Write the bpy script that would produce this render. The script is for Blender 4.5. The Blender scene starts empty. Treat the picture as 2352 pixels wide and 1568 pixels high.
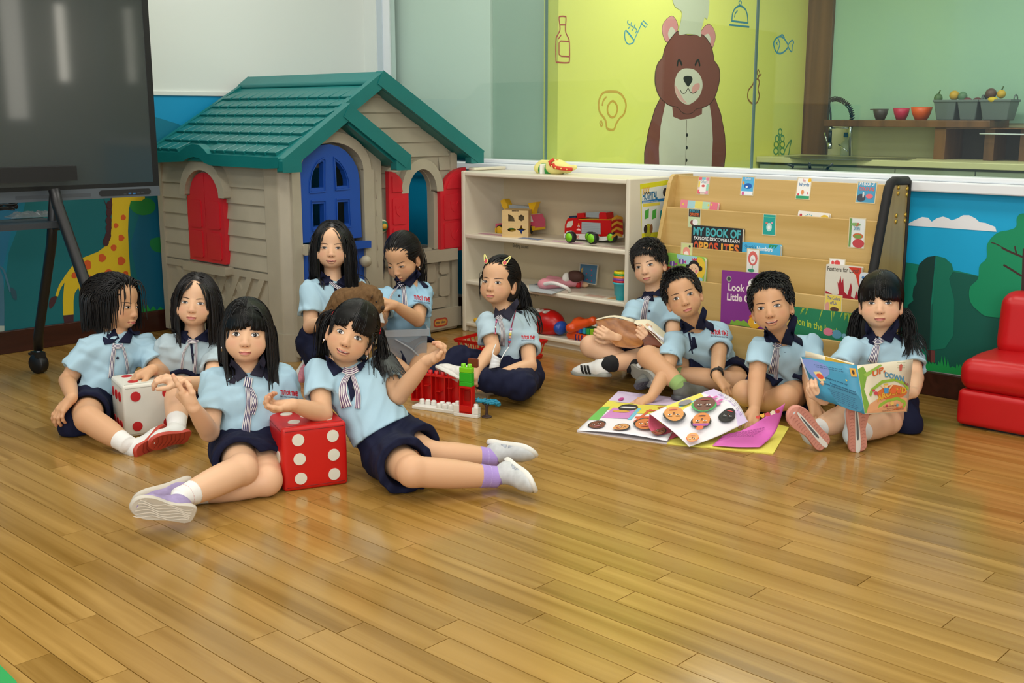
import bpy, bmesh, math, random
import numpy as np
from mathutils import Vector, Matrix
from mathutils.geometry import tessellate_polygon
sc = bpy.context.scene
COL = sc.collection
PI = math.pi
R = math.radians
V = lambda *a: np.array(a, float)
def nrm(v):
    v = np.asarray(v, float); return v / (np.linalg.norm(v) + 1e-12)

# ------------------------------------------------------------------ camera
FOC = 2562.0; PITCH = math.atan(522 / FOC); YAWX = math.atan(2761 / (FOC / math.cos(PITCH)))
_f = V(-math.cos(YAWX), math.sin(YAWX), 0); RT = V(math.sin(YAWX), math.cos(YAWX), 0)
FWD = _f * math.cos(PITCH) + V(0, 0, -math.sin(PITCH)); UP = _f * math.sin(PITCH) + V(0, 0, math.cos(PITCH))
EYE = V(0, 0, 1.15)
cam = bpy.data.cameras.new('camera'); cam.sensor_width = 36; cam.lens = 36 * FOC / 2352
cam.clip_start = .05
co = bpy.data.objects.new('camera', cam); COL.objects.link(co)
m = Matrix.Identity(4)
for i in range(3):
    m[i][0] = RT[i]; m[i][1] = UP[i]; m[i][2] = -FWD[i]; m[i][3] = EYE[i]
co.matrix_world = m
sc.camera = co
def ray(x, y): return FWD + RT * ((x - 1176) / FOC) - UP * ((y - 784) / FOC)
def hit(x, y, ax, val):
    d = ray(x, y); return EYE + d * ((val - EYE[ax]) / d[ax])
def T(x, y, t): return EYE + ray(x, y) * t          # a measured spot of the photograph at a known distance
def Z(x, y, z=0.): return hit(x, y, 2, z)           # ... at a known height above the floor

# ------------------------------------------------------------------ light, sky, exposure
sc.view_settings.view_transform = 'Standard'; sc.view_settings.look = 'None'
sc.view_settings.gamma = 1; sc.view_settings.use_curve_mapping = False
sc.view_settings.exposure = 0.0
w = bpy.data.worlds.new('world'); sc.world = w; w.use_nodes = True
w.node_tree.nodes['Background'].inputs[0].default_value = (.86, .95, 1, 1)
w.node_tree.nodes['Background'].inputs[1].default_value = 0.62
sc.cycles.max_bounces = 7; sc.cycles.diffuse_bounces = 3; sc.cycles.glossy_bounces = 3
sc.cycles.transparent_max_bounces = 12; sc.cycles.transmission_bounces = 4
sc.cycles.caustics_reflective = False; sc.cycles.caustics_refractive = False
def area(name, loc, sx, sy, power, col, aim=None):
    l = bpy.data.lights.new(name, 'AREA'); l.shape = 'RECTANGLE'; l.size = sx; l.size_y = sy
    l.energy = power; l.color = col
    o = bpy.data.objects.new(name, l); COL.objects.link(o); o.location = loc
    if aim is not None:
        o.rotation_euler = (Vector(aim) - Vector(loc)).to_track_quat('-Z', 'Y').to_euler()
    return o
for lx in (-4.2, -1.9, .4):
    for ly in (-.6, 1.4, 3.3):
        area('ceiling_lamp', (lx, ly, 2.93), 1.2, .6, 21, (1, .96, .9))
area('ceiling_lamp', (-3.0, 5.4, 2.6), 1.2, .5, 34, (1, .96, .88))
area('ceiling_lamp', (-1.4, 6.3, 2.6), 1.2, .5, 20, (1, .95, .84))
for wy, wx, zz, hh, pw in ((3.66, .2, 1.75, 1.3, 4), (4.15, .1, 1.9, .8, 3)): area('window_light', (3.3, wy, zz), wx, hh, pw, (1, .93, .78), (-4.6, wy, zz))
area('window_light', (1.6, -2.4, 1.7), 3.4, 1.8, 125, (.94, .97, 1), (-2.6, 2.8, .5))

# ------------------------------------------------------------------ materials
def lin(h):
    h = h.lstrip('#'); c = [int(h[i:i + 2], 16) / 255 for i in (0, 2, 4)]
    return tuple(x / 12.92 if x <= .04045 else ((x + .055) / 1.055) ** 2.4 for x in c) + (1,)
MATS = {}
def mat(name, col='#888888', rough=.5, bump=0, bscale=60, vary=0, metal=0, spec=.5, stretch=None, sss=0, coat=0, vscale=6):
    if name in MATS: return MATS[name]
    m = bpy.data.materials.new(name); m.use_nodes = True; MATS[name] = m
    nt = m.node_tree; P = nt.nodes['Principled BSDF']
    P.inputs['Roughness'].default_value = rough; P.inputs['Metallic'].default_value = metal
    P.inputs['Specular IOR Level'].default_value = spec
    P.inputs['Coat Weight'].default_value = coat; P.inputs['Coat Roughness'].default_value = .05
    c = lin(col); P.inputs['Base Color'].default_value = c
    if sss:
        P.inputs['Subsurface Weight'].default_value = sss; P.inputs['Subsurface Radius'].default_value = (1, .35, .2)
        P.inputs['Subsurface Scale'].default_value = .008
    if vary or bump:
        tc = nt.nodes.new('ShaderNodeTexCoord'); mp = nt.nodes.new('ShaderNodeMapping')
        nt.links.new(tc.outputs['Object'], mp.inputs[0])
        if stretch: mp.inputs['Scale'].default_value = stretch
    if vary:
        n = nt.nodes.new('ShaderNodeTexNoise'); n.inputs['Scale'].default_value = vscale; n.inputs['Detail'].default_value = 5
        nt.links.new(mp.outputs[0], n.inputs['Vector'])
        r = nt.nodes.new('ShaderNodeMapRange'); r.inputs[1].default_value = .3; r.inputs[2].default_value = .7
        r.inputs[3].default_value = 1 - vary; r.inputs[4].default_value = 1 + vary
        nt.links.new(n.outputs[0], r.inputs[0])
        h = nt.nodes.new('ShaderNodeHueSaturation'); h.inputs['Color'].default_value = c
        nt.links.new(r.outputs[0], h.inputs['Value']); nt.links.new(h.outputs[0], P.inputs['Base Color'])
    if bump:
        n2 = nt.nodes.new('ShaderNodeTexNoise'); n2.inputs['Scale'].default_value = bscale; n2.inputs['Detail'].default_value = 3
        nt.links.new(mp.outputs[0], n2.inputs['Vector'])
        b = nt.nodes.new('ShaderNodeBump'); b.inputs['Strength'].default_value = bump; b.inputs['Distance'].default_value = .002
        nt.links.new(n2.outputs[0], b.inputs['Height']); nt.links.new(b.outputs[0], P.inputs['Normal'])
    return m
def pm(h, rough=.55): return mat('print_' + h.lstrip('#'), h, rough)   # plain printed or moulded colour
def wood(name, c1, c2, rough=.4, scale=1., axis=0, spec=.5, rnd=0., grain=(1.2, 22, 22)):
    if name in MATS: return MATS[name]
    m = bpy.data.materials.new(name); m.use_nodes = True; MATS[name] = m
    nt = m.node_tree; P = nt.nodes['Principled BSDF']; P.inputs['Roughness'].default_value = rough
    P.inputs['Specular IOR Level'].default_value = spec
    L = nt.links.new
    tc = nt.nodes.new('ShaderNodeTexCoord'); mp = nt.nodes.new('ShaderNodeMapping')
    L(tc.outputs['Object'], mp.inputs[0])
    s = [grain[1] * scale] * 3; s[axis] = grain[0] * scale; mp.inputs['Scale'].default_value = s
    n = nt.nodes.new('ShaderNodeTexNoise'); n.inputs['Scale'].default_value = 1; n.inputs['Detail'].default_value = 6; n.inputs['Distortion'].default_value = .6
    if rnd:
        oi = nt.nodes.new('ShaderNodeObjectInfo'); ge = nt.nodes.new('ShaderNodeNewGeometry')
        ad = nt.nodes.new('ShaderNodeMath'); ad.operation = 'ADD'
        L(oi.outputs['Random'], ad.inputs[0]); L(ge.outputs['Random Per Island'], ad.inputs[1])
        fr = nt.nodes.new('ShaderNodeMath'); fr.operation = 'FRACT'; L(ad.outputs[0], fr.inputs[0])
        mu = nt.nodes.new('ShaderNodeVectorMath'); mu.operation = 'MULTIPLY_ADD'
        cx = nt.nodes.new('ShaderNodeCombineXYZ'); L(fr.outputs[0], cx.inputs[0]); L(fr.outputs[0], cx.inputs[1]); L(fr.outputs[0], cx.inputs[2])
        L(cx.outputs[0], mu.inputs[0]); mu.inputs[1].default_value = (40, 40, 40); L(mp.outputs[0], mu.inputs[2])
        L(mu.outputs[0], n.inputs['Vector'])
    else: L(mp.outputs[0], n.inputs['Vector'])
    cr = nt.nodes.new('ShaderNodeValToRGB'); cr.color_ramp.elements[0].position = .3; cr.color_ramp.elements[1].position = .72
    cr.color_ramp.elements[0].color = lin(c1); cr.color_ramp.elements[1].color = lin(c2)
    L(n.outputs[0], cr.inputs[0])
    if rnd:
        r = nt.nodes.new('ShaderNodeMapRange'); r.inputs[3].default_value = 1 - rnd; r.inputs[4].default_value = 1 + rnd
        L(fr.outputs[0], r.inputs[0]); h = nt.nodes.new('ShaderNodeHueSaturation'); L(cr.outputs[0], h.inputs['Color']); L(r.outputs[0], h.inputs['Value'])
        L(h.outputs[0], P.inputs['Base Color'])
    else: L(cr.outputs[0], P.inputs['Base Color'])
    b = nt.nodes.new('ShaderNodeBump'); b.inputs['Strength'].default_value = .06; b.inputs['Distance'].default_value = .001
    L(n.outputs[0], b.inputs['Height']); L(b.outputs[0], P.inputs['Normal'])
    return m
def glassmat(name, tint=(.93, .97, .95), fac=.06, refl=1.):
    if name in MATS: return MATS[name]
    m = bpy.data.materials.new(name); m.use_nodes = True; MATS[name] = m
    nt = m.node_tree; nt.nodes.remove(nt.nodes['Principled BSDF']); out = nt.nodes['Material Output']
    t = nt.nodes.new('ShaderNodeBsdfTransparent'); t.inputs[0].default_value = (*tint, 1)
    g = nt.nodes.new('ShaderNodeBsdfGlossy'); g.inputs['Roughness'].default_value = .02; g.inputs[0].default_value = (refl, refl, refl, 1)
    lw = nt.nodes.new('ShaderNodeLayerWeight'); lw.inputs[0].default_value = .5
    pw = nt.nodes.new('ShaderNodeMath'); pw.operation = 'POWER'; pw.inputs[1].default_value = 4; nt.links.new(lw.outputs['Facing'], pw.inputs[0])
    f = nt.nodes.new('ShaderNodeMath'); f.operation = 'MULTIPLY_ADD'; f.inputs[1].default_value = .8; f.inputs[2].default_value = fac * .5; nt.links.new(pw.outputs[0], f.inputs[0])
    mx = nt.nodes.new('ShaderNodeMixShader'); nt.links.new(f.outputs[0], mx.inputs[0])
    nt.links.new(t.outputs[0], mx.inputs[1]); nt.links.new(g.outputs[0], mx.inputs[2]); nt.links.new(mx.outputs[0], out.inputs[0])
    return m
def plasticclear(name, tint, haze, hazecol):
    if name in MATS: return MATS[name]
    m = bpy.data.materials.new(name); m.use_nodes = True; MATS[name] = m
    nt = m.node_tree; P = nt.nodes['Principled BSDF']; out = nt.nodes['Material Output']
    P.inputs['Base Color'].default_value = (*hazecol, 1); P.inputs['Roughness'].default_value = .18
    t = nt.nodes.new('ShaderNodeBsdfTransparent'); t.inputs[0].default_value = (*tint, 1)
    mx = nt.nodes.new('ShaderNodeMixShader'); mx.inputs[0].default_value = haze
    nt.links.new(t.outputs[0], mx.inputs[1]); nt.links.new(P.outputs[0], mx.inputs[2]); nt.links.new(mx.outputs[0], out.inputs[0])
    return m

# ------------------------------------------------------------------ object helpers
def tag(o, label=None, cat=None, group=None, kind=None):
    if label: o['label'] = label
    if cat: o['category'] = cat
    if group: o['group'] = group
    if kind: o['kind'] = kind
    return o
def empty(name, loc=(0, 0, 0), label=None, cat=None, group=None, kind=None):
    o = bpy.data.objects.new(name, None); COL.objects.link(o); o.location = [float(c) for c in loc]
    o.empty_display_size = .05
    return tag(o, label, cat, group, kind)
def link(name, me, parent=None):
    o = bpy.data.objects.new(name, me); COL.objects.link(o)
    if parent is not None:
        o.parent = parent
        off = Vector((0, 0, 0)); p = parent
        while p is not None: off += p.location; p = p.parent
        o.location = -off                       # meshes are written in room coordinates
    return o
def modbevel(o, w=.003, seg=2, ang=40):
    b = o.modifiers.new('bevel', 'BEVEL'); b.width = w; b.segments = seg; b.limit_method = 'ANGLE'; b.angle_limit = R(ang)
    b.harden_normals = False
def fr(o, u, v, n=None):
    u = nrm(u); v = np.asarray(v, float); v = nrm(v - u * (u @ v)); n = np.cross(u, v) if n is None else np.asarray(n, float)
    return (np.asarray(o, float), u, v, n)
W0 = (V(0, 0, 0), V(1, 0, 0), V(0, 1, 0), V(0, 0, 1))
class B:
    """collects geometry in room coordinates; build() links it as one mesh object"""
    def __init__(s): s.v = []; s.f = []; s.m = []; s.mats = []; s.sm = []
    def mi(s, m):
        if isinstance(m, str): m = pm(m) if m.startswith('#') else MATS[m]
        if m not in s.mats: s.mats.append(m)
        return s.mats.index(m)
    def add(s, vs, fs, m, smooth=False):
        b = len(s.v); s.v.extend([tuple(map(float, p)) for p in vs]); i = s.mi(m)
        for f in fs: s.f.append([b + k for k in f]); s.m.append(i); s.sm.append(smooth)
    def box(s, c, size, m, F=W0):
        o, u, v, n = F; h = np.asarray(size) / 2; c = np.asarray(c, float)
        P = [o + u * (c[0] + a * h[0]) + v * (c[1] + b * h[1]) + n * (c[2] + d * h[2]) for d in (-1, 1) for b in (-1, 1) for a in (-1, 1)]
        s.add(P, [(0, 2, 3, 1), (4, 5, 7, 6), (0, 1, 5, 4), (2, 6, 7, 3), (0, 4, 6, 2), (1, 3, 7, 5)], m)
    def bx(s, lo, hi, m):
        lo = np.asarray(lo, float); hi = np.asarray(hi, float); s.box((lo + hi) / 2, hi - lo, m)
    def hexa(s, P, m):   # 8 corners, bottom 4 then top 4, same turning sense
        s.add(P, [(0, 3, 2, 1), (4, 5, 6, 7), (0, 1, 5, 4), (1, 2, 6, 5), (2, 3, 7, 6), (3, 0, 4, 7)], m)
    def prism(s, poly, F, z0, z1, m, holes=(), side=None):
        o, u, v, n = F
        loops = [poly] + list(holes); flat = [p for l in loops for p in l]
        tri = tessellate_polygon([[Vector((p[0], p[1], 0)) for p in l] for l in loops])
        N = len(flat)
        A = [o + u * p[0] + v * p[1] + n * z0 for p in flat]; Bq = [o + u * p[0] + v * p[1] + n * z1 for p in flat]
        def orient(t):
            a, b, c = (flat[i] for i in t)
            return t if (b[0] - a[0]) * (c[1] - a[1]) - (b[1] - a[1]) * (c[0] - a[0]) > 0 else (t[0], t[2], t[1])
        tri = [orient(t) for t in tri]
        s.add(A + Bq, [(t[0], t[2], t[1]) for t in tri] + [(t[0] + N, t[1] + N, t[2] + N) for t in tri], m)
        k = 0; fs = []
        for l in loops:
            ar = sum(l[i][0] * l[(i + 1) % len(l)][1] - l[(i + 1) % len(l)][0] * l[i][1] for i in range(len(l)))
            for i in range(len(l)):
                a = k + i; b = k + (i + 1) % len(l); q = (a, b, b + N, a + N)
                fs.append(q if (ar > 0) == (l is poly) else q[::-1])
            k += len(l)
        s.add(A + Bq, fs, side or m)
    def flat(s, poly, F, z, m, holes=()):
        o, u, v, n = F; loops = [poly] + list(holes); fl = [p for l in loops for p in l]
        tri = tessellate_polygon([[Vector((p[0], p[1], 0)) for p in l] for l in loops])
        def orient(t):
            a, b, c = (fl[i] for i in t)
            return t if (b[0] - a[0]) * (c[1] - a[1]) - (b[1] - a[1]) * (c[0] - a[0]) > 0 else (t[0], t[2], t[1])
        s.add([o + u * p[0] + v * p[1] + n * z for p in fl], [orient(t) for t in tri], m)
    def stroke(s, pts, wd, F, z, m, closed=False):
        P = [V(*p[:2]) for p in pts]; n = len(P); out = []; fs = []
        for i in range(n):
            a = P[(i - 1) % n] if (closed or i) else P[i]; b = P[(i + 1) % n] if (closed or i < n - 1) else P[i]
            d = nrm(b - a); q = V(-d[1], d[0]) * wd / 2; out += [P[i] + q, P[i] - q]
        for i in range(n if closed else n - 1):
            j = (i + 1) % n; fs.append((2 * i, 2 * i + 1, 2 * j + 1, 2 * j))
        o, u, v, nn = F; s.add([o + u * p[0] + v * p[1] + nn * z for p in out], fs, m)
    def text(s, st, F, z, size, m, x=0, y=0, width=None, bold=0, align='L', thick=0, warp=None):
        vs, fs = textmesh(st, bold); vs = vs * size
        w0, w1 = vs[:, 0].min(), vs[:, 0].max()
        if width: vs = np.c_[(vs[:, 0] - w0) * width / (w1 - w0), vs[:, 1]]; w0, w1 = 0, width
        if align == 'C': vs[:, 0] -= (w0 + w1) / 2
        o, u, v, n = F; P = np.c_[vs[:, 0] + x, vs[:, 1] + y]
        if warp: P = np.array([warp(*p) for p in P])
        s.add([o + u * p[0] + v * p[1] + n * z for p in P], fs, m)
    def tube(s, pts, r, m, n=8, cap=True, flatn=None):
        P = [np.asarray(p, float) for p in pts]; rr = r if hasattr(r, '__len__') else [r] * len(P)
        ref = None; vs = []; fs = []
        for i, p in enumerate(P):
            d = nrm(P[min(i + 1, len(P) - 1)] - P[max(i - 1, 0)])
            if ref is None: ref = nrm(np.cross(d, V(0, 0, 1) if abs(d[2]) < .9 else V(1, 0, 0)))
            ref = nrm(ref - d * (ref @ d)); q = np.cross(d, ref)
            for k in range(n):
                a = 2 * PI * k / n; vs.append(p + (ref * math.cos(a) + q * math.sin(a)) * rr[i])
        for i in range(len(P) - 1):
            for k in range(n):
                a = i * n + k; b = i * n + (k + 1) % n; fs.append((a, b, b + n, a + n))
        if cap: fs.append(tuple(range(n))[::-1]); fs.append(tuple((len(P) - 1) * n + k for k in range(n)))
        s.add(vs, fs, m, True)
    def lathe(s, prof, F, m, n=24, sq=1.0):
        o, u, v, nn = F; vs = []; fs = []
        for r_, h in prof:
            for k in range(n):
                a = 2 * PI * k / n; vs.append(o + (u * math.cos(a) + v * math.sin(a) * sq) * max(r_, 1e-5) + nn * h)
        for i in range(len(prof) - 1):
            for k in range(n):
                a = i * n + k; b = i * n + (k + 1) % n; fs.append((a, b, b + n, a + n))
        s.add(vs, fs, m, True)
    def ell(s, c, r, m, Rm=None, n=16):
        Rm = np.eye(3) if Rm is None else Rm; vs = []; fs = []; k = n // 2
        for i in range(k + 1):
            for j in range(n):
                a = PI * i / k; b = 2 * PI * j / n
                vs.append(np.asarray(c) + Rm @ (V(math.sin(a) * math.cos(b), math.sin(a) * math.sin(b), math.cos(a)) * np.asarray(r)))
        for i in range(k):
            for j in range(n): fs.append((i * n + j, (i + 1) * n + j, (i + 1) * n + (j + 1) % n, i * n + (j + 1) % n))
        s.add(vs, fs, m, True)
    def build(s, name, parent=None, bevel=0, seg=2, smooth=None, **kw):
        me = bpy.data.meshes.new(name); me.from_pydata(s.v, [], s.f)
        for m_ in s.mats: me.materials.append(m_)
        me.polygons.foreach_set('material_index', s.m)
        me.polygons.foreach_set('use_smooth', s.sm if smooth is None else [smooth] * len(s.f))
        me.update(); o = link(name, me, parent)
        if bevel: modbevel(o, bevel, seg)
        return tag(o, **kw)
_TX = {}
def textmesh(st, bold=0):
    k = (st, bold)
    if k not in _TX:
        c = bpy.data.curves.new('t', 'FONT'); c.body = st; c.size = 1; c.offset = bold; c.resolution_u = 3
        o = bpy.data.objects.new('t', c); COL.objects.link(o)
        dg = bpy.context.evaluated_depsgraph_get(); me = bpy.data.meshes.new_from_object(o.evaluated_get(dg))
        vs = np.array([v.co[:2] for v in me.vertices]); fs = [tuple(p.vertices) for p in me.polygons]
        ns = [p.normal.z for p in me.polygons]; fs = [f if q > 0 else f[::-1] for f, q in zip(fs, ns)]
        bpy.data.objects.remove(o); bpy.data.curves.remove(c); bpy.data.meshes.remove(me)
        _TX[k] = (vs, fs)
    return _TX[k][0].copy(), _TX[k][1]
def smooth_curve(pts, closed=True, n=6):
    P = [V(*p) for p in pts]; N = len(P); out = []
    for i in range(N if closed else N - 1):
        p0, p1, p2, p3 = [P[(i + k) % N] if closed else P[min(max(i + k, 0), N - 1)] for k in (-1, 0, 1, 2)]
        for j in range(n):
            t = j / n
            out.append(.5 * ((2 * p1) + (p2 - p0) * t + (2 * p0 - 5 * p1 + 4 * p2 - p3) * t * t + (3 * p1 - p0 - 3 * p2 + p3) * t ** 3))
    if not closed: out.append(P[-1])
    return [tuple(p) for p in out]
def circ(x, y, rx, ry=None, n=20, a0=0, a1=360, rot=0):
    ry = rx if ry is None else ry; e = abs(a1 - a0) < 360; c, s_ = math.cos(rot), math.sin(rot)
    q = [(rx * math.cos(R(a0 + (a1 - a0) * i / (n - (1 if e else 0)))), ry * math.sin(R(a0 + (a1 - a0) * i / (n - (1 if e else 0))))) for i in range(n)]
    return [(x + a * c - b * s_, y + a * s_ + b * c) for a, b in q]
def rect(x0, y0, x1, y1): return [(x0, y0), (x1, y0), (x1, y1), (x0, y1)]
def rrect(x0, y0, x1, y1, r, n=5):
    return [p for cx, cy, a in ((x1 - r, y1 - r, 0), (x0 + r, y1 - r, 90), (x0 + r, y0 + r, 180), (x1 - r, y0 + r, 270)) for p in circ(cx, cy, r, n=n, a0=a, a1=a + 90)]
def archp(x0, x1, y0, ys, yt, n=16):     # straight up to ys, half ellipse up to yt
    return [(x0, y0), (x1, y0)] + circ((x0 + x1) / 2, ys, (x1 - x0) / 2, yt - ys, n=n, a0=0, a1=180)
# ------------------------------------------------------------------ soft shapes: distance fields turned into one continuous mesh
class S:
    def __init__(s): s.ops = []
    def _a(s, fn, lo, hi, k, sub): s.ops.append((fn, np.minimum(lo, hi), np.maximum(lo, hi), k, sub)); return s
    def limb(s, a, b, r1, r2, k=.012, bul=0., sub=False, flat=None):
        a = np.asarray(a, float); b = np.asarray(b, float); d = b - a; l2 = d @ d + 1e-9; rm = max(r1, r2) + abs(bul)
        def fn(x, y, z):
            px, py, pz = x - a[0], y - a[1], z - a[2]
            t = np.clip((px * d[0] + py * d[1] + pz * d[2]) / l2, 0, 1)
            r = r1 + (r2 - r1) * t + bul * 4 * t * (1 - t)
            px = px - t * d[0]; py = py - t * d[1]; pz = pz - t * d[2]
            if flat is not None:
                ax, f = flat; q = (px * ax[0] + py * ax[1] + pz * ax[2]) * (f - 1)
                px = px + q * ax[0]; py = py + q * ax[1]; pz = pz + q * ax[2]
            return np.sqrt(px * px + py * py + pz * pz) - r
        return s._a(fn, np.minimum(a, b) - rm, np.maximum(a, b) + rm, k, sub)
    def cone(s, a, b, r1, r2, k=.008, sub=False, bul=0.):       # flat ended
        a = np.asarray(a, float); b = np.asarray(b, float); d = b - a; l = np.linalg.norm(d); d = d / l; rm = max(r1, r2) + abs(bul)
        def fn(x, y, z):
            px, py, pz = x - a[0], y - a[1], z - a[2]; t = px * d[0] + py * d[1] + pz * d[2]
            rad = np.sqrt(np.maximum(px * px + py * py + pz * pz - t * t, 0)); u = np.clip(t / l, 0, 1)
            return np.maximum(rad - (r1 + (r2 - r1) * u + bul * 4 * u * (1 - u)), np.maximum(-t, t - l))
        return s._a(fn, np.minimum(a, b) - rm, np.maximum(a, b) + rm, k, sub)
    def ell(s, c, r, k=.012, Rm=None, sub=False):
        c = np.asarray(c, float); r = np.asarray(r, float); Rm = np.eye(3) if Rm is None else Rm; e = np.abs(Rm) @ r
        def fn(x, y, z):
            px, py, pz = x - c[0], y - c[1], z - c[2]
            q = [px * Rm[0, i] + py * Rm[1, i] + pz * Rm[2, i] for i in range(3)]
            k0 = np.sqrt(sum((q[i] / r[i]) ** 2 for i in range(3))); k1 = np.sqrt(sum((q[i] / r[i] ** 2) ** 2 for i in range(3)))
            return k0 * (k0 - 1) / (k1 + 1e-9)
        return s._a(fn, c - e, c + e, k, sub)
    def rbox(s, c, h, rad, k=.006, Rm=None, sub=False):
        c = np.asarray(c, float); h = np.asarray(h, float); Rm = np.eye(3) if Rm is None else Rm; e = np.abs(Rm) @ (h + 1e-3)
        def fn(x, y, z):
            px, py, pz = x - c[0], y - c[1], z - c[2]
            q = [np.abs(px * Rm[0, i] + py * Rm[1, i] + pz * Rm[2, i]) - (h[i] - rad) for i in range(3)]
            o = np.sqrt(sum(np.maximum(t, 0) ** 2 for t in q)); return o + np.minimum(np.maximum(np.maximum(q[0], q[1]), q[2]), 0) - rad
        return s._a(fn, c - e, c + e, k, sub)
    def half(s, c, n, lo, hi):      # cut away everything on the +n side
        c = np.asarray(c, float); n = nrm(n)
        return s._a(lambda x, y, z: -((x - c[0]) * n[0] + (y - c[1]) * n[1] + (z - c[2]) * n[2]), np.asarray(lo, float), np.asarray(hi, float), .002, True)
    def group(s): s.ops.append((None, None, None, 0, 'grp')); return s      # what follows meets what came before in a crease, not a fillet
    def wrinkle(s, amp, wl, seed=0):
        rg = np.random.RandomState(seed); ks = [nrm(rg.normal(size=3)) * 2 * PI / (wl * rg.uniform(.7, 1.6)) for _ in range(6)]; ph = rg.uniform(0, 6.3, 12)
        def fn(x, y, z):
            o = 0
            for i in range(3):
                a = ks[2 * i]; b = ks[2 * i + 1]
                o = o + np.sin(a[0] * x + a[1] * y + a[2] * z + ph[i] + 1.6 * np.sin((b[0] * x + b[1] * y + b[2] * z) * .6 + ph[i + 3]))
            return o * amp / 2
        s.ops.append((fn, None, None, 0, 'wr')); return s
    def at(s, P):
        P = np.asarray(P, float).reshape(-1, 3); d = np.full(len(P), 1.); D0 = None
        for fn, lo, hi, k, sub in s.ops:
            if sub == 'grp': D0 = d.copy() if D0 is None else np.minimum(D0, d); d[:] = 1; continue
            if sub == 'wr':
                mk = np.abs(d) < .02; q = P[mk]
                if len(q): d[mk] = d[mk] + fn(q[:, 0], q[:, 1], q[:, 2])
                continue
            mk = np.all((P > lo - k - .03) & (P < hi + k + .03), 1)
            if mk.any():
                q = P[mk]; d[mk] = comb(d[mk], fn(q[:, 0], q[:, 1], q[:, 2]), k, sub)
        return d if D0 is None else np.minimum(d, D0)
    def grad(s, P, e=5e-4):
        d0 = s.at(P); return d0, np.stack([s.at(P + np.eye(3)[i] * e) - d0 for i in range(3)], 1) / e
    def mesh(s, res=.004, fine=(), fres=.0025):
        lo = np.min([o[1] for o in s.ops if o[4] is False], 0) - .012; hi = np.max([o[2] for o in s.ops if o[4] is False], 0) + .012
        ax = []
        for i in range(3):
            g = []; x = lo[i]
            while x < hi[i]:
                g.append(x); st = res
                for a, b in fine:
                    if a[i] - res <= x <= b[i]: st = fres
                x += st
            g.append(x); ax.append(np.array(g, np.float32))
        d = np.full([len(a) for a in ax], 1., np.float32); D0 = None
        for fn, l, h, k, sub in s.ops:
            if sub == 'grp': D0 = d.copy() if D0 is None else np.minimum(D0, d); d[:] = 1; continue
            if sub == 'wr':
                near = np.argwhere(np.abs(d) < .02); q = [ax[i][near[:, i]] for i in range(3)]
                d[near[:, 0], near[:, 1], near[:, 2]] += fn(*q).astype(np.float32); continue
            mg = k + 3 * res
            sl = [slice(*np.searchsorted(ax[i], [l[i] - mg, h[i] + mg])) for i in range(3)]
            if any(q.stop <= q.start for q in sl): continue
            X, Y, Zz = ax[0][sl[0], None, None], ax[1][None, sl[1], None], ax[2][None, None, sl[2]]
            d[tuple(sl)] = comb(d[tuple(sl)], fn(X, Y, Zz).astype(np.float32), k, sub)
        if D0 is not None: d = np.minimum(d, D0)
        P, Q = nets(d, ax)
        st = res
        dd, g = s.grad(P); P2 = P - np.clip(dd, -st, st)[:, None] * g / np.maximum((g ** 2).sum(1), .3)[:, None]
        return P2, Q
def comb(a, b, k, sub):
    if sub: b = -b; h = np.maximum(k - np.abs(a - b), 0); return np.maximum(a, b) + h * h / (4 * k)
    h = np.maximum(k - np.abs(a - b), 0); return np.minimum(a, b) - h * h / (4 * k)
def nets(d, ax):
    ins = d < 0; n = np.array(d.shape)
    c = np.zeros(n - 1, np.int8)
    for i in (0, 1):
        for j in (0, 1):
            for k in (0, 1): c += ins[i:n[0] - 1 + i, j:n[1] - 1 + j, k:n[2] - 1 + k]
    mix = (c > 0) & (c < 8); ci = np.argwhere(mix); idx = np.full(mix.shape, -1, np.int32); idx[mix] = np.arange(len(ci))
    acc = np.zeros((len(ci), 3)); cnt = np.zeros(len(ci))
    cor = [(i, j, k) for i in (0, 1) for j in (0, 1) for k in (0, 1)]
    for A in cor:
        for a in range(3):
            if A[a]: continue
            Bc = list(A); Bc[a] = 1
            da = d[ci[:, 0] + A[0], ci[:, 1] + A[1], ci[:, 2] + A[2]]; db = d[ci[:, 0] + Bc[0], ci[:, 1] + Bc[1], ci[:, 2] + Bc[2]]
            mk = (da < 0) != (db < 0); t = np.where(mk, da / np.where(mk, da - db, 1), 0)
            p = np.array(A, float)[None].repeat(len(ci), 0); p[:, a] = t
            acc += p * mk[:, None]; cnt += mk
    P = ci + acc / cnt[:, None]; Pw = np.stack([np.interp(P[:, i], np.arange(n[i]), ax[i]) for i in range(3)], 1)
    Qs = []
    for a in range(3):
        b, c_ = (a + 1) % 3, (a + 2) % 3
        sl0 = [slice(None)] * 3; sl1 = [slice(None)] * 3; sl0[a] = slice(0, -1); sl1[a] = slice(1, None)
        for q in (b, c_): sl0[q] = slice(1, -1); sl1[q] = slice(1, -1)
        A_, B_ = ins[tuple(sl0)], ins[tuple(sl1)]; e = np.argwhere(A_ != B_)
        if not len(e): continue
        fl = A_[tuple(e.T)]
        base = e.copy(); base[:, b] += 1; base[:, c_] += 1
        def cell(db, dc):
            q = base.copy(); q[:, b] -= db; q[:, c_] -= dc; return idx[tuple(q.T)]
        q = np.stack([cell(1, 1), cell(0, 1), cell(0, 0), cell(1, 0)], 1)
        q[~fl] = q[~fl][:, ::-1]; Qs.append(q)
    return Pw, np.concatenate(Qs)
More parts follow.
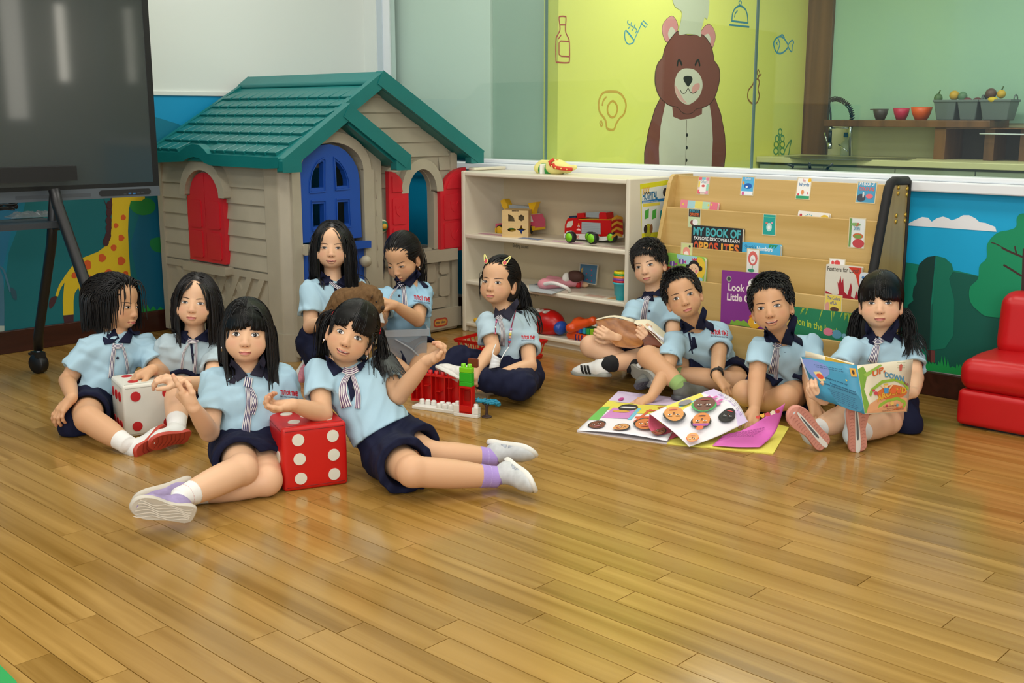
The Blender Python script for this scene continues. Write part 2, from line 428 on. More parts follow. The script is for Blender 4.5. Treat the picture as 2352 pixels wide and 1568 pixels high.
def qmesh(name, P, Q, mats, parent=None, mi=None, attr=None, smooth=True):
    me = bpy.data.meshes.new(name); P = np.asarray(P, np.float32); Q = np.asarray(Q, np.int32); n = Q.shape[1]
    me.vertices.add(len(P)); me.vertices.foreach_set('co', P.ravel())
    me.loops.add(Q.size); me.loops.foreach_set('vertex_index', Q.ravel())
    me.polygons.add(len(Q)); me.polygons.foreach_set('loop_start', np.arange(len(Q), dtype=np.int32) * n)
    for m_ in (mats if isinstance(mats, (list, tuple)) else [mats]): me.materials.append(m_)
    me.polygons.foreach_set('use_smooth', np.full(len(Q), smooth))
    if mi is not None: me.polygons.foreach_set('material_index', np.asarray(mi, np.int32))
    if attr:
        for k, val in attr.items():
            at_ = me.attributes.new(k, 'FLOAT', 'POINT'); at_.data.foreach_set('value', np.asarray(val, np.float32))
    me.update(calc_edges=True); me.validate()
    return link(name, me, parent)
def soft(name, s, m, parent=None, res=.004, **kw):
    P, Q = s.mesh(res); return tag(qmesh(name, P, Q, m, parent), **kw)
# ------------------------------------------------------------------ the room
XL = -5.487; YB = 4.496
FL = (V(XL, 0, 0), V(0, 1, 0), V(0, 0, 1), V(1, 0, 0))       # left wall, seen from the room
FB = (V(0, YB, 0), V(1, 0, 0), V(0, 0, 1), V(0, -1, 0))      # back wall
def on(F, pts):     # spots of the photograph measured on a plane -> plane coordinates
    o, u, v, n = F; out = []
    for x, y in pts:
        d = ray(x, y); p = EYE + d * (((o - EYE) @ n) / (d @ n)); out.append(((p - o) @ u, (p - o) @ v))
    return out
def offs(F, d): return (F[0] + F[3] * d, F[1], F[2], F[3])
def struct(name, bld, bevel=0, parent=None, **kw):
    return bld.build(name, parent, bevel, kind='structure' if parent is None else kw.pop('kind', None), **kw)
white = mat('white_paint', '#dfe5df', .6, bump=.05, bscale=90)
mat('white_gloss', '#e6ebee', .25)
wd_dark = wood('dark_baseboard', '#2c130c', '#45231a', .3, 1, 1)
mat('aluminium', '#c9d2da', .35)
# floor boards
fl = B(); fl.bx((-5.6, -4.2, -.12), (3.3, 4.6, -.0052), mat('floor_gap', '#4a3216', .7)); floor = struct('floor', fl)
pl_m = wood('floor_boards', '#8a6629', '#b28c4b', .17, 1, 0, .5, .09, grain=(1.0, 20, 20))
PW, PLN = .0808, .92
def plank_bm(x0, x1):
    b = B(); g = .0005; e = .0012
    P = [(x0 + g, g, -.005), (x1 - g, g, -.005), (x1 - g, PW - g, -.005), (x0 + g, PW - g, -.005),
         (x0 + e, e, 0), (x1 - e, e, 0), (x1 - e, PW - e, 0), (x0 + e, PW - e, 0)]
    b.hexa(P, pl_m); return b
rows = []; rg = random.Random(3)
full = None; stuffb = B(); cand = []
for r in range(int((YB + 4) / PW)):
    y1 = YB - r * PW - PW; x = -5.487 - rg.random() * PLN
    while x < 3:
        cand.append((max(x, -5.487), min(x + PLN, 3.05), y1, x >= -5.487 and x + PLN <= 3.05)); x += PLN
def inframe(c):
    best = 0
    for q in np.linspace(c[0], c[1], 5):
        p = V(q, c[2] + PW / 2, 0) - EYE; t = p @ FWD
        if t > .3:
            X, Y = 1176 + FOC * (p @ RT) / t, 784 - FOC * (p @ UP) / t
            if -60 < X < 2412 and 640 < Y < 1640: best = max(best, 1 / t ** 2)
    return best
cand = sorted([(inframe(c), c) for c in cand], key=lambda q: -q[0])
for i, (s_, c) in enumerate(cand):
    if s_ > 0 and i < 298:
        if c[3]:
            if full is None:
                o = plank_bm(0, PLN).build('plank', floor); full = o.data
            else: o = link('plank', full, floor)
            o.location = (c[0], c[2], 0)
        else:
            o = plank_bm(0, c[1] - c[0]).build('plank', floor); o.location = (c[0], c[2], 0)
    else:
        q = plank_bm(c[0], c[1]); stuffb.add([(a, b_ + c[2], z) for a, b_, z in q.v], q.f, pl_m)
stuffb.build('far_planks', floor, kind='stuff')
# left wall with its painted lower half
b = B(); b.bx((XL - .15, -4.2, 0), (XL, 5.0, 3), white); wall_left = struct('wall_left', b)
MT = 1.246
b = B(); b.bx((XL - .001, -2, .1), (XL + .004, YB - .02, MT), '#0093c4'); b.build('mural_panel', wall_left)
b = B(); b.bx((XL, -2, MT), (XL + .012, YB - .1, MT + .025), white); b.build('mural_top_strip', wall_left, .003)
b = B(); b.bx((XL, -4, 0), (XL + .022, YB, .112), wd_dark); struct('baseboard_left', b, .004)
F = offs(FL, .0042)
def art(name, parent, F, items):
    b = B(); z = .0003
    for k, it in enumerate(items):
        kind, pts, colr = it[:3]
        if kind == 'p': b.flat(on(F, pts) if not isinstance(pts, tuple) else list(pts), F, z + k * .00008, colr)
        if kind == 's': b.flat(smooth_curve(on(F, pts)), F, z + k * .00008, colr)
        if kind == 'l': b.stroke(smooth_curve(on(F, pts), False), it[3], F, z + k * .00008, colr)
        if kind == 'c': b.stroke(smooth_curve(on(F, pts), True), it[3], F, z + k * .00008, colr, True)
        if kind == 'z': b.stroke(on(F, pts), it[3], F, z + k * .00008, colr, it[4] if len(it) > 4 else False)
    return b.build(name, parent)
art('painted_hills', wall_left, F, [
    ('p', [(-60, 300), (300, 262), (355, 268), (410, 285), (480, 330), (560, 420), (700, 560), (860, 660), (860, 690), (-60, 775)], '#007691'),
    ('p', [(60, 455), (50, 500), (20, 580), (5, 700), (0, 762), (375, 716), (600, 690), (600, 620), (390, 420), (300, 330), (120, 380)], '#00686f'),
    ('p', [(-40, 470), (50, 460), (28, 520), (8, 610), (-40, 620)], '#1d6f94'),
    ('p', [(330, 455), (375, 460), (560, 560), (800, 640), (800, 690), (330, 720), (300, 560)], '#005f7c')])
art('painted_leaves', wall_left, offs(F, .0008), [
    ('s', [(300, 462), (340, 455), (357, 470), (350, 488), (325, 494), (302, 482)], '#1e7f35'),
    ('s', [(345, 552), (370, 545), (395, 560), (385, 580), (352, 575)], '#1a7c40'),
    ('p', [(325, 722), (328, 698), (333, 710), (338, 700), (345, 712), (352, 702), (360, 713), (368, 704), (378, 712), (378, 717)], '#1c9a3e')])
GY, GO, GB = '#d9bd22', '#cf5a24', '#43242a'
art('painted_giraffe', wall_left, offs(F, .0014), [
    ('s', [(237, 452), (246, 470), (257, 450), (257, 470), (254, 500), (256, 520), (255, 560), (247, 566), (236, 555), (244, 535), (246, 505), (245, 480)], GB),
    ('p', [(258, 440), (256, 520), (254, 548), (246, 562), (225, 578), (185, 594), (170, 605), (150, 632), (135, 655), (130, 675), (138, 662), (148, 648), (144, 690), (145, 724), (169, 722), (169, 690), (172, 672), (180, 660), (189, 690), (192, 720), (212, 718), (220, 660), (250, 650), (270, 665), (277, 712), (298, 710), (300, 640), (296, 580), (294, 530), (296, 480), (300, 461), (325, 461), (333, 455), (330, 440)], GY),
    ('p', [(145, 725), (169, 722), (169, 743), (148, 744)], GB), ('p', [(277, 712), (298, 710), (297, 728), (279, 730)], GB),
    ('s', [(130, 680), (127, 695), (116, 709), (112, 700), (116, 685)], GB),
    ('l', [(150, 640), (137, 660), (130, 680)], GY, .014)]
    + [('s', [(x + r * math.cos(a) * (.9 + .15 * math.sin(3 * a + x)), y + r * math.sin(a)) for a in np.linspace(0, 5.5, 8)], GO) for x, y, r in
       ((283, 499, 6.5), (266, 518, 6), (278, 546, 7.5), (261, 569, 7.5), (234, 592, 9.5), (278, 599, 10), (200, 608, 11), (249, 628, 10), (205, 640, 8), (170, 632, 7), (288, 630, 8), (262, 645, 7))]
    + [('s', [(x + 7 * math.cos(a), y + 9 * math.sin(a)) for a in np.linspace(0, 5.4, 7)], GB) for x, y in ((251, 470), (250, 488), (249, 506), (249, 523), (248, 541), (243, 556))])
art('painted_elephant', wall_left, offs(F, .0014), [
    ('p', [(-40, 600), (-5, 605), (8, 640), (10, 700), (10, 750), (10, 760), (-40, 768)], '#3f6f86'), ('p', [(-40, 748), (10, 748), (10, 761), (-40, 770)], '#a9b8ad'),
    ('l', [(-5, 610), (8, 620), (18, 650), (24, 670)], '#3f6f86', .01), ('s', [(24, 660), (36, 668), (38, 688), (28, 682)], '#28505f')])
# back wall: painted parapet, sill, glass above, kitchen behind
b = B(); b.bx((-5.6, YB, 0), (3.3, YB + .1, .9), white); wall_back = struct('wall_back', b)
b = B(); b.bx((-5.48, YB - .004, .1), (3.2, YB + .001, .845), '#00a3d4'); b.build('mural_panel', wall_back)
b = B(); b.bx((-5.48, YB - .0055, .1), (3.2, YB - .0035, .115), '#d6d6cc'); b.build('mural_border', wall_back)
b = B(); b.bx((-5.487, YB - .022, 0), (3.2, YB, .1), wd_dark); struct('baseboard_back', b, .004)
b = B(); b.bx((-5.487, YB - .05, .842), (3.2, YB + .13, .884), 'white_gloss'); b.bx((-5.487, YB - .024, .884), (3.2, YB + .06, .906), 'white_gloss'); struct('sill_back', b, .006)
F = offs(FB, .0045)
cl = on(F, [(2087, 518), (2300, 533)])
art('painted_cloud', wall_back, offs(F, .001), [('p', [(2060, 513), (2087, 513), (2100, 506), (2118, 498), (2132, 500), (2140, 509), (2152, 501), (2166, 497), (2178, 501), (2186, 506), (2200, 501), (2212, 494), (2226, 494), (2240, 501), (2250, 510), (2264, 512), (2276, 517), (2286, 521), (2289, 532), (2180, 524), (2060, 516)], '#e4e7ea')])
art('painted_hill', wall_back, F, [('p', [(1900, 585), (2080, 602), (2200, 622), (2260, 636), (2420, 650), (2420, 905), (1900, 812)], '#007a62'), ('p', [(2180, 622), (2260, 636), (2420, 650), (2420, 905), (2130, 848), (2140, 700)], '#00594a')])
art('painted_round_tree', wall_back, offs(F, .0012), [
    ('p', [(2149, 587), (2130, 590), (2112, 605), (2105, 630), (2106, 648), (2098, 662), (2096, 680), (2098, 690), (2085, 700), (2082, 745), (2088, 780), (2105, 795), (2135, 803), (2138, 700)], '#00352f'),
    ('p', [(2149, 587), (2170, 592), (2186, 606), (2190, 622), (2180, 640), (2192, 690), (2190, 770), (2170, 800), (2138, 804)], '#007058'),
    ('p', [(2128, 803), (2138, 804), (2138, 832), (2129, 828)], '#3a1d1c'), ('p', [(2138, 804), (2148, 805), (2148, 832), (2138, 832)], '#6e3b38')])
art('painted_big_tree', wall_back, offs(F, .0024), [
    ('s', [(2352, 490), (2336, 500), (2334, 520), (2318, 528), (2290, 535), (2268, 560), (2266, 592), (2250, 610), (2246, 640), (2228, 660), (2228, 690), (2245, 712), (2280, 728), (2400, 720), (2420, 600), (2420, 500)], '#008a5c'),
    ('p', [(2349, 570), (2365, 575), (2365, 745), (2340, 745), (2346, 660)], '#3b2320'), ('l', [(2349, 590), (2320, 578), (2300, 568)], '#3b2320', .008), ('l', [(2335, 582), (2332, 572), (2331, 565)], '#3b2320', .006),
    ('l', [(2347, 634), (2325, 620), (2305, 608)], '#3b2320', .008), ('l', [(2300, 566), (2285, 559), (2277, 557)], '#3b2320', .004)])
gr = [(2090, 840)]; rg = random.Random(5); x = 2090
while x < 2420:
    yb = 838 + (x - 2118) * .155; gr += [(x + 3, yb - rg.uniform(8, 34) * (1 if math.sin(x * .12) > -.2 else .5)), (x + 7, yb - rg.uniform(2, 8))]; x += 7
gr += [(2420, 890), (2090, 845)]
art('painted_grass', wall_back, offs(F, .0032), [('p', gr, '#0f9a4a')])
# glass partition
gm = glassmat('partition_glass', (.9, .95, .92))
for i, (x0, x1) in enumerate(((-5.27, -4.027), (-4.023, -2.763), (-2.759, -1.3), (-1.296, .2), (.204, 1.7), (1.704, 3.2))):
    b = B(); b.bx((x0, YB + .012, .9), (x1, YB + .022, 2.6), gm); w = struct('window_%d' % (i + 1), b)
    b = B(); b.bx((x1 - .0005, YB + .008, .9), (x1 + .0045, YB + .026, 2.6), '#5e7a74'); b.build('glass_joint', w)
b = B(); b.bx((-5.487, YB - .012, .884), (-5.375, YB + .12, 2.7), white); b.bx((-5.375, YB - .004, .9), (-5.33, YB + .06, 2.7), '#c3cfd6'); b.bx((-5.33, YB + .004, .9), (-5.27, YB + .05, 2.7), 'white_gloss'); struct('trim_corner_post', b)
b = B(); b.bx((-5.487, YB - .02, 2.6), (3.3, YB + .1, 3), white); struct('trim_lintel', b)
# kitchen beyond the glass
b = B(); b.bx((-5.6, 4.62, 0), (-4.545, 4.66, 2.7), mat('kitchen_white', '#edf4f0', .6)); b.bx((-4.545, 4.64, 0), (-4.122, 4.66, 2.7), mat('kitchen_grey_wall', '#b4c6bb', .6)); struct('wall_kitchen_left', b, .004)
b = B(); b.bx((-4.12, 4.6, 0), (-4.02, 7.35, 2.7), mat('yellow_wall_paint', '#e4e274', .5)); wky = struct('wall_kitchen_yellow', b)
b = B(); b.bx((-4.2, 7.256, 0), (3.3, 7.4, 2.7), mat('kitchen_cream', '#cfcaa0', .5)); wkb = struct('wall_kitchen_back', b)
b = B(); b.bx((-5.6, 4.597, -.1), (3.3, 7.4, -.005), mat('kitchen_floor_tile', '#8b8676', .5)); struct('floor_kitchen', b)
b = B(); b.bx((-5.6, 4.597, 2.7), (3.3, 7.4, 2.8), white); struct('ceiling_kitchen', b)
b = B(); b.bx((-5.65, -4.2, 3), (3.3, 4.6, 3.1), white); struct('ceiling', b)
b = B(); b.bx((3.2, 4.597, 0), (3.3, 7.4, 2.7), white); struct('wall_kitchen_right', b)
b = B(); FR = (V(3.2, 0, 0), V(0, -1, 0), V(0, 0, 1), V(-1, 0, 0)); b.prism(rect(-4.496, 0, 4.2, 3), FR, -.1, 0, white, holes=[rect(-4.21, 1.45, -4.09, 2.35), rect(-3.78, 1.05, -3.54, 2.45), rect(-2.4, .9, -1.2, 2.4), rect(-.6, .9, .6, 2.4), rect(1.2, .9, 2.4, 2.4)]); struct('wall_right', b)
wkp = wood('kitchen_wood', '#4e3018', '#7b5230', .4, .6, 2)
b = B(); b.bx((-4.02, 7.22, 0), (-3.832, 7.256, 2.7), wkp); struct('trim_wood_column', b, .002)
b = B(); b.bx((-3.83, 7.247, 1.095), (3.2, 7.256, 2.7), mat('backsplash_glass', '#9dc2ae', .15)); b.build('backsplash', wkb)
FY = (V(-4.0195, 0, 0), V(0, 1, 0), V(0, 0, 1), V(1, 0, 0))
RD, BL_, OC, GN_ = '#b0473c', '#2b93b4', '#cfa546', '#5f9a5c'
art('painted_bottle', wky, FY, [('c', [(1284, 43), (1286, 38), (1298, 38), (1300, 43), (1299, 72), (1306, 88), (1308, 100), (1308, 138), (1304, 144), (1282, 143), (1277, 138), (1277, 92), (1281, 80), (1286, 70), (1286, 58)], RD, .008),
    ('z', [(1286, 57), (1299, 57)], RD, .008), ('z', [(1307, 95), (1288, 94), (1284, 98), (1284, 125), (1289, 129), (1307, 130)], RD, .007), ('z', [(1289, 80), (1282, 90)], RD, .007)])
art('painted_ladle', wky, FY, [('c', [(1438, 70), (1435, 86), (1440, 99), (1448, 101), (1456, 93)], BL_, .007), ('z', [(1438, 70), (1456, 93), (1475, 52)], BL_, .007), ('z', [(1472, 53), (1478, 48), (1487, 57), (1483, 63)], BL_, .007, True)]
    + [('l', [(1443 + 8 * k, 46 + 5 * k), (1441 + 8 * k, 52 + 5 * k), (1447 + 8 * k, 59 + 5 * k), (1443 + 8 * k, 66 + 5 * k)], BL_, .006) for k in range(3)])
art('painted_egg', wky, FY, [('c', [(1404, 210), (1420, 212), (1432, 223), (1438, 242), (1433, 262), (1423, 272), (1416, 283), (1411, 296), (1403, 298), (1394, 294), (1392, 280), (1387, 270), (1378, 258), (1375, 240), (1379, 222), (1388, 212)], OC, .013),
    ('c', [(1407, 232), (1416, 240), (1418, 252), (1413, 266), (1404, 269), (1396, 258), (1397, 242)], OC, .012), ('l', [(1393, 222), (1386, 231), (1383, 243)], OC, .011), ('c', [(1381, 278), (1384, 286), (1381, 290), (1378, 282)], OC, .008)])
BR, BD, BP, BG = '#7b453f', '#3f2523', '#d38d90', '#cfcabb'
def grow(pts, k=1.035):
    c = np.mean(np.array(pts), 0); return [tuple(c + (np.array(p) - c) * k) for p in pts]
earl = [(1542, 37), (1553, 47), (1557, 65), (1550, 80), (1533, 96), (1524, 84), (1521, 66), (1526, 50)]
earr = [(1626, 56), (1638, 65), (1643, 82), (1640, 100), (1632, 112), (1614, 90), (1611, 72)]
head = [(1580, 82), (1605, 80), (1618, 85), (1632, 105), (1638, 128), (1640, 140), (1650, 155), (1652, 180), (1645, 212), (1632, 236), (1612, 247), (1600, 249), (1590, 258), (1578, 261), (1566, 257), (1556, 246), (1535, 240), (1516, 222), (1506, 195), (1506, 165), (1512, 145), (1522, 132), (1528, 110), (1545, 84), (1560, 72)]
body = [(1519, 222), (1560, 235), (1600, 240), (1641, 224), (1655, 262), (1664, 310), (1666, 350), (1662, 384), (1662, 410), (1481, 410), (1481, 350), (1490, 300), (1505, 250)]
art('painted_chef_bear', wky, FY, [('s', grow(earl), BD), ('s', earl, BP), ('s', [(1541, 62), (1549, 68), (1551, 78), (1540, 91), (1534, 78)], BG), ('s', grow(earr), BD), ('s', earr, BP), ('s', [(1627, 78), (1632, 90), (1629, 102), (1619, 92), (1618, 82)], BG),
    ('p', grow(body, 1.015), BD), ('p', body, BR), ('p', [(1528, 236), (1543, 240), (1546, 268), (1563, 275), (1590, 272), (1612, 262), (1613, 242), (1629, 238), (1634, 270), (1637, 320), (1634, 384), (1632, 410), (1515, 410), (1513, 340), (1517, 290)], BG),
    ('s', grow(head, 1.02), BD), ('s', head, BR), ('s', [(1578, 157), (1596, 161), (1610, 178), (1613, 200), (1605, 222), (1590, 236), (1578, 240), (1565, 234), (1553, 218), (1549, 195), (1554, 172), (1565, 160)], BG),
    ('s', [(1550, 196), (1560, 210), (1568, 225), (1578, 238), (1565, 232), (1553, 216)], '#d9a8a4'), ('s', [(1598, 192), (1606, 192), (1606, 203), (1597, 211), (1589, 212), (1590, 200)], '#d99b98'),
    ('s', [(1570, 177), (1578, 174), (1588, 176), (1590, 185), (1584, 195), (1580, 199), (1575, 193), (1570, 184)], '#1b1a1c'),
    ('l', [(1562, 206), (1567, 214), (1574, 213), (1580, 203), (1585, 211), (1592, 214), (1600, 210)], '#473430', .005),
    ('l', [(1555, 152), (1557, 141), (1561, 139), (1566, 150)], '#1b1a1c', .016), ('l', [(1596, 151), (1600, 141), (1604, 139), (1607, 152)], '#1b1a1c', .016),
    ('z', [(1577, 275), (1574, 384)], '#6a5a50', .004)] + [('s', [(1577.5 - k * .7 + 2.3 * math.cos(a), 310 + k * 29 + 4 * math.sin(a)) for a in np.linspace(0, 5.2, 6)], '#1b1a1c') for k in range(3)]
    + [('s', [(1560, 80), (1578, 78), (1598, 80), (1609, 84), (1610, 70), (1614, 55), (1618, 40), (1624, 44), (1628, 20), (1626, -10), (1600, -40), (1560, -30), (1545, -5), (1550, 15), (1565, 27), (1563, 50), (1559, 66)], '#c3c5b0')])
art('painted_cloche', wky, FY, [('z', [(1680, 48), (1719, 53)], '#1d7f96', .012), ('l', [(1681, 47), (1683, 30), (1690, 18), (1700, 14), (1710, 19), (1716, 32), (1718, 52)], '#1d7f96', .012), ('z', [(1675, 57), (1721, 62)], '#1d7f96', .012), ('c', [(1700, 2), (1703, 6), (1700, 12), (1697, 6)], '#1d7f96', .008), ('l', [(1694, 24), (1689, 31), (1687, 40)], '#1d7f96', .009)])
art('painted_fish', wky, FY, [('c', [(1777, 100), (1783, 88), (1793, 84), (1802, 90), (1810, 105), (1804, 116), (1792, 123), (1782, 118)], BL_, .012), ('l', [(1787, 87), (1791, 102), (1785, 120)], BL_, .01), ('c', [(1810, 105), (1818, 93), (1823, 97), (1820, 105), (1818, 119)], BL_, .01), ('z', [(1782, 96), (1786, 103)], BL_, .008), ('z', [(1786, 96), (1782, 103)], BL_, .008), ('l', [(1790, 84), (1797, 80), (1802, 88)], BL_, .01)])
art('painted_pear', wky, FY, [('c', [(1741, 182), (1744, 190), (1741, 205), (1744, 220), (1738, 236), (1728, 238), (1718, 226), (1719, 208), (1728, 196), (1734, 183)], '#9a6a3c', .012), ('l', [(1740, 180), (1744, 174), (1749, 170)], '#9a6a3c', .01), ('c', [(1741, 160), (1745, 168), (1742, 174), (1739, 168)], '#9a6a3c', .008)])
art('painted_wheat', wky, FY, [('c', [(x + rx * math.cos(a), y + 7 * math.sin(a)) for a in np.linspace(0, 5.4, 7)], GN_, .011) for x, y, rx in ((1792, 303, 4), (1785, 318, 4), (1797, 318, 4), (1783, 332, 5), (1797, 332, 5), (1782, 347, 5), (1797, 347, 5))] + [('c', [(1800, 357), (1806, 338), (1817, 322), (1814, 338), (1810, 357)], GN_, .011), ('z', [(1790, 310), (1789, 358)], GN_, .01)])
# ------------------------------------------------------------------ playhouse in the corner
hb = mat('playhouse_beige', '#aea590', .5, bump=.12, bscale=260, vary=.05, vscale=9)
ht = mat('playhouse_teal', '#0b6d6b', .4, bump=.1, bscale=220, vary=.06, vscale=8)
hr_ = mat('playhouse_red', '#cf2430', .42, bump=.08, bscale=240); hu = mat('playhouse_blue', '#1d4fa8', .4, bump=.1, bscale=260)
H = empty('playhouse', (-4.9, 3.6, 0), 'beige plastic playhouse with green shingled roof, blue door and red shutters', 'playhouse')
XM, XP = -4.36, -4.30; YH = 3.03
FM = (V(XM, 0, 0), V(0, 1, 0), V(0, 0, 1), V(1, 0, 0)); FP = (V(XP, 0, 0), V(0, 1, 0), V(0, 0, 1), V(1, 0, 0))
FS = (V(0, YH, 0), V(1, 0, 0), V(0, 0, 1), V(0, -1, 0))
def siding(b, F, x0f, zs, m, deep=.012):      # lapped boards: each row leans out towards its lower edge
    o, u, v, n = F
    for z0, z1 in zip(zs[:-1], zs[1:]):
        a0, a1 = x0f(z0); c0, c1 = x0f(z1)
        P = [o + u * a0 + v * z0 + n * deep, o + u * a1 + v * z0 + n * deep, o + u * c1 + v * z1 + n * .001, o + u * c0 + v * z1 + n * .001, o + u * a0 + v * (z0 + .006) - n * .004, o + u * a1 + v * (z0 + .006) - n * .004]
        b.add(P, [(0, 1, 2, 3), (0, 4, 5, 1)], m)
# side wall with closed red window
b = B(); b.prism(rect(-5.43, .02, -4.38, .93), FS, -.03, 0, hb)
wl = on(FS, [(434, 600)])[0][0]
rowz = [.41 + .0785 * i for i in range(7)]
siding(b, FS, lambda z: (-5.385, -5.15), rowz, hb); siding(b, FS, lambda z: (-4.79, -4.45), rowz, hb)
b.prism(rect(-5.43, .02, -5.385, .93), FS, 0, .016, hb); b.prism(rect(-4.45, .02, -4.38, .93), FS, 0, .016, hb)
b.prism(rect(-5.385, .372, -4.45, .405), FS, 0, .014, hb)
b.build('side_wall', H, .004)
b = B()
for i in range(-3, 14):      # woven lattice below the window
    for s_ in (1, -1):
        x0 = -5.39 + i * .105
        P = [(x0, .03), (x0 + .045, .03), (x0 + .045 + s_ * .23, .372), (x0 + s_ * .23, .372)]
        if min(p[0] for p in P) > -5.385 and max(p[0] for p in P) < -4.45: b.prism(P, FS, -.004, .009 + .004 * (s_ > 0) + .0006 * (i % 3), hb)
        elif s_ > 0 or 1:
            c = [(min(max(p[0], -5.385), -4.45), p[1]) for p in P]
            if c[1][0] - c[0][0] > .02 and c[2][0] - c[3][0] > .02: b.prism(c, FS, -.004, .009 + .0006 * (i % 3), hb)
b.build('lattice', H, .002, kind='stuff')
b = B(); arch = [(-5.105, .75), (-4.785, .75)] + circ(-4.945, .75, .16, .135, n=14, a0=0, a1=180)
oa = circ(-4.945, .75, .205, .185, n=18, a0=0, a1=180); ia = circ(-4.945, .75, .155, .13, n=18, a0=0, a1=180)
b.prism(oa + ia[::-1], FS, 0, .05, hb); b.build('window_arch', H, .008)
b = B(); b.prism(rect(-5.15, .368, -4.755, .412), FS, 0, .055, hb); b.build('window_sill', H, .01)
for k, (x0, x1) in enumerate(((-5.115, -4.95), (-4.948, -4.782))):
    b = B(); xs_ = [x0, x1]; ia = circ(-4.945, .75, .14, .118, n=9, a0=90 + 90 * (1 - k) if k == 0 else 0, a1=90 if k else 180)
    pts = [(x0, .422), (x1, .422)] + ([(x1, .745), (x1 - .03, .745)] + ia if k else ia[::1] + [(x0 + .03, .745), (x0, .745)])
    if k == 0: pts = [(x0, .422), (x1, .422)] + circ(-4.945, .75, .14, .118, n=9, a0=92, a1=180) + [(x0, .745)]
    b.prism(pts, FS, .004, .03, hr_)
    for z0, z1 in ((.44, .575), (.592, .728)): b.prism(rrect(x0 + .03, z0, x1 - .03, z1, .012), FS, .03, .036, hr_)
    b.build('shutter', H, .006)
# far walls, base, interior bits seen through the openings
b = B(); b.prism(rect(-5.43, .02, XM, .95), (V(0, 4.16, 0), V(1, 0, 0), V(0, 0, 1), V(0, -1, 0)), 0, .03, hb, holes=[rect(-5.2, .44, -4.42, .9)]); b.build('far_wall', H)
b = B(); b.bx((-5.42, 3.05, .005), (-4.34, 4.15, .03), hb); b.build('floor_tray', H, .006)
b = B(); b.bx((-5.1, 3.72, .03), (-4.75, 4.1, .42), hu); b.build('play_counter', H, .02)
b = B(); b.ell((-4.95, 3.98, .43), (.09, .07, .09), mat('playhouse_grey', '#77776a', .5)); b.build('play_stove', H)
# front wall: gable, window, stones
b = B(); gz = [.955 + .0 * i for i in range(1)]
win = on(FM, [(930, 575), (928, 440), (935, 415), (948, 397), (965, 389), (980, 395), (989, 415), (991, 440), (990, 574)])
wy0, wy1 = 3.795, 3.985; winp = archp(wy0, wy1, .455, .755, .87)
rid = (3.6, 1.31)
b.prism([(3.5, .02), (4.16, .02), (4.16, .96), (3.6, 1.30), (3.06, .97), (3.06, .9), (3.5, .9)], FM, -.03, 0, hb, holes=[winp])
gz = [.86, .934, 1.008, 1.082, 1.156, 1.23, 1.29]
siding(b, FM, lambda z: (3.6, 4.115) if z < .97 else (3.6 - (1.30 - z) / .63, 3.6 + (1.30 - z) / .63), gz[1:], hb)
siding(b, FM, lambda z: (4.04, 4.115), [.64, .712, .786, .86, .934], hb); siding(b, FM, lambda z: (3.6, 3.75), [.786, .86, .934], hb)
b.prism(rect(4.115, .02, 4.16, .95), FM, 0, .018, hb)
b.build('front_wall', H, .003)
b = B(); oa = circ(3.89, .755, .145, .17, n=20, a0=0, a1=180); ia = circ(3.89, .755, .098, .118, n=20, a0=0, a1=180); b.prism(oa + ia[::-1], FM, 0, .045, hb); b.build('window_arch', H, .01)
b = B(); b.prism([(3.985, .45), (4.03, .45), (4.03, .73), (3.985, .755)], FM, 0, .02, hb); b.build('window_frame', H, .006)
b = B(); b.prism(rect(3.64, .385, 4.13, .448), FM, 0, .05, hb); b.build('window_sill', H, .014)
b = B(); b.prism(rect(3.52, .02, 4.17, .125), FM, 0, .03, hb); b.build('foot_band', H, .012)
stones = [(3.66, .255, .1, .12), (3.775, .28, .1, .095), (3.9, .255, .135, .12), (4.055, .33, .06, .045), (4.06, .225, .06, .085), (3.9, .175, .1, .045), (4.01, .16, .14, .05), (3.7, .155, .13, .04), (3.84, .155, .1, .035)]
stones = [(3.63, .3, .09, .13), (3.74, .3, .09, .13), (3.915, .325, .16, .1), (4.06, .345, .07, .07), (4.06, .245, .075, .11), (3.93, .235, .13, .06), (3.76, .2, .14, .07), (3.98, .16, .18, .055), (3.76, .145, .15, .03)]
for y, z, w_, h_ in stones:
    b = B(); b.prism(rrect(y - w_ / 2, z - h_ / 2, y + w_ / 2, z + h_ / 2, .02, 4), FM, 0, .018, hb); b.build('stone', H, .008, 2)
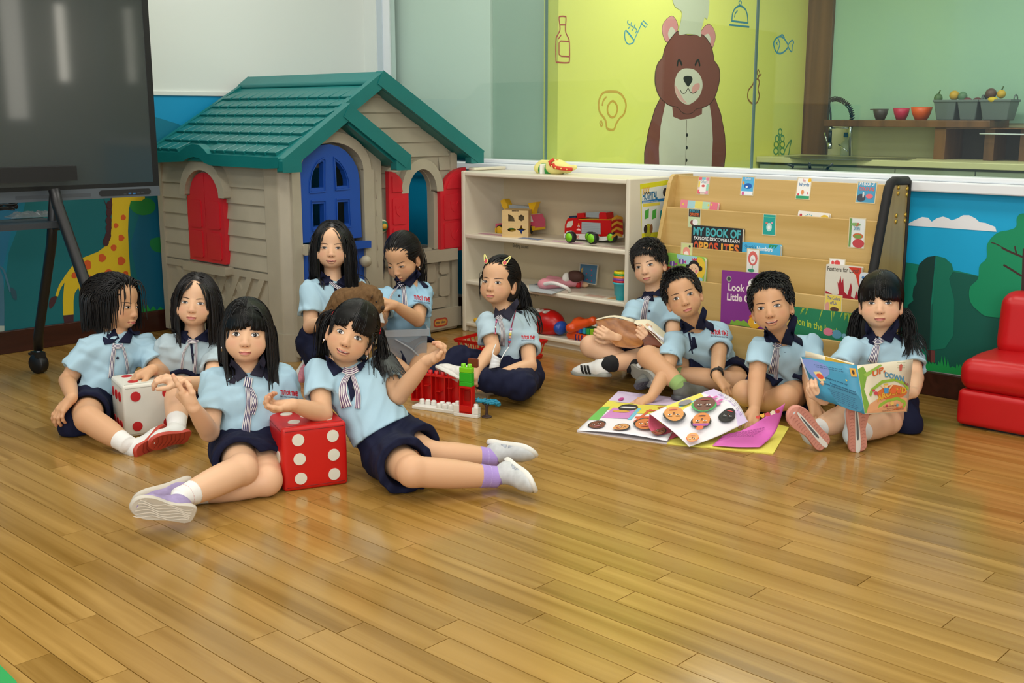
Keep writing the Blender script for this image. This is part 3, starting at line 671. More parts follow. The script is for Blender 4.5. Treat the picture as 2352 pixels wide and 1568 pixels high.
# open shutters either side of the front window
for k, (y0, y1) in enumerate(((3.66, 3.79), (4.012, 4.2))):
    F_ = offs(FM, .018); wd = y1 - y0
    if k == 0: pts = [(y0, .432), (y1, .432), (y1, .755), (y1 - .024, .757)] + [(y0 + (wd - .024) * math.cos(R(a)), .76 + .11 * math.sin(R(a))) for a in range(8, 91, 9)]
    else: pts = [(y0, .432), (y1, .432), (y1, .872)] + [(y1 - (wd - .024) * math.cos(R(a)), .76 + .112 * math.sin(R(a))) for a in range(90, 7, -9)] + [(y0 + .024, .757), (y0, .755)]
    b = B(); b.prism(pts, F_, 0, .026, hr_)
    for z0, z1 in ((.452, .585), (.602, .735)): b.prism(rrect(y0 + .022, z0, y1 - .022, z1, .01), F_, .026, .0315, hr_)
    q = [(y0 + .022, .762), (y1 - .022 - (.02 if k == 0 else 0), .762)]
    if k == 0: q = [(y0 + .022, .765), (y1 - .042, .765)] + [(y0 + .022 + (wd - .066) * math.cos(R(a)), .765 + .08 * math.sin(R(a))) for a in range(15, 91, 15)]
    else: q = [(y0 + .042, .765), (y1 - .022, .765)] + [(y1 - .022 - (wd - .066) * math.cos(R(a)), .765 + .08 * math.sin(R(a))) for a in range(90, 14, -15)]
    b.prism(q, F_, .026, .0315, hr_)
    for zc in (.52, .668):      # moulded tulip
        yc = (y0 + y1) / 2; b.prism([(yc - .03, zc + .03), (yc - .012, zc + .012), (yc, zc + .026), (yc + .012, zc + .012), (yc + .03, zc + .03), (yc + .02, zc - .012), (yc, zc - .028), (yc - .02, zc - .012)], F_, .0315, .034, hr_)
    b.build('shutter', H, .005)
# porch
dl = on(FP, [(680, 367), (693.5, 366), (700, 355.6), (712.7, 341.8), (731.8, 333.3), (753, 331), (774, 336.4), (791, 347), (806, 364), (817, 385), (822, 409), (827.5, 544.6), (689, 558)])[::-1]
def c2(p): return [(600 + x / 4.704, 160 + y / 4.704) for x, y in p]
def c3(p): return [(600 + x / 4.704, 400 + y / 4.704) for x, y in p]
holes = [on(FP, c2(p)) for p in ([(525, 1280), (525, 1190), (545, 1100), (590, 1020), (640, 990), (655, 1000), (655, 1270)], [(785, 985), (830, 1020), (880, 1090), (910, 1180), (915, 1250), (800, 1260)])] + [on(FP, c3(p)) for p in ([(540, 320), (660, 315), (665, 550), (550, 570)], [(810, 300), (920, 295), (930, 530), (815, 545)])]
b = B(); b.prism(dl, FP, -.022, .012, hu, holes=holes)
for hl in holes:
    c = np.mean(np.array(hl), 0); g1 = [tuple(c + (np.array(p) - c) * 1.22) for p in hl]; g2 = [tuple(c + (np.array(p) - c) * 1.34) for p in hl]
    g0 = [tuple(c + (np.array(p) - c) * 1.0) for p in hl]; b.prism(g2, FP, .012, .018, hu, holes=[g1])
b.build('upper_door', H, .004)
b = B(); b.prism(on(FP, [(688, 830), (690, 582), (700, 578), (702, 566), (838, 556), (841, 800)]), FP, -.022, .008, hu); b.prism(on(FP, [(800, 553), (841, 551), (841, 567), (800, 571)]), FP, 0, .04, hu); b.build('lower_door', H, .005)
ky, kz = on(FP, [(825, 598)])[0]
b = B(); b.lathe([(0, 0), (.012, 0), (.012, .02), (.026, .03), (.03, .045), (.024, .06), (0, .066)], (FP[0] + FP[1] * ky + FP[2] * kz + FP[3] * .008, FP[1], FP[2], FP[3]), hb); b.build('door_knob', H)
b = B(); b.prism(on(FP, [(688, 585), (701, 584), (701, 560), (688, 561)]), FP, 0, .04, hb); b.build('hinge', H, .006)
# porch front: posts, arch and gable around the doorway
dp = [(3.098, .03), (3.47, .03), (3.475, .88)] + circ(3.285, .885, .188, .135, n=14, a0=0, a1=180) + [(3.098, .88)]
b = B(); b.prism([(3.05, .02), (3.6, .02), (3.6, .93), (3.335, 1.12), (3.06, .93)], FP, -.05, 0, hb, holes=[dp])
oa = circ(3.285, .885, .235, .185, n=22, a0=0, a1=180); ia = circ(3.285, .885, .186, .135, n=22, a0=0, a1=180); b.prism([(3.55, .03), (3.55, .885)][:0] + oa + ia[::-1], FP, 0, .022, hb)
b.prism(rect(3.471, .03, 3.535, .885), FP, 0, .022, hb); b.prism(rect(3.05, .03, 3.099, .885), FP, 0, .022, hb)
b.prism(rect(3.045, .02, 3.1, .13), FP, 0, .032, hb); b.prism(rect(3.466, .02, 3.56, .13), FP, 0, .032, hb)
b.build('porch_front', H, .006)
b = B(); b.prism([(-4.45, YH - .02), (-4.335, YH - .02), (-4.295, YH + .02), (-4.295, YH + .035), (-4.45, YH + .035)], W0, .13, .93, hb)
b.prism([(-4.46, YH - .03), (-4.33, YH - .03), (-4.285, YH + .015), (-4.285, YH + .04), (-4.46, YH + .04)], W0, .0, .132, hb); b.build('corner_post', H, .008)
for r in range(6):      # shingled flank beside the doorway
    for c in range(2): 
        b = B(); z0 = .40 + r * .085; y0 = 3.565 + c * .038
        b.hexa([(XP - .045 * c + .004, y0, z0), (XP - .045 * (c + 1) + .004, y0 + .037, z0 - .01), (XP - .045 * (c + 1) - .02, y0 + .037, z0 - .01), (XP - .045 * c - .02, y0, z0), (XP - .045 * c - .006, y0, z0 + .083), (XP - .045 * (c + 1) - .006, y0 + .037, z0 + .073), (XP - .045 * (c + 1) - .02, y0 + .037, z0 + .073), (XP - .045 * c - .02, y0, z0 + .083)], mat('playhouse_shingle', '#a8948a', .55)); b.build('shingle', H)
b = B(); by, bz = on(FM, [(868, 518)])[0]; Fb = (FM[0] + V(.03, by - .0, bz), FM[1], FM[2], FM[3])
b.lathe([(.034, -.03), (.034, .006), (.03, .012), (0, .014)], Fb, '#d8cfb0'); b.lathe([(.026, .012), (.026, .018), (0, .02)], Fb, '#1d6a4c'); b.lathe([(.014, .016), (.012, .028), (0, .03)], Fb, '#d9a02c'); b.build('doorbell', H)
b = B(); Fo = offs(FM, .0305); ly, lz = on(Fo, [(1012, 740)])[0]
b.flat(rrect(ly - .052, lz - .024, ly + .052, lz + .024, .022), Fo, .0003, '#b5452f'); b.flat(rrect(ly - .043, lz - .015, ly + .043, lz + .015, .014), Fo, .0006, '#cf9a48'); b.text('little tikes', Fo, .0009, .018, '#23304f', ly, lz - .005, width=.07, bold=.02, align='C'); b.build('maker_badge', H)
# roof
def slope(y): return 1.335 - abs(y - 3.6) * .585
X0, X1, X2 = -5.42, -4.275, -4.215
Rf = empty('roof', (0, 0, 0)); Rf.parent = H; Rf.location = -H.location
FX = (V(0, 0, 0), V(0, 1, 0), V(0, 0, 1), V(1, 0, 0))
b = B(); b.prism([(2.96, .955), (3.6, 1.325), (3.6, 1.27), (3.0, .92), (2.96, .92)][::-1], FX, X0, X1, ht); b.prism([(3.6, 1.335), (3.6, 1.265), (4.2, .915), (4.27, .9), (4.27, .95)][::-1], FX, X0, X1, ht)
b.prism([(2.96, .955), (3.335, slope(3.335)), (3.335, 1.12), (3.0, .92), (2.96, .92)][::-1], FX, X1 - .2, X2, ht); b.prism([(3.335, 1.18), (3.335, 1.10), (3.635, .9), (3.7, .885), (3.7, .945)][::-1], FX, X1 - .16, X2, ht)
b.build('roof_shell', Rf, .008)
b = B(); F_ = (V(0, 2.955, 0), V(1, 0, 0), V(0, 0, 1), V(0, -1, 0))
fa = [(363, 349), (415, 349), (423, 343), (432, 336), (447, 330), (462, 333), (472, 342), (481, 353), (550, 357), (615, 361), (643, 361), (643, 386), (615, 387), (560, 384), (490, 380), (474, 374), (462, 363), (449, 360), (436, 363), (424, 371), (363, 373)]
b.prism(on(F_, fa)[::-1], F_, -.03, .012, ht); b.build('eave_fascia', Rf, .008)
b = B(); c_, s_ = nrm(V(.64, .375)); n_ = V(-s_, c_)
def along(y0, z0, y1, z1, th, x0, x1):
    d = nrm(V(y1 - y0, z1 - z0)); q = V(d[1], -d[0]) if d[0] > 0 else V(-d[1], d[0]); b.prism([(y0, z0), (y1, z1), (y1 + q[0] * th, z1 + q[1] * th), (y0 + q[0] * th, z0 + q[1] * th)], FX, x0, x1, ht)
b = B(); along(3.30, 1.165, 3.6, 1.355, .062, X1 - .023, X1 + .016); b.build('gable_board', Rf, .008)
b = B(); along(3.592, 1.358, 4.28, .957, .075, X1 - .03, X1 + .02); b.prism(rect(4.183, .893, 4.278, .953), FX, X1 - .027, X1 + .017, ht); b.build('gable_board', Rf, .008)
b = B(); along(2.95, .952, 3.345, 1.204, .062, X2 - .033, X2 + .016); b.prism(rect(2.947, .893, 3.05, .95), FX, X2 - .027, X2 + .017, ht); b.build('porch_board', Rf, .008)
b = B(); along(3.335, 1.196, 3.71, .95, .07, X2 - .03, X2 + .02); b.prism(rect(3.613, .88, 3.707, .945), FX, X2 - .027, X2 + .017, ht); b.build('porch_board', Rf, .008)
b = B(); b.prism([(3.53, 1.305), (3.6, 1.355), (3.67, 1.305), (3.67, 1.285), (3.6, 1.33), (3.53, 1.285)][::-1], FX, X0, X1 - .0, ht); b.build('ridge_cap', Rf, .008)
b = B(); Fz = (V(-5.4, 0, 0), V(0, 1, 0), V(0, 0, 1), V(1, 0, 0)); b.prism(on(Fz, [(895, 215), (905, 201), (926, 200), (1000, 276), (985, 300)])[::-1], Fz, -.03, .03, ht); b.build('back_board', Rf, .006)
b = B(); along(2.96, .968, 3.56, 1.318, .02, X0, X0 + .03); b.build('verge_strip', Rf, .006)
tile = None; rows_ = 7; L_ = math.hypot(.6, .351); dy, dz = .6 / L_, .351 / L_; TW = .085; TH = .083
for r in range(rows_):
    q0 = .018 + r * .0835
    yy = 2.965 + dy * q0; xe = X2 - .05 if yy + dy * .07 < 3.28 else X1 - .03
    n = int((xe - (X0 + .035)) / TW + .5)
    for c in range(n):
        x = X0 + .035 + c * TW
        if r == 0 and -5.14 < x + TW / 2 < -4.86: continue
        if tile is None:
            b = B(); a = V(TW * .985, 0, 0); dn = V(0, -dy, -dz); nn = V(0, -dz, dy)
            P0 = dn * -TH; b.add([P0, P0 + a, a + dn * .008 + nn * .016, nn * .010, P0 - nn * .004, P0 + a - nn * .004, a + dn * .008 - nn * .004, -nn * .004], [(0, 3, 2, 1), (3, 7, 6, 2), (0, 4, 7, 3), (1, 2, 6, 5), (0, 1, 5, 4)], ht)
            o = b.build('roof_tile', Rf, .0025, 1); tile = o.data
        else: o = link('roof_tile', tile, Rf); modbevel(o, .0025, 1)
        o.location = (x, yy, .962 + dz * q0)
        o.location = Vector(o.location) 
# ------------------------------------------------------------------ interactive screen on its wheeled stand
dW = V(.098, .995, 0) / np.linalg.norm(V(.098, .995, 0)); nW = np.cross(dW, V(0, 0, 1))
FT = (hit(367, 449, 0, -4.6), dW, V(0, 0, 1), nW)
blk = mat('black_powder', '#0c0d0f', .45, bump=.05, bscale=300); mat('screen_glass', '#2b3231', .22, spec=.6, coat=.7); mat('bezel_black', '#090a0b', .35); mat('screen_grey', '#525a61', .35)
TVo = empty('interactive_screen', FT[0] - nW * .2 - V(0, 0, FT[0][2]), 'large grey-black interactive screen on a black wheeled stand by the giraffe mural', 'screen')
b = B(); b.prism(rrect(-1.62, 0, 0, .99, .006), FT, -.075, -.004, 'bezel_black'); b.build('housing', TVo, .004)
b = B(); b.prism(rect(-1.62, 0, -.0, .044), FT, -.01, .004, 'screen_grey'); b.build('lower_bar', TVo, .003)
b = B(); b.prism(rect(-1.62, .044, 0, .99), FT, -.004, .002, 'bezel_black', holes=[rect(-1.6, .062, -.026, .972)]); b.build('bezel', TVo, .0015)
b = B(); b.prism(rect(-1.601, .061, -.025, .973), FT, -.004, -.0005, 'screen_glass'); b.build('glass', TVo)
b = B(); Fb = offs(FT, .0045); b.prism(rrect(-.273, .009, -.042, .035, .0125), Fb, 0, .0015, '#15181b'); q = on(Fb, [(287, 445), (298, 444), (308, 444), (318, 443), (327, 442)])
for k, (u, v) in enumerate(q): b.flat(rect(u - .006, v - .003, u + .006, v + .003), Fb, .0018, '#2f6fa8' if k in (1, 2) else '#30343a')
b.build('port_panel', TVo)
b = B(); b.prism(rect(-.62, .012, -.31, .026), Fb, -.001, .0008, '#43494f'); b.build('pen_tray', TVo)
A0 = Z(85, 853); 
def stp(x, y): d = ray(x, y); return EYE + d * (((A0 - EYE) @ dW) / (d @ dW))
for k in (0, -1.05):
    s_ = dW * k; top = stp(130, 440) + s_; a = stp(88, 800) + s_; bt = stp(132, 470) + s_; lb = stp(210, 690) + s_; lf = bt + (lb - bt) * 1.55; foot = V(lf[0] + .02, lf[1] - .002, .12)
    b = B(); b.tube([stp(125, 450) + s_, stp(118, 560) + s_, a + V(.012, 0, .06), a + V(0, 0, -.005)], .021, blk, 14); b.build('stand_leg', TVo)
    b = B(); b.tube([bt + V(-.02, 0, .06), bt, lf, foot], .023, blk, 14); b.build('stand_leg', TVo)
    for p in (a, foot):
        b = B(); c = V(p[0] - .01, p[1], .045); b.tube([V(p[0], p[1], p[2]), V(p[0], p[1], .085)], .009, 'aluminium', 8)
        b.lathe([(0, -.022), (.04, -.022), (.045, -.015), (.045, .015), (.04, .022), (0, .022)], (c, nrm(V(1, .3, 0)), V(0, 0, 1), nrm(np.cross(nrm(V(1, .3, 0)), V(0, 0, 1)))), blk)
        b.bx(c + V(-.03, -.02, .03), c + V(.035, .02, .055), blk); b.bx(c + V(-.075, -.012, .03), c + V(-.03, .012, .04), blk); b.build('caster', TVo)
    b = B(); p1 = stp(112, 523) + s_; p2 = stp(137, 522) + s_; b.tube([p1 - V(0, 0, .004), p2 - V(0, 0, .004)], .008, blk); b.build('clamp', TVo)
b = B(); c = stp(120, 512); F_ = (V(c[0], c[1], c[2]), nW, dW, V(0, 0, 1)); b.prism(rect(-.16, -1.1, .1, .015), F_, -.012, .012, mat('tray_grey', '#2c3136', .5)); b.build('tray', TVo, .003)
b = B(); b.prism(rect(-.1, -1.2, -.02, .1), (stp(125, 400), nW, dW, V(0, 0, 1)), -.03, .03, blk); b.build('mount_beam', TVo)
# things on the tray: a wrapped packet and a bundle of cable
c = stp(85, 500); s = S()
tz = F_[0][2] + .012
cc = c + dW * -.02
b = B(); rg = np.random.RandomState(2); NX, NY = 22, 10
P = []
for i in range(NX):
    for j in range(NY):
        u, v = i / (NX - 1), j / (NY - 1); e = min(u, 1 - u) * 5; e = min(e, min(v, 1 - v) * 5, 1)
        p = V(cc[0], cc[1], tz + .003) + dW * (u - .5) * .2 + nW * ((v - .5) * .1) + V(0, 0, e * (.012 + .012 * rg.rand())); P.append(p)
b.add(P, [(i * NY + j, (i + 1) * NY + j, (i + 1) * NY + j + 1, i * NY + j + 1) for i in range(NX - 1) for j in range(NY - 1)], plasticclear('clear_film', (.8, .85, .86), .45, (.35, .4, .42)))
o = b.build('plastic_packet', None, label='crumpled clear plastic packet lying on the tray of the screen stand', cat='packet'); o.modifiers.new('sol', 'SOLIDIFY').thickness = .002
b = B(); c3_ = V(*(stp(14, 505))); c3_[2] = tz + .008
for k in range(5):
    ph = k * 1.3; b.tube([c3_ + dW * (.05 * math.cos(t + ph)) + nW * (.022 * math.sin(t * 1.5 + ph)) + V(0, 0, .007 * k * .8 + .004 * math.sin(2 * t)) for t in np.linspace(0, 5.5, 20)], .004, blk, 6)
b.build('cable_bundle', None, label='coiled black cable on the tray below the screen', cat='cable')
# ------------------------------------------------------------------ low white toy shelf
cr = mat('shelf_cream', '#e3dbc6', .35, bump=.04, bscale=50, vary=.03); crb = mat('shelf_back_cream', '#d3c3a1', .5)
SX0, SX1, SY0, SY1 = -4.278, -3.16, 4.125, 4.44
SH = empty('toy_shelf', ((SX0 + SX1) / 2, 4.28, 0), 'low cream open toy shelf between playhouse and book display', 'shelf')
for x0 in (SX0, SX1 - .024): b = B(); b.bx((x0, SY0, 0), (x0 + .024, SY1, .858), cr); b.build('side_panel', SH, .006)
for z0, z1, nm in ((.832, .855, 'top_board'), (.505, .528, 'shelf_board'), (.257, .28, 'shelf_board'), (.03, .052, 'bottom_board')):
    b = B(); b.bx((SX0 + .022, SY0 + .004, z0), (SX1 - .022, SY1 - .01, z1), cr); b.build(nm, SH, .007, 3)
b = B(); b.bx((SX0 + .02, SY1 - .014, .03), (SX1 - .02, SY1, .85), crb); b.build('back_board', SH)
b = B(); b.bx((SX0 + .02, SY0 + .03, 0), (SX1 - .02, SY0 + .045, .032), cr); b.build('kick_board', SH)
b = B(); b.bx((SX0 - .02, 4.2, .858), (SX0 + .03, SY1, .872), cr); b.build('end_lip', SH, .004)
Fk = (V(0, SY1 - .0145, 0), V(1, 0, 0), V(0, 0, 1), V(0, -1, 0))
b = B(); u, v = on(Fk, [(1178, 562)])[0]; b.text('Ending sound', Fk, .0004, .03, '#3b3a36', u, v - .012, width=.115); b.build('shelf_word', SH)
b = B(); u, v = on(Fk, [(1205, 672)])[0]; b.text('newspaper', Fk, .0004, .03, '#6b6256', u, v - .008, width=.11); b.build('shelf_word', SH)
b = B()
for (x0, x1, y, z, c) in ((-4.2, -4.0, 4.17, .528, '#b98a98'), (-3.9, -3.76, 4.16, .528, '#6a7fa0'), (-3.7, -3.5, 4.17, .528, '#c9a8b4'), (-3.36, -3.22, 4.16, .528, '#b9a59a'), (-3.46, -3.34, 4.16, .28, '#c0a08c'), (-3.32, -3.24, 4.17, .28, '#d9a86c')):
    b.bx((x0, y, z), (x1, y + .05, z + .0006), c)
b.build('label_strip', SH, kind='stuff')
# book-repair poster on the end panel of the shelf
Fp = (V(SX1, 0, 0), V(0, 1, 0), V(0, 0, 1), V(1, 0, 0)); Fp = offs(Fp, .0005)
b = B(); fx = lambda *p: on(Fp, p); Y = '#e3dc1e'
b.prism(fx((1475, 557), (1532, 552), (1535, 413), (1470, 423))[::-1] if 0 else fx((1475, 557), (1532, 552), (1535, 413), (1470, 423)), Fp, 0, .0012, Y); F2 = offs(Fp, .0012)
b.flat(fx((1474, 536), (1532, 530), (1534, 424), (1473, 434)), F2, .0003, '#e9ebe3')
u, v = fx((1475, 447))[0]; b.text('BOOK', F2, .0006, .05, '#e7b23a', u, v, width=.058, bold=.03); u, v = fx((1475, 459))[0]; b.text('HOSPITAL', F2, .0006, .05, '#1f6f9a', u, v, width=.118, bold=.03)
b.flat(fx((1474, 467), (1530, 461), (1530, 454), (1474, 461)), F2, .0005, '#2477b8'); u, v = fx((1476, 466))[0]; b.text('Attention all book nurses and doctors', F2, .0007, .012, '#f4f4f0', u, v, width=.12)
b.flat(fx((1476, 475), (1515, 471), (1515, 464), (1476, 468)), F2, .0005, '#ecd94a')
for x in (1480, 1497, 1515): b.flat(fx((x, 504), (x + 9, 500), (x + 10, 479), (x + 1, 484)), F2, .0006, '#4fae3c' if x < 1510 else '#2b9a9a')
b.flat(circ(*fx((1488, 530))[0], .03, .034), F2, .0006, '#b9b52c'); b.flat(circ(*fx((1482, 526))[0], .014, .02), F2, .0009, '#33261f'); b.flat(circ(*fx((1495, 525))[0], .012, .022), F2, .0009, '#8b5a30')
b.flat(circ(*fx((1527, 441))[0], .018, .02), F2, .0006, '#3b2a22')
b.build('repair_poster', SH)
# ------------------------------------------------------------------ sloping book display
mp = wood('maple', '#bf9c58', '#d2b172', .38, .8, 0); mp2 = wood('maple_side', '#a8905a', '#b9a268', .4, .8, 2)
BX0, BX1 = -3.03, -1.975
BC = empty('book_display', ((BX0 + BX1) / 2, 4.3, 0), 'maple tiered book display with black foam edge against the sill', 'bookcase')
FXb = (V(0, 0, 0), V(0, 1, 0), V(0, 0, 1), V(1, 0, 0))
side = [(4.44, 0), (4.44, .876), (4.30, .878), (4.282, .868), (4.265, .84), (4.18, .535), (4.05, .1), (4.045, 0)]
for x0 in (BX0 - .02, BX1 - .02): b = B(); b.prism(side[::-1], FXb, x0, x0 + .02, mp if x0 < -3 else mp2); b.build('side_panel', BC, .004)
TI = [(4.235, .732, .54), (4.188, .563, .39), (4.132, .424, .22), (4.085, .257, .1)]
b = B(); b.prism([(4.33, .872), (4.318, .872), (4.275, .58), (4.29, .58)], FXb, BX0, BX1 - .02, mp); b.build('back_board', BC, .002)
for y, z, zb in TI:
    b = B(); b.prism([(y + .012, z), (y, z), (y - .002, zb), (y + .01, zb)], FXb, BX0, BX1 - .02, mp); b.build('tier_board', BC, .003)
    b = B(); b.bx((BX0, y, zb - .01), (BX1 - .02, y + .06, zb + .004), mp); b.build('tier_shelf', BC)
b = B(); b.bx((BX0, 4.055, .0), (BX1 - .02, 4.07, .1), mp); b.build('plinth', BC, .003)
b = B(); fo = mat('black_foam', '#141414', .7)
b.tube([V(BX1 - .008, y, z) for y, z in [(4.43, .884), (4.31, .888), (4.285, .88), (4.268, .855), (4.255, .81), (4.18, .535), (4.1, .27), (4.06, .13)]], .019, fo, 10); b.build('foam_edge', BC)
b = B(); b.tube([V(BX1 + .002, 4.438, z) for z in (.885, .5, .02)], .008, fo, 8); b.build('foam_edge', BC)
for x, y in ((2063, 437), (2083, 440), (2058, 502), (2079, 500)):
    b = B(); u, v = on(offs(FXb, BX1), [(x, y)])[0]
    for dz in (.012, -.012): b.lathe([(0, -.002), (.009, -.002), (.009, .004), (0, .005)], (V(BX1, u, v + dz), V(0, 1, 0), V(0, 0, 1), V(1, 0, 0)), mat('brass', '#d2b04c', .3, metal=.7))
    b.build('screw_pair', BC)
def tierF(k):        # plane of a tier's front face
    if k == 0: y0, z0, y1, z1 = 4.318, .872, 4.275, .58
    else: y, z, zb = TI[k - 1]; y0, z0, y1, z1 = y, z, y - .002, zb
    v = nrm(V(0, y0 - y1, z0 - z1)); o = V(0, y1, z1); return (o, V(1, 0, 0), v, np.cross(V(1, 0, 0), v))
def card(k, cx, cy, w_, h_, base, marks):
    F_ = offs(tierF(k), .0008); u, v = on(F_, [(cx, cy)])[0]; b = B(); w_ *= .92; h_ *= 1
    b.prism(rect(u - w_ / 2 - .004, v - h_ / 2 - .004, u + w_ / 2 + .004, v + h_ / 2 + .004), F_, -.0005, .0004, '#d9c9a0'); b.prism(rect(u - w_ / 2, v - h_ / 2, u + w_ / 2, v + h_ / 2), F_, 0, .0007, base)
    for i, mk in enumerate(marks):
        z = .001 + .0002 * i
        if mk[0] == 'r': b.flat(rect(u + mk[1] * w_, v + mk[2] * h_, u + mk[3] * w_, v + mk[4] * h_), F_, z, mk[5])
        if mk[0] == 'e': b.flat(circ(u + mk[1] * w_, v + mk[2] * h_, mk[3] * w_, mk[4] * h_, 12), F_, z, mk[5])
        if mk[0] == 't': b.text(mk[1], F_, z, .02, mk[5], u, v + mk[2] * h_, width=mk[3] * w_, bold=mk[4], align='C')
    b.build('picture_card', BC)
card(0, 1616, 426, .06, .075, '#f2d8d8', [('r', -.5, .3, -.2, .5, '#e86a7a'), ('r', -.2, .3, .15, .5, '#79c8d8'), ('r', .2, .3, .5, .5, '#e88aa0'), ('r', -.5, -.1, -.3, .25, '#f0d860'), ('r', .3, -.3, .5, .1, '#9adcc0'), ('r', -.5, -.5, -.25, -.25, '#e86a7a'), ('r', .2, -.5, .5, -.3, '#e8a0b8'), ('r', -.32, -.4, .3, .34, '#f6f4ee'), ('e', 0, -.02, .16, .08, '#d9605f'), ('t', 'On Road', .14, .5, 0, '#5a87a0')])
card(0, 1717, 427, .065, .078, '#58b4e4', [('e', .05, 0, .34, .16, '#1f5fb4'), ('e', -.05, -.05, .1, .06, '#f2f5f7'), ('e', -.36, .16, .1, .1, '#f0a040'), ('r', -.5, -.5, .5, -.3, '#f2f5f7'), ('e', -.3, -.42, .12, .1, '#d86aa0'), ('t', 'Numbers', .32, .5, 0, '#e8f2f6')])
card(0, 1846, 433, .066, .085, '#f4f3ee', [('t', 'Words', .12, .8, .02, '#2573a8'), ('e', .4, .42, .12, .1, '#f0c030'), ('r', -.5, -.5, .5, -.36, '#32a070'), ('e', -.05, -.18, .12, .12, '#e8955a'), ('e', -.36, -.3, .07, .06, '#d83a50'), ('e', .36, -.22, .05, .05, '#d86a80'), ('t', 'First', .32, .2, 0, '#d84a50')])
card(0, 1990, 442, .085, .08, '#4d9cc0', [('t', 'MY BOOK OF', .36, .85, .02, '#f2f2f0'), ('t', 'COLOURS', .1, .85, .03, '#e05a4a'), ('e', -.25, -.28, .24, .2, '#3c4450'), ('e', .2, -.18, .2, .12, '#e8707a'), ('e', -.14, -.12, .05, .16, '#d8d8d8')])
card(1, 1595, 501, .066, .08, '#c8dcae', [('r', -.5, .08, .5, .5, '#23262a'), ('t', 'MY BOOK OF', .32, .85, .02, '#4aa8c0'), ('t', 'OPPOSITES', .12, .85, .03, '#e0703c'), ('e', -.15, -.25, .2, .14, '#8a5048'), ('e', .1, -.22, .24, .18, '#f2f0ec')])
card(1, 1767, 516, .062, .085, '#23a49a', [('e', 0, -.12, .24, .22, '#bfe4dc'), ('e', -.22, .08, .1, .05, '#e07a6a'), ('e', .22, .1, .1, .05, '#e0a0b4'), ('r', -.5, .36, .5, .4, '#56c0a0'), ('e', 0, -.14, .12, .1, '#f4f6f2')])
card(1, 1968, 535, .07, .115, '#dfe4e0', [('r', -.5, -.5, -.36, .5, '#6a9a58'), ('e', .15, -.36, .4, .16, '#c0444a'), ('e', .1, -.1, .36, .1, '#c86a3c'), ('e', .1, -.12, .26, .07, '#7a9a48'), ('e', -.1, .3, .34, .06, '#7fae6a'), ('t', 'UP', .24, .24, .02, '#c8503c'), ('t', 'DOWN', .1, .4, .02, '#4a90b0')])
card(2, 1577, 577, .06, .07, '#d6dc9a', [('e', 0, -.05, .36, .34, '#ee9a8a'), ('e', 0, -.2, .24, .22, '#f8e2dc'), ('e', .3, .34, .1, .08, '#30302a')])
card(2, 1729, 601, .06, .105, '#eeeee6', [('e', 0, .14, .42, .3, '#dd6a62'), ('e', 0, .1, .24, .18, '#f6f2ee'), ('e', -.1, -.36, .3, .07, '#3f9a78'), ('r', -.03, -.4, .03, -.16, '#5fae7a'), ('r', -.14, .1, .14, .12, '#a04a4a'), ('r', -.1, .05, .1, .07, '#a04a4a')])
card(2, 1923, 604, .07, .03, '#f0eeea', [('e', 0, 0, .2, .4, '#d84a4a'), ('e', -.3, 0, .1, .3, '#d84a4a')])
card(3, 1914, 698, .075, .07, '#e8cf58', [('t', 'The Colors', .24, .8, .01, '#43509a'), ('t', 'of Us', -.02, .4, .01, '#43509a'), ('e', .1, -.3, .28, .14, '#5a3a2c'), ('e', -.36, -.2, .14, .3, '#d89a8a')])
# books in the pockets
def book(k, px, th, cover, label, marks, gap=.004, name='picture_book', pages='#ece6d4', lean=0):
    F_ = offs(tierF(k), gap + th); pts = on(F_, px); xs = [p[0] for p in pts]; ys = [p[1] for p in pts]; x0, x1, y1 = min(xs), max(xs), max(ys)
    w_ = x1 - x0; slope_ = (pts[1][1] - pts[0][1]) / (pts[1][0] - pts[0][0]) if len(pts) > 1 else 0
    a = math.atan(slope_); o, u, v, n = F_; c, s_ = math.cos(a), math.sin(a)
    Fb_ = (o + u * pts[0][0] + v * pts[0][1], u * c + v * s_, v * c - u * s_, n); return Fb_, math.hypot(pts[1][0] - pts[0][0], pts[1][1] - pts[0][1])
def make_book(k, pl, pr, hgt, th, cover, label, draw, gap=.004, rc=.006):
    F_, w_ = book(k, [pl, pr], th, cover, label, None, gap)
    e = empty('picture_book', F_[0] + F_[1] * w_ / 2 - F_[2] * hgt, label, 'book')
    b = B(); b.prism(rrect(.002, -hgt + .002, w_ - .002, -.003, rc), F_, -th + .001, -.001, '#ece6d4'); b.build('page_block', e)
    b = B(); b.prism(rrect(0, -hgt, w_, 0, rc), F_, -.0012, 0, cover); b.prism(rrect(0, -hgt, w_, 0, rc), F_, -th, -th + .0012, cover); draw(b, F_, w_, hgt); b.build('cover', e)
def d1(b, F_, w, h):
    for i, c in enumerate(('#e88a94', '#a9d3d8', '#e6d870', '#b4dcb8', '#e87a8c')): b.flat(rect(i * w / 5, -.05, (i + 1) * w / 5, -.001), F_, .0003, c)
    b.flat(circ(w * .42, -.05, w * .14, .018), F_, .0006, '#f2f0ea'); b.text('Together', F_, .0009, .02, '#5aa0b8', w * .42, -.048, width=w * .2, align='C')
    for x, y in ((.76, .015), (.84, .012), (.78, .035), (.87, .04), (.08, .02), (.1, .045)): b.flat(circ(w * x, -y, .005), F_, .0006, '#e8d05a')
make_book(0, (1564, 458), (1649, 465), .15, .018, '#e88a94', 'pink, blue and yellow striped board book in the top tier', d1)
def d2(b, F_, w, h):
    b.flat(circ(w * .1, -.018, .006), F_, .0004, '#c0404a'); b.flat(circ(w * .86, -.03, .022), F_, .0004, '#e4bf3c')
    for k in range(9): b.flat(circ(w * .36 + .015 * math.cos(k * .7), -.024 + .012 * math.sin(k * .7), .003, n=8), F_, .0004, '#6ab4bc')
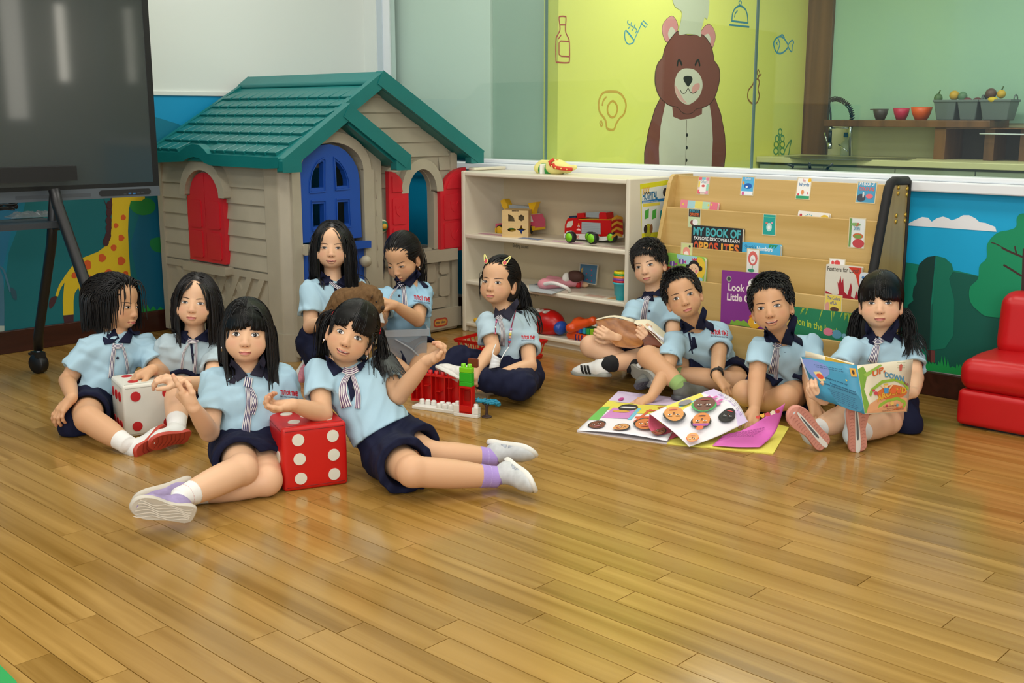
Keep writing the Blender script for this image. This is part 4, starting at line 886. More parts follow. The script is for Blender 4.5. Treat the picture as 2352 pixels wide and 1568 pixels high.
make_book(0, (1834, 483), (1906, 490), .15, .012, '#efeade', 'white book with a yellow sun and red dot peeping from the top tier', d2)
def d3(b, F_, w, h):
    b.text('MY BOOK OF', F_, .0004, .05, '#4fb3bb', w / 2, -.042, width=w * .93, bold=.035, align='C'); b.text('EXPLORE\u00b7DISCOVER\u00b7LEARN', F_, .0004, .02, '#f2f2ee', w / 2, -.062, width=w * .9, bold=.02, align='C')
    vs = 'OPPOSITES'; cs = ['#d9603a', '#e8a03c', '#e6b04a', '#d9603a', '#d8502f', '#ecb040', '#d9603a', '#e8a83c', '#e2793a']
    for i, ch in enumerate(vs): 
        cw = w * .095; b.text(ch, F_, .0004, .058, cs[i], w * .055 + i * w * .1 + (.012 if ch == 'I' else 0), -.112, width=cw * (.35 if ch == 'I' else .96), bold=.04)
make_book(1, (1589, 517), (1706, 526), .13, .018, '#26282b', 'black board book titled in big teal and orange capitals', d3)
def d4(b, F_, w, h):
    b.text("Shark's", F_, .0004, .024, '#2a6f9c', w * .08, -.026, width=w * .3); b.text('Numbers', F_, .0004, .026, '#f0f6f8', w * .4, -.03, width=w * .4, bold=.02)
    for k in range(3): b.flat([(w * (.72 + .07 * k), -.001), (w * (.8 + .07 * k), -.001), (w * (.7 + .07 * k), -.02)], F_, .0004, '#2f9a62')
make_book(1, (1704, 556), (1793, 563), .1, .016, '#4fb6e4', 'light blue number book right of the black board book', d4)
def d5(b, F_, w, h):
    b.flat(circ(w * .55, -.0, w * .26, .04, 14, 180, 360), F_, .0003, '#a8d4dc'); b.flat(circ(w * .86, -.05, w * .16, .05), F_, .0003, '#e8c43c'); b.flat(circ(w * .1, -.12, w * .4, .06), F_, .0005, '#cc4c28'); b.flat(circ(w * .8, -.16, w * .2, .04), F_, .0005, '#b490d0')
    x, y = w * .74, -.055; b.flat(circ(x, y + .008, .03, .03), F_, .0006, '#1d1a1c'); b.flat(circ(x - .033, y + .004, .012), F_, .0006, '#1d1a1c'); b.flat(circ(x + .033, y + .004, .012), F_, .0006, '#1d1a1c'); b.flat(circ(x, y - .004, .027, .026), F_, .0009, '#f0c8a0')
    for s_ in (-1, 1): b.flat(circ(x + s_ * .014, y - .01, .006), F_, .0011, '#e87a8c'); b.flat(circ(x + s_ * .01, y + .002, .0025, n=8), F_, .0012, '#1d1a1c'); b.flat(circ(x + s_ * .034, y - .045, .016, .01), F_, .0005, '#9fd0dc')
    b.prism([(x - .018, y - .07), (x + .018, y - .07), (x + .01, y - .03), (x - .01, y - .03)], F_, .0004, .0008, '#e86a8c'); b.flat([(x - .014, y + .038), (x - .014, y + .048), (x - .006, y + .042), (x, y + .05), (x + .006, y + .042), (x + .014, y + .048), (x + .014, y + .038)], F_, .0006, '#d8405c')
    for xx, yy in ((.42, .03), (.2, .045)): b.flat(circ(w * xx, -yy, .016, .012), F_, .0007, '#7a58a8'); b.flat(rect(w * xx - .003, -yy - .011, w * xx + .003, -yy + .011), F_, .0009, '#d8d0e4'); b.flat([(w * xx + .014, -yy), (w * xx + .026, -yy + .01), (w * xx + .026, -yy - .01)], F_, .0007, '#c04a8c')
make_book(2, (1528, 580), (1620, 592), .15, .018, '#8fc452', 'green board book with a fairy and purple fish', d5, rc=.014)
def d6(b, F_, w, h):
    b.text('Look Out', F_, .0004, .044, '#f2dfe0', w * .15, -.085, width=w * 1.04 if 0 else .155, bold=.03); b.text('Little Chick', F_, .0004, .044, '#f2dfe0', w * .13, -.128, width=.175, bold=.03)
    b.flat(circ(w * .72, -.045, .036, .022), F_, .0004, '#f4f2ee'); b.text('HELLO', F_, .0008, .014, '#5a2a5c', w * .7, -.043, width=.036, bold=.03, align='C'); b.text('ANIMALS', F_, .0008, .014, '#5a2a5c', w * .72, -.057, width=.044, bold=.03, align='C')
    b.flat(circ(w * .16, -.035, .013), F_, .0004, '#a9a69a'); b.flat(circ(w * .16, -.035, .009), F_, .0006, '#3f4a48')
    b.flat([(w * .2, -h + .001), (w * .24, -h + .022), (w * .3, -h + .016), (w * .36, -h + .026), (w * .44, -h + .02), (w * .5, -h + .028), (w * .6, -h + .014), (w * .66, -h + .001)], F_, .0004, '#7fae3a')
    b.flat(circ(w * .72, -h + .022, .03, .026), F_, .0006, '#e8ae2c'); b.flat(circ(w * .66, -h + .045, .012, .01), F_, .0005, '#d05a2c'); b.flat(circ(w * .74, -h + .026, .008), F_, .0009, '#f4f4f0'); b.flat(circ(w * .745, -h + .026, .004), F_, .0011, '#20201e')
make_book(3, (1658, 620), (1768, 630), .235, .006, '#86318a', 'purple picture book with white serif title in the third tier', d6, rc=.003)
def d7(b, F_, w, h):
    b.text('Feathers for Lunch', F_, .0004, .026, '#4a4438', w * .04, -.026, width=w * .9, bold=.01)
    b.flat([(w * .62, -.004), (w * .99, -.004), (w * .99, -h * .7), (w * .94, -h * .4), (w * .84, -.035)], F_, .0003, '#cf3a24')
    rd = '#a81d2e'; b.flat([(w * .02, -h * .52), (w * .3, -h * .6), (w * .4, -h * .56), (w * .34, -h * .32), (w * .38, -h * .36), (w * .42, -h * .2), (w * .46, -h * .34), (w * .5, -h * .24), (w * .54, -h * .5), (w * .64, -h * .56), (w * .72, -h * .32), (w * .76, -h * .42), (w * .74, -h * .58), (w * .84, -h * .62), (w * .88, -h * .46), (w * .98, -h * .66), (w * .97, -h * .78), (w * .84, -h * .86), (w * .66, -h * .9), (w * .46, -h * .86), (w * .34, -h * .72), (w * .02, -h * .64)], F_, .0006, rd)
    b.flat([(w * .86, -h * .78), (w * .97, -h * .7), (w * .97, -h * .8)], F_, .0009, '#2a1518')
make_book(2, (1898, 606), (1980, 613), .21, .014, '#dcd7c8', 'cream picture book with a red bird in the third tier', d7, rc=.003)
def d8(b, F_, w, h):
    tx = 'Lion in the Jungle'; 
    b.text(tx, F_, .0004, .042, '#b8c83c', w * .02, -.07, width=w * .78, bold=.015, warp=lambda x, y: (x, y - .04 * (x / w) ** 1.3))
    rg = random.Random(4)
    for k in range(14): x = rg.uniform(.0, 1) * w; b.flat([(x, -.001), (x + .006, -.001), (x + rg.uniform(-.012, .014), -rg.uniform(.02, .05))], F_, .0004, '#9fb63c')
    b.flat(circ(w * .6, -h * .62, .022, .016), F_, .0005, '#d8788c'); b.flat(circ(w * .74, -h * .66, .022, .018), F_, .0005, '#5a9ab4'); b.flat(circ(w * .86, -h * .68, .01), F_, .0007, '#7ab0c4')
make_book(3, (1822, 704), (1962, 720), .14, .006, '#1f7d55', 'dark green jungle picture book in the bottom tier', d8, gap=.002, rc=.003)
make_book(2, (1975, 625), (2003, 628), .19, .01, '#d8dee4', 'pale book peeping out beside the bookcase foam edge above the jungle book', lambda b, F_, w, h: [b.flat(circ(w * .3, -.02 - .02 * k, .006), F_, .0004, c) for k, c in enumerate(('#4a7fb8', '#c8505a', '#4a7fb8'))], gap=.018, rc=.012)
# ------------------------------------------------------------------ red vinyl seat
vr = mat('red_vinyl', '#c01418', .34, bump=.05, bscale=120, vary=.05, vscale=4)
SF = empty('red_armchair', (-1.25, 4.25, 0), 'red vinyl child armchair by the painted tree, cut by the frame', 'chair')
s = S(); s.rbox((-1.16, 4.285, .075), (.42, .19, .068), .02); soft('base', s, vr, SF, .006)
s = S(); s.rbox((-1.16, 4.275, .2), (.425, .185, .062), .05); s.ell((-1.16, 4.25, .235), (.4, .17, .045), .03); soft('seat_cushion', s, vr, SF, .006)
s = S(); s.rbox((-1.14, 4.39, .36), (.405, .075, .13), .06, Rm=np.array(Matrix.Rotation(R(-6), 3, 'X'))); soft('backrest', s, vr, SF, .006)
b = B(); b.bx((-1.56, 4.12, 0.0), (-.76, 4.46, .008), blk); b.build('skid', SF)
# ------------------------------------------------------------------ kitchen behind the glass
KC = empty('kitchen_counter', (-2.4, 6.95, 0), 'cream kitchen counter with sink behind the glass partition', 'counter')
kc = mat('counter_cream', '#cdc99a', .35); kd = mat('cabinet_grey', '#b9c4ae', .5)
b = B(); b.bx((-4.015, 6.62, .835), (1.5, 7.25, .872), kc); b.build('worktop', KC, .003)
b = B(); b.bx((-3.99, 6.68, .02), (1.5, 7.24, .834), mat('cabinet_dark', '#6d7568', .6)); b.build('carcass', KC)
xs = [hit(x, 380, 1, 6.66)[0] for x in (1745, 1893, 2057, 2242)]; xs += [xs[-1] + .46 * k for k in range(1, 8)]
for x0, x1 in zip(xs[:-1], xs[1:]): b = B(); b.bx((x0 + .003, 6.655, .06), (x1 - .003, 6.678, .82), kd); b.build('cabinet_door', KC, .002)
b = B(); p = [hit(x, y, 2, .873)[:2] for x, y in ((1800, 360), (1840, 357), (2000, 362), (2105, 364), (2085, 368), (1960, 366), (1860, 365))]; b.prism(p[::-1], W0, .868, .874, mat('sink_dark', '#55563f', .3)); b.build('sink', KC)
b = B(); b.bx((-3.7, 6.93, 1.07), (-2.61, 7.247, 1.112), wkp); b.build('kitchen_shelf', None, .003, label='brown wooden wall shelf holding bowls above the counter', cat='shelf')
nk = empty('wooden_niche', (-2.3, 7.1, .87), 'dark wooden open box on the counter at the right edge of the picture', 'box')
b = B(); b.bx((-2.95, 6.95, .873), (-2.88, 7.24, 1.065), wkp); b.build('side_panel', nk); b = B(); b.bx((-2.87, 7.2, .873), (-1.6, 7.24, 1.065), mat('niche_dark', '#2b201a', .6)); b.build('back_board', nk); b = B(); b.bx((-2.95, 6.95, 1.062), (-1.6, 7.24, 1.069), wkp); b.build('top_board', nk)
for x in (-2.66, -2.45): b = B(); b.bx((x, 7.0, .873), (x + .06, 7.2, 1.06), wkp); b.build('divider', nk)
b = B(); b.tube([hit(2250, 307, 1, 6.94), hit(2360, 309, 1, 6.94)], .004, 'aluminium'); b.build('rail', nk)
def bowl(x0, x1, yb, yt, c, label, lip=0):
    yk = 7.06; P = hit((x0 + x1) / 2, yb, 1, yk); r = (hit(x1, yt, 1, yk)[0] - hit(x0, yt, 1, yk)[0]) / 2 * .9; zt = hit((x0 + x1) / 2, yt, 1, yk)[2]; z0 = 1.1122
    b = B(); b.lathe([(0, .001), (r * .55, 0), (r * .85, (zt - z0) * .5), (r, zt - z0), (r * .95, zt - z0), (r * .8, (zt - z0) * .5), (r * .5, .008), (0, .008)], (V(P[0], yk, z0), V(1, 0, 0), V(0, 1, 0), V(0, 0, 1)), mat('bowl_' + c[1:], c, .4))
    if lip: b.box((-r * 1.05, 0, zt - z0 - .004), (.03, .03, .006), mat('bowl_' + c[1:], c, .4), (V(P[0], yk, z0), V(1, 0, 0), V(0, 1, 0), V(0, 0, 1)))
    b.build('bowl', None, label=label, cat='bowl')
bowl(2003, 2040, 277, 250, '#3b3436', 'small dark grey bowl with a lip, leftmost on the kitchen shelf', 1)
bowl(2049, 2089, 277, 248, '#c01a4c', 'pink bowl between the dark grey and orange bowls'); bowl(2089, 2141, 277, 246, '#e0591c', 'orange bowl beside the pink bowl on the kitchen shelf')
bins = [(2143, 2196), (2197, 2246), (2249, 2321)]
bl = ['grey bin beside the orange bowl, with a green pepper', 'middle grey bin on the kitchen shelf with a lime and orange', 'wide grey bin at the right end of the kitchen shelf, full of fruit']
for (x0, x1), l in zip(bins, bl):
    yk = 7.06; a, c = hit(x0, 236, 1, yk - .08)[0], hit(x1, 236, 1, yk - .08)[0]; zt = 1.235; e = empty('storage_bin', ((a + c) / 2, yk, 1.1122), l, 'bin'); gb = mat('bin_grey', '#5f6b6c', .5)
    b = B(); i = .02; b.hexa([(a + i, yk - .06, 1.1122), (c - i, yk - .06, 1.1122), (c - i, yk + .06, 1.1122), (a + i, yk + .06, 1.1122), (a, yk - .08, zt), (c, yk - .08, zt), (c, yk + .08, zt), (a, yk + .08, zt)], gb); b.build('body', e, .006)
    b = B(); b.bx((a - .003, yk - .083, zt - .012), (c + .003, yk + .083, zt + .002), gb); b.build('rim', e, .003)
    for xx in (a, c): b = B(); b.tube([V(xx, yk + .03 * math.cos(t), zt + .03 * math.sin(t)) for t in np.linspace(0, PI, 9)], .004, gb, 6); b.build('handle', e)
def veg(px, py, r, c, nm, label, stem=0, yk=7.04, sq=1.):
    p = hit(px, py, 1, yk); b = B(); b.ell(p, (r, r, r * sq), mat('veg_' + c[1:], c, .5)); 
    if stem: b.tube([p + V(0, 0, r * sq * .9), p + V(.01, 0, r * sq + .02)], .004, '#3f5a2c', 6)
    b.build(nm, None, label=label, cat='toy food')
veg(2155, 226, .026, '#4a6a44', 'toy_pepper', 'green toy pepper in the bin beside the orange bowl', 1, sq=1.2)
veg(2192, 219, .03, '#c59a28', 'toy_orange', 'yellow toy fruit standing out of the middle of the grey bins'); veg(2211, 222, .028, '#567a5c', 'toy_lime', 'green toy fruit on the middle grey bin', sq=1.1)
veg(2276, 215, .033, '#5a3f38', 'toy_potato', 'brown toy potato topmost in the wide grey bin'); veg(2300, 216, .026, '#c9a22c', 'toy_lemon', 'yellow toy lemon, top right in the wide grey bin', 1)
veg(2280, 229, .03, '#d8b820', 'toy_banana', 'bright yellow toy fruit below the potato', yk=7.0, sq=.6); veg(2222, 231, .028, '#6a3038', 'toy_beet', 'dark red toy fruit between the lime and the wide bin', sq=.7); veg(2245, 231, .028, '#5c2f33', 'toy_plum', 'dark plum-coloured toy fruit at the left of the wide bin', sq=.7)
FA = empty('kitchen_tap', hit(1950, 356, 1, 6.95), 'chrome sprung kitchen tap over the sink', 'tap'); ch = mat('chrome', '#c8cccc', .15, metal=1)
yk = 6.95; b = B(); b.tube([hit(x, y, 1, yk) for x, y in ((1953, 358), (1953, 300), (1957, 265))], .013, ch, 10); b.build('body', FA)
cp = [hit(x, y, 1, yk) for x, y in smooth_curve([(1957, 285), (1957, 262), (1950, 244), (1936, 232), (1920, 227), (1909, 230), (1905, 240), (1908, 262), (1908, 290)], False)]
b = B(); b.tube(cp, .006, '#1d1f20', 8); b.build('hose', FA); b = B(); hx = []
for i in range(200):
    t = i / 199 * (len(cp) * .62); k = int(t); p = cp[k] + (cp[k + 1] - cp[k]) * (t - k); d = nrm(cp[k + 1] - cp[k]); q = V(0, 1, 0); r_ = np.cross(d, q); a = i * 2 * PI / 9; hx.append(p + (q * math.cos(a) + r_ * math.sin(a)) * .015)
b.tube(hx, .003, '#17191a', 5); b.build('spring', FA)
b = B(); b.tube([hit(1908, 290, 1, yk), hit(1907, 300, 1, yk)], .012, ch, 10); b.tube([hit(1907, 300, 1, yk), hit(1906, 328, 1, yk)], .012, blk, 10); b.tube([hit(1906, 328, 1, yk), hit(1906, 342, 1, yk)], .015, ch, 10); b.tube([hit(1908, 294, 1, yk), hit(1953, 294, 1, yk)], .004, ch, 6); b.build('spray_head', FA)
b = B(); b.tube([hit(1950, 350, 1, yk), hit(1926, 332, 1, yk)], .004, ch, 6); b.tube([hit(1902, 336, 1, yk), hit(1894, 304, 1, yk)], .005, ch, 6); b.build('lever', FA)
b = B(); P = hit(1942, 357, 1, 7.1); b.lathe([(0, 0), (.035, 0), (.036, .08), (.02, .1), (.012, .105), (.012, .13), (0, .13)], (V(P[0], 7.1, .873), V(1, 0, 0), V(0, 1, 0), V(0, 0, 1)), plasticclear('clear_bottle', (.9, .95, .92), .25, (.6, .66, .6))); b.box((0, 0, .14), (.03, .03, .03), '#23577c', (V(P[0], 7.1, .873), V(1, 0, 0), V(0, 1, 0), V(0, 0, 1))); b.build('soap_bottle', None, label='clear soap bottle with a blue pump behind the kitchen tap', cat='bottle')
# wok burner whose pan supports peep above the sill
wk = empty('gas_burner', (hit(1860, 390, 1, 5.3)[0], 5.3, .84), 'black gas ring with pan supports just showing over the sill', 'stove'); yk = 5.3
b = B(); cx_ = hit(1860, 390, 1, yk); b.lathe([(0, -.02), (.14, -.02), (.14, -.004), (.1, .006), (0, .006)], (V(cx_[0], yk, cx_[2]), V(1, 0, 0), V(0, 1, 0), V(0, 0, 1)), blk); b.build('ring', wk)
for pts in (((1878 - 60, 390), (1822, 382), (1808, 377)), ((1898, 390), (1903, 383), (1913, 377)), ((1861, 390), (1860, 380), (1859, 373))): b = B(); b.tube([hit(x, y, 1, yk) for x, y in pts], .007, blk, 6); b.build('pan_support', wk)
b = B(); b.bx((-4.0, 4.75, .0), (1.5, 5.6, .83), kd); b.build('island_counter', None, label='grey island counter carrying the gas ring behind the partition', cat='counter')
# ------------------------------------------------------------------ toys on the shelf
GLP = lambda n, h: mat(n, h, .3)
red = GLP('toy_red', '#c81410'); yel = GLP('toy_yellow', '#e2b11c'); whp = GLP('toy_white', '#e9e8e0'); grp = GLP('toy_grey', '#9aa3a4'); pnk = GLP('toy_pink', '#d0506e')
lime = GLP('toy_lime_green', '#7fcf1c'); grn = GLP('toy_green', '#2fae22'); blu = GLP('toy_blue', '#2a55b0'); org = GLP('toy_orange', '#e0521a'); rub = mat('rubber', '#141516', .6)
def yplane(y): return (V(0, y, 0), V(1, 0, 0), V(0, 0, 1), V(0, -1, 0))
# shape sorter cube, turned a little
P0 = hit(1147, 545, 2, .528); e1 = nrm(hit(1203, 546, 2, .528) - P0); P0 = P0 + V(0, .02, 0); FSb = fr(P0, e1, V(0, 0, 1)); bw = mat('birch_ply', '#d3b277', .45, bump=.03, vary=.05, stretch=(1, 1, 14))
e = empty('shape_sorter', P0 + e1 * .07 - FSb[3] * .07, 'birch plywood shape sorter cube with cut-out holes on the upper shelf', 'toy'); sw = .137
hs = [[(.032, .082), (.066, .082), (.062, .1), (.05, .112), (.032, .118)], circ(.1, .1, .0175, n=6, rot=PI / 6), circ(.05, .038, .022, .01, 14), [(.1 + r_ * math.cos(a), .04 + r_ * math.sin(a)) for r_, a in [((.026, .01)[i % 2], i * PI / 4 + PI / 2) for i in range(8)]]]
b = B(); b.prism(rect(0, 0, sw, sw), FSb, -.006, 0, bw, holes=hs); b.build('front_panel', e, .001)
b = B(); b.box((.003, sw / 2, -sw / 2), (.006, sw, sw - .012), bw, FSb); b.build('side_panel', e); b = B(); b.box((sw - .003, sw / 2, -sw / 2), (.006, sw, sw - .012), bw, FSb); b.build('side_panel', e)
b = B(); b.box((sw / 2, sw / 2, -sw + .003), (sw, sw, .006), bw, FSb); b.build('back_panel', e); b = B(); b.box((sw / 2, sw - .003, -sw / 2), (sw - .012, .006, sw - .012), bw, FSb); b.box((sw / 2, sw - .002, -.006), (.035, .005, .012), mat('slot_dark', '#5a4424', .6), FSb); b.build('lid', e)
for (u, v), c in (((.05, .02), yel), ((.09, .02), blu), ((.04, .05), grn)): b = B(); b.box((u, v, -.06), (.03, .03, .03), c, FSb); b.build('shape_block', e, .003)
# digger truck behind the cube
yq = 4.33; F_ = yplane(yq)
e = empty('digger_truck', V(-3.95, yq, .528), 'pink and yellow digger truck with grey arm behind the plywood cube', 'toy truck')
def pt(bb, px, z0, z1, m, F_=F_): bb.prism((lambda q: q if sum(q[i][0] * q[(i + 1) % len(q)][1] - q[(i + 1) % len(q)][0] * q[i][1] for i in range(len(q))) > 0 else q[::-1])(on(F_, px)), F_, z0, z1, m)
def wheel(e, F_, px, py, r, wid, hub, nm='wheel', z=0):
    u, v = on(F_, [(px, py)])[0]; Fw = (F_[0] + F_[1] * u + F_[2] * v + F_[3] * z, F_[1], F_[2], F_[3]); b = B()
    b.lathe([(0, -wid / 2), (r * .9, -wid / 2), (r, -wid * .35), (r, wid * .35), (r * .9, wid / 2), (r * .66, wid / 2 + .001)], Fw, rub, 22); b.lathe([(r * .77, wid / 2 - .002), (r * .75, wid / 2 + .003), (r * .2, wid / 2 + .004), (0, wid / 2 + .006)], Fw, hub, 18); b.build(nm, e)
b = B(); pt(b, [(1150, 528), (1150, 512), (1214, 508), (1216, 490), (1234, 492), (1241, 508), (1241, 524), (1226, 528)], -.04, .04, pnk); b.build('cab', e, .008)
b = B(); pt(b, [(1214, 508), (1217, 489), (1231, 491), (1237, 508)], -.035, .041, mat('clear_screen', '#d8d8cc', .2)); b.build('windscreen', e, .003)
b = B(); pt(b, [(1150, 533), (1150, 522), (1241, 518), (1240, 528)], -.042, .045, yel); b.build('bumper', e, .004)
wheel(e, F_, 1225, 525, .03, .03, yel, z=.045); wheel(e, F_, 1165, 527, .03, .03, yel, z=.045)
b = B(); pt(b, [(1172, 470), (1204, 472), (1224, 475), (1223, 482), (1200, 482), (1172, 480)], -.012, .012, grp); b.build('arm', e, .004)
b = B(); pt(b, [(1155, 460), (1164, 456), (1170, 468), (1172, 478), (1165, 481), (1159, 474)], -.02, .02, yel); b.build('claw', e, .004)
b = B(); pt(b, [(1218, 466), (1237, 463), (1230, 482), (1227, 500), (1223, 501), (1222, 484)], -.016, .016, yel); b.build('bucket', e, .004)
# fire engine
yq = 4.2; F_ = yplane(yq); e = empty('fire_engine', V(-3.45, yq, .528), 'red toy fire engine with lime wheels, number 05 and grey ladder', 'toy truck')
def c4(p): return [(1120 + x / 6.03, 440 + y / 6.03) for x, y in p]
b = B(); pt(b, c4([(1150, 600), (1145, 540), (1150, 450), (1170, 395), (1190, 360), (1320, 360), (1330, 380), (1760, 385), (1785, 400), (1790, 610)]), -.05, .045, red); b.build('body', e, .006)
b = B(); pt(b, c4([(1150, 625), (1148, 570), (1165, 570), (1185, 540), (1240, 528), (1280, 550), (1300, 575), (1460, 575), (1490, 555), (1540, 545), (1590, 560), (1615, 600), (1640, 615), (1795, 605), (1790, 650), (1680, 670), (1600, 665), (1180, 640)]), -.054, .051, whp); b.build('skirt', e, .004)
b = B(); pt(b, c4([(1175, 490), (1180, 440), (1200, 405), (1265, 392), (1262, 450), (1235, 485)]), .0452, .047, mat('toy_window', '#d9d3c0', .3)); b.build('side_window', e)
b = B(); pt(b, c4([(1385, 570), (1388, 410), (1645, 425), (1648, 580)]), .0452, .048, mat('toy_shutter', '#aab2b4', .35)); 
for k in range(6): q = .05 + .15 * k; A_, B_2 = on(F_, c4([(1386, 570 - 160 * q), (1648, 580 - 155 * q)])); b.stroke([A_, B_2], .0012, F_, .0485, '#8c9496')
b.build('roller_shutter', e)
Fs = fr(F_[0] + F_[1] * on(F_, c4([(1790, 400)]))[0][0], V(0, 1, 0), V(0, 0, 1)); xr = on(F_, c4([(1788, 400)]))[0][0]
b = B(); FE = (V(xr + .001, 0, 0), V(0, 1, 0), V(0, 0, 1), V(1, 0, 0)); z0 = .57
for k in range(4): zz = z0 + k * .028; b.flat([(yq - .04, zz), (yq, zz + .014), (yq + .045, zz), (yq + .045, zz + .013), (yq, zz + .027), (yq - .04, zz + .013)], FE, .0005, '#c9922c')
b.build('chevrons', e)
b = B(); pt(b, c4([(1330, 385), (1760, 388), (1750, 378), (1340, 372)]), -.05, .044, yel); b.build('roof', e, .002)
b = B(); pt(b, c4([(1180, 360), (1182, 335), (1275, 325), (1280, 350)]), -.03, .03, mat('lamp_blue', '#16324f', .2)); b.build('beacon', e, .005)
b = B(); pt(b, c4([(1280, 360), (1285, 295), (1375, 290), (1385, 345), (1420, 360)]), -.025, .025, red); b.build('turret', e, .006)
b = B(); pt(b, c4([(1390, 350), (1392, 285), (1680, 275), (1690, 345), (1590, 358)]), -.018, .018, grp); b.build('ladder', e, .004)
b = B(); pt(b, c4([(1590, 385), (1592, 300), (1610, 280), (1690, 285), (1700, 385)]), -.028, .028, red); b.build('ladder_rest', e, .005)
wheel(e, F_, *c4([(1230, 620)])[0], .0275, .03, lime, z=.042); wheel(e, F_, *c4([(1535, 635)])[0], .0285, .03, lime, z=.042); wheel(e, F_, *c4([(1350, 630)])[0], .024, .03, lime, z=-.04); wheel(e, F_, *c4([(1655, 640)])[0], .024, .03, lime, z=-.04)
b = B(); u, v = on(F_, c4([(1325, 632)]))[0]; b.text('05', F_, .0518, .02, '#c23a2a', u, v, bold=.02, width=.016); u, v = on(F_, c4([(1345, 470)]))[0]; b.flat(circ(u, v, .006), F_, .046, '#f0e8dc'); b.flat(circ(u, v, .0035), F_, .0463, '#b03028'); b.flat(circ(u, v + .011, .004), F_, .046, '#e0b02c'); b.flat(circ(u, v - .02, .013, .009, 10, 0, 180), F_, .046, '#e8b8b0'); b.build('decals', e)
# doll, card, cups, sheet
pk = mat('doll_pink', '#d78f98', .8, bump=.1); skn = mat('doll_skin', '#e3bb92', .8); 
def hp(x, y, z): return Z(x, y, z)
s = S(); a = hp(1255, 652, .305); c = hp(1322, 648, .31); s.limb(a, c, .045, .03, .02, flat=((0, 0, 1), 1.5)); s.limb(c, hp(1333, 651, .3), .022, .02, .015); s.limb(hp(1285, 645, .31), hp(1262, 641, .31), .02, .02, .012)
e = soft('rag_doll', s, pk, None, .004, label='rag doll in a pink dress lying on the middle shelf', cat='doll')
b = B(); b.ell(hp(1342, 653, .297), (.026, .016, .015), skn); b.build('hand', e); b = B(); b.ell(hp(1306, 641, .325) + V(0, .03, 0), (.045, .04, .034), skn); b.build('head', e); b = B(); b.ell(hp(1296, 639, .335) + V(0, .02, 0), (.02, .03, .028), mat('doll_bonnet', '#e6e2d8', .8)); b.build('bonnet', e)
b = B(); b.ell(hp(1310, 636, .345) + V(0, .04, 0), (.05, .035, .03), mat('doll_hair', '#4a2c22', .8)); b.build('doll_hair', e)
b = B(); q = [hp(1250, 652, .31), hp(1272, 650, .325), hp(1300, 660, .31), hp(1309, 668, .285)]; b.tube(smooth_curve([tuple(p) for p in q], False), .009, mat('doll_hem', '#e9e6e0', .8), 8); b.build('hem', e)
b = B(); b.tube([hp(1328, 648, .313), hp(1328, 658, .29)], .014, mat('doll_cuff', '#c0242a', .7), 8); b.build('cuff', e)
F_ = fr(hit(1330, 652, 1, 4.36), V(1, 0, 0), V(0, .2, 1)); pc = empty('picture_tile', hit(1352, 655, 1, 4.36), 'square clear tile with a blue number 6 picture leaning at the shelf back', 'picture'); fq = on(F_, [(1330, 648), (1371, 655), (1376, 608), (1333, 604)])
b = B(); b.prism(fq, F_, 0, .006, mat('acrylic_edge', '#c9bfa8', .3)); b.build('frame', pc, .001); b = B(); c = np.mean(np.array(fq), 0); q = [tuple(c + (np.array(p) - c) * .9) for p in fq]; b.flat(q, F_, .0064, '#4a7590'); b.text('6', F_, .0068, .035, '#d0a04a', fq[3][0] + .015, fq[3][1] - .045, bold=.02)
for dx, dy in ((.02, .02), (-.01, 0), (.025, -.005), (.0, -.03), (.03, -.035)): b.flat(circ(c[0] + dx, c[1] + dy, .004, n=8), F_, .0068, '#c04a5c')
b.flat(rect(q[0][0] + .002, q[0][1] + .002, q[0][0] + .028, q[0][1] + .03), F_, .0067, '#5c3a58'); b.build('print', pc)
P = Z(1419, 672, .2805); P = V(-3.245, 4.185, .2805); cu = empty('stacking_cups', P, 'stack of nested rainbow cups at the right end of the middle shelf', 'cups'); r0 = .039
FC = (P, V(1, 0, 0), V(0, 1, 0), V(0, 0, 1)); cy = GLP('cup_cyan', '#35b5c2'); prof = [(0, 0), (.024, 0), (.026, .02), (.032, .022), (.035, .075), (.041, .077), (.041, .085), (.036, .086)]
b = B(); b.lathe(prof, FC, cy); b.build('cup', cu)
for k, (c, rr) in enumerate((('#b8202a', .04), ('#7d3f98', .0395), ('#e8892a', .039), ('#2f9a3c', .038), ('#e5cf1c', .036))): b = B(); b.lathe([(rr - .004, .08 + .0105 * k), (rr, .086 + .0105 * k), (rr, .0945 + .0105 * k), (rr - .003, .0965 + .0105 * k), (rr - .008, .096 + .0105 * k)], FC, GLP('cup_' + c[1:], c)); b.build('cup', cu)
b = B(); 
o = B(); q = [Z(x, y, .281) for x, y in ((1215, 655), (1250, 648), (1300, 664), (1268, 676), (1216, 668))]; o.add(q + [p + V(0, 0, .003) for p in q], [(4, 3, 2, 1, 0)[::-1], (5, 6, 7, 8, 9)[::-1], (0, 1, 6, 5), (1, 2, 7, 6), (2, 3, 8, 7), (3, 4, 9, 8), (4, 0, 5, 9)], '#b9c4c6'); Fq = (q[0] + V(0, 0, .0033), nrm(q[1] - q[0]), nrm(np.cross(V(0, 0, 1), nrm(q[1] - q[0]))), V(0, 0, 1))
rg = random.Random(1)
for k in range(26): o.flat(circ(rg.uniform(.03, .2), rg.uniform(-.1, -.01), rg.uniform(.004, .012), n=9), Fq, .0003 + .0001 * k, rg.choice(['#4f8fb8', '#e4cf5c', '#8fb0c4', '#b48ab0', '#d8d4c4', '#5aa0a0']))
o.build('picture_sheet', None, label='colourful picture sheet under the rag doll', cat='paper')
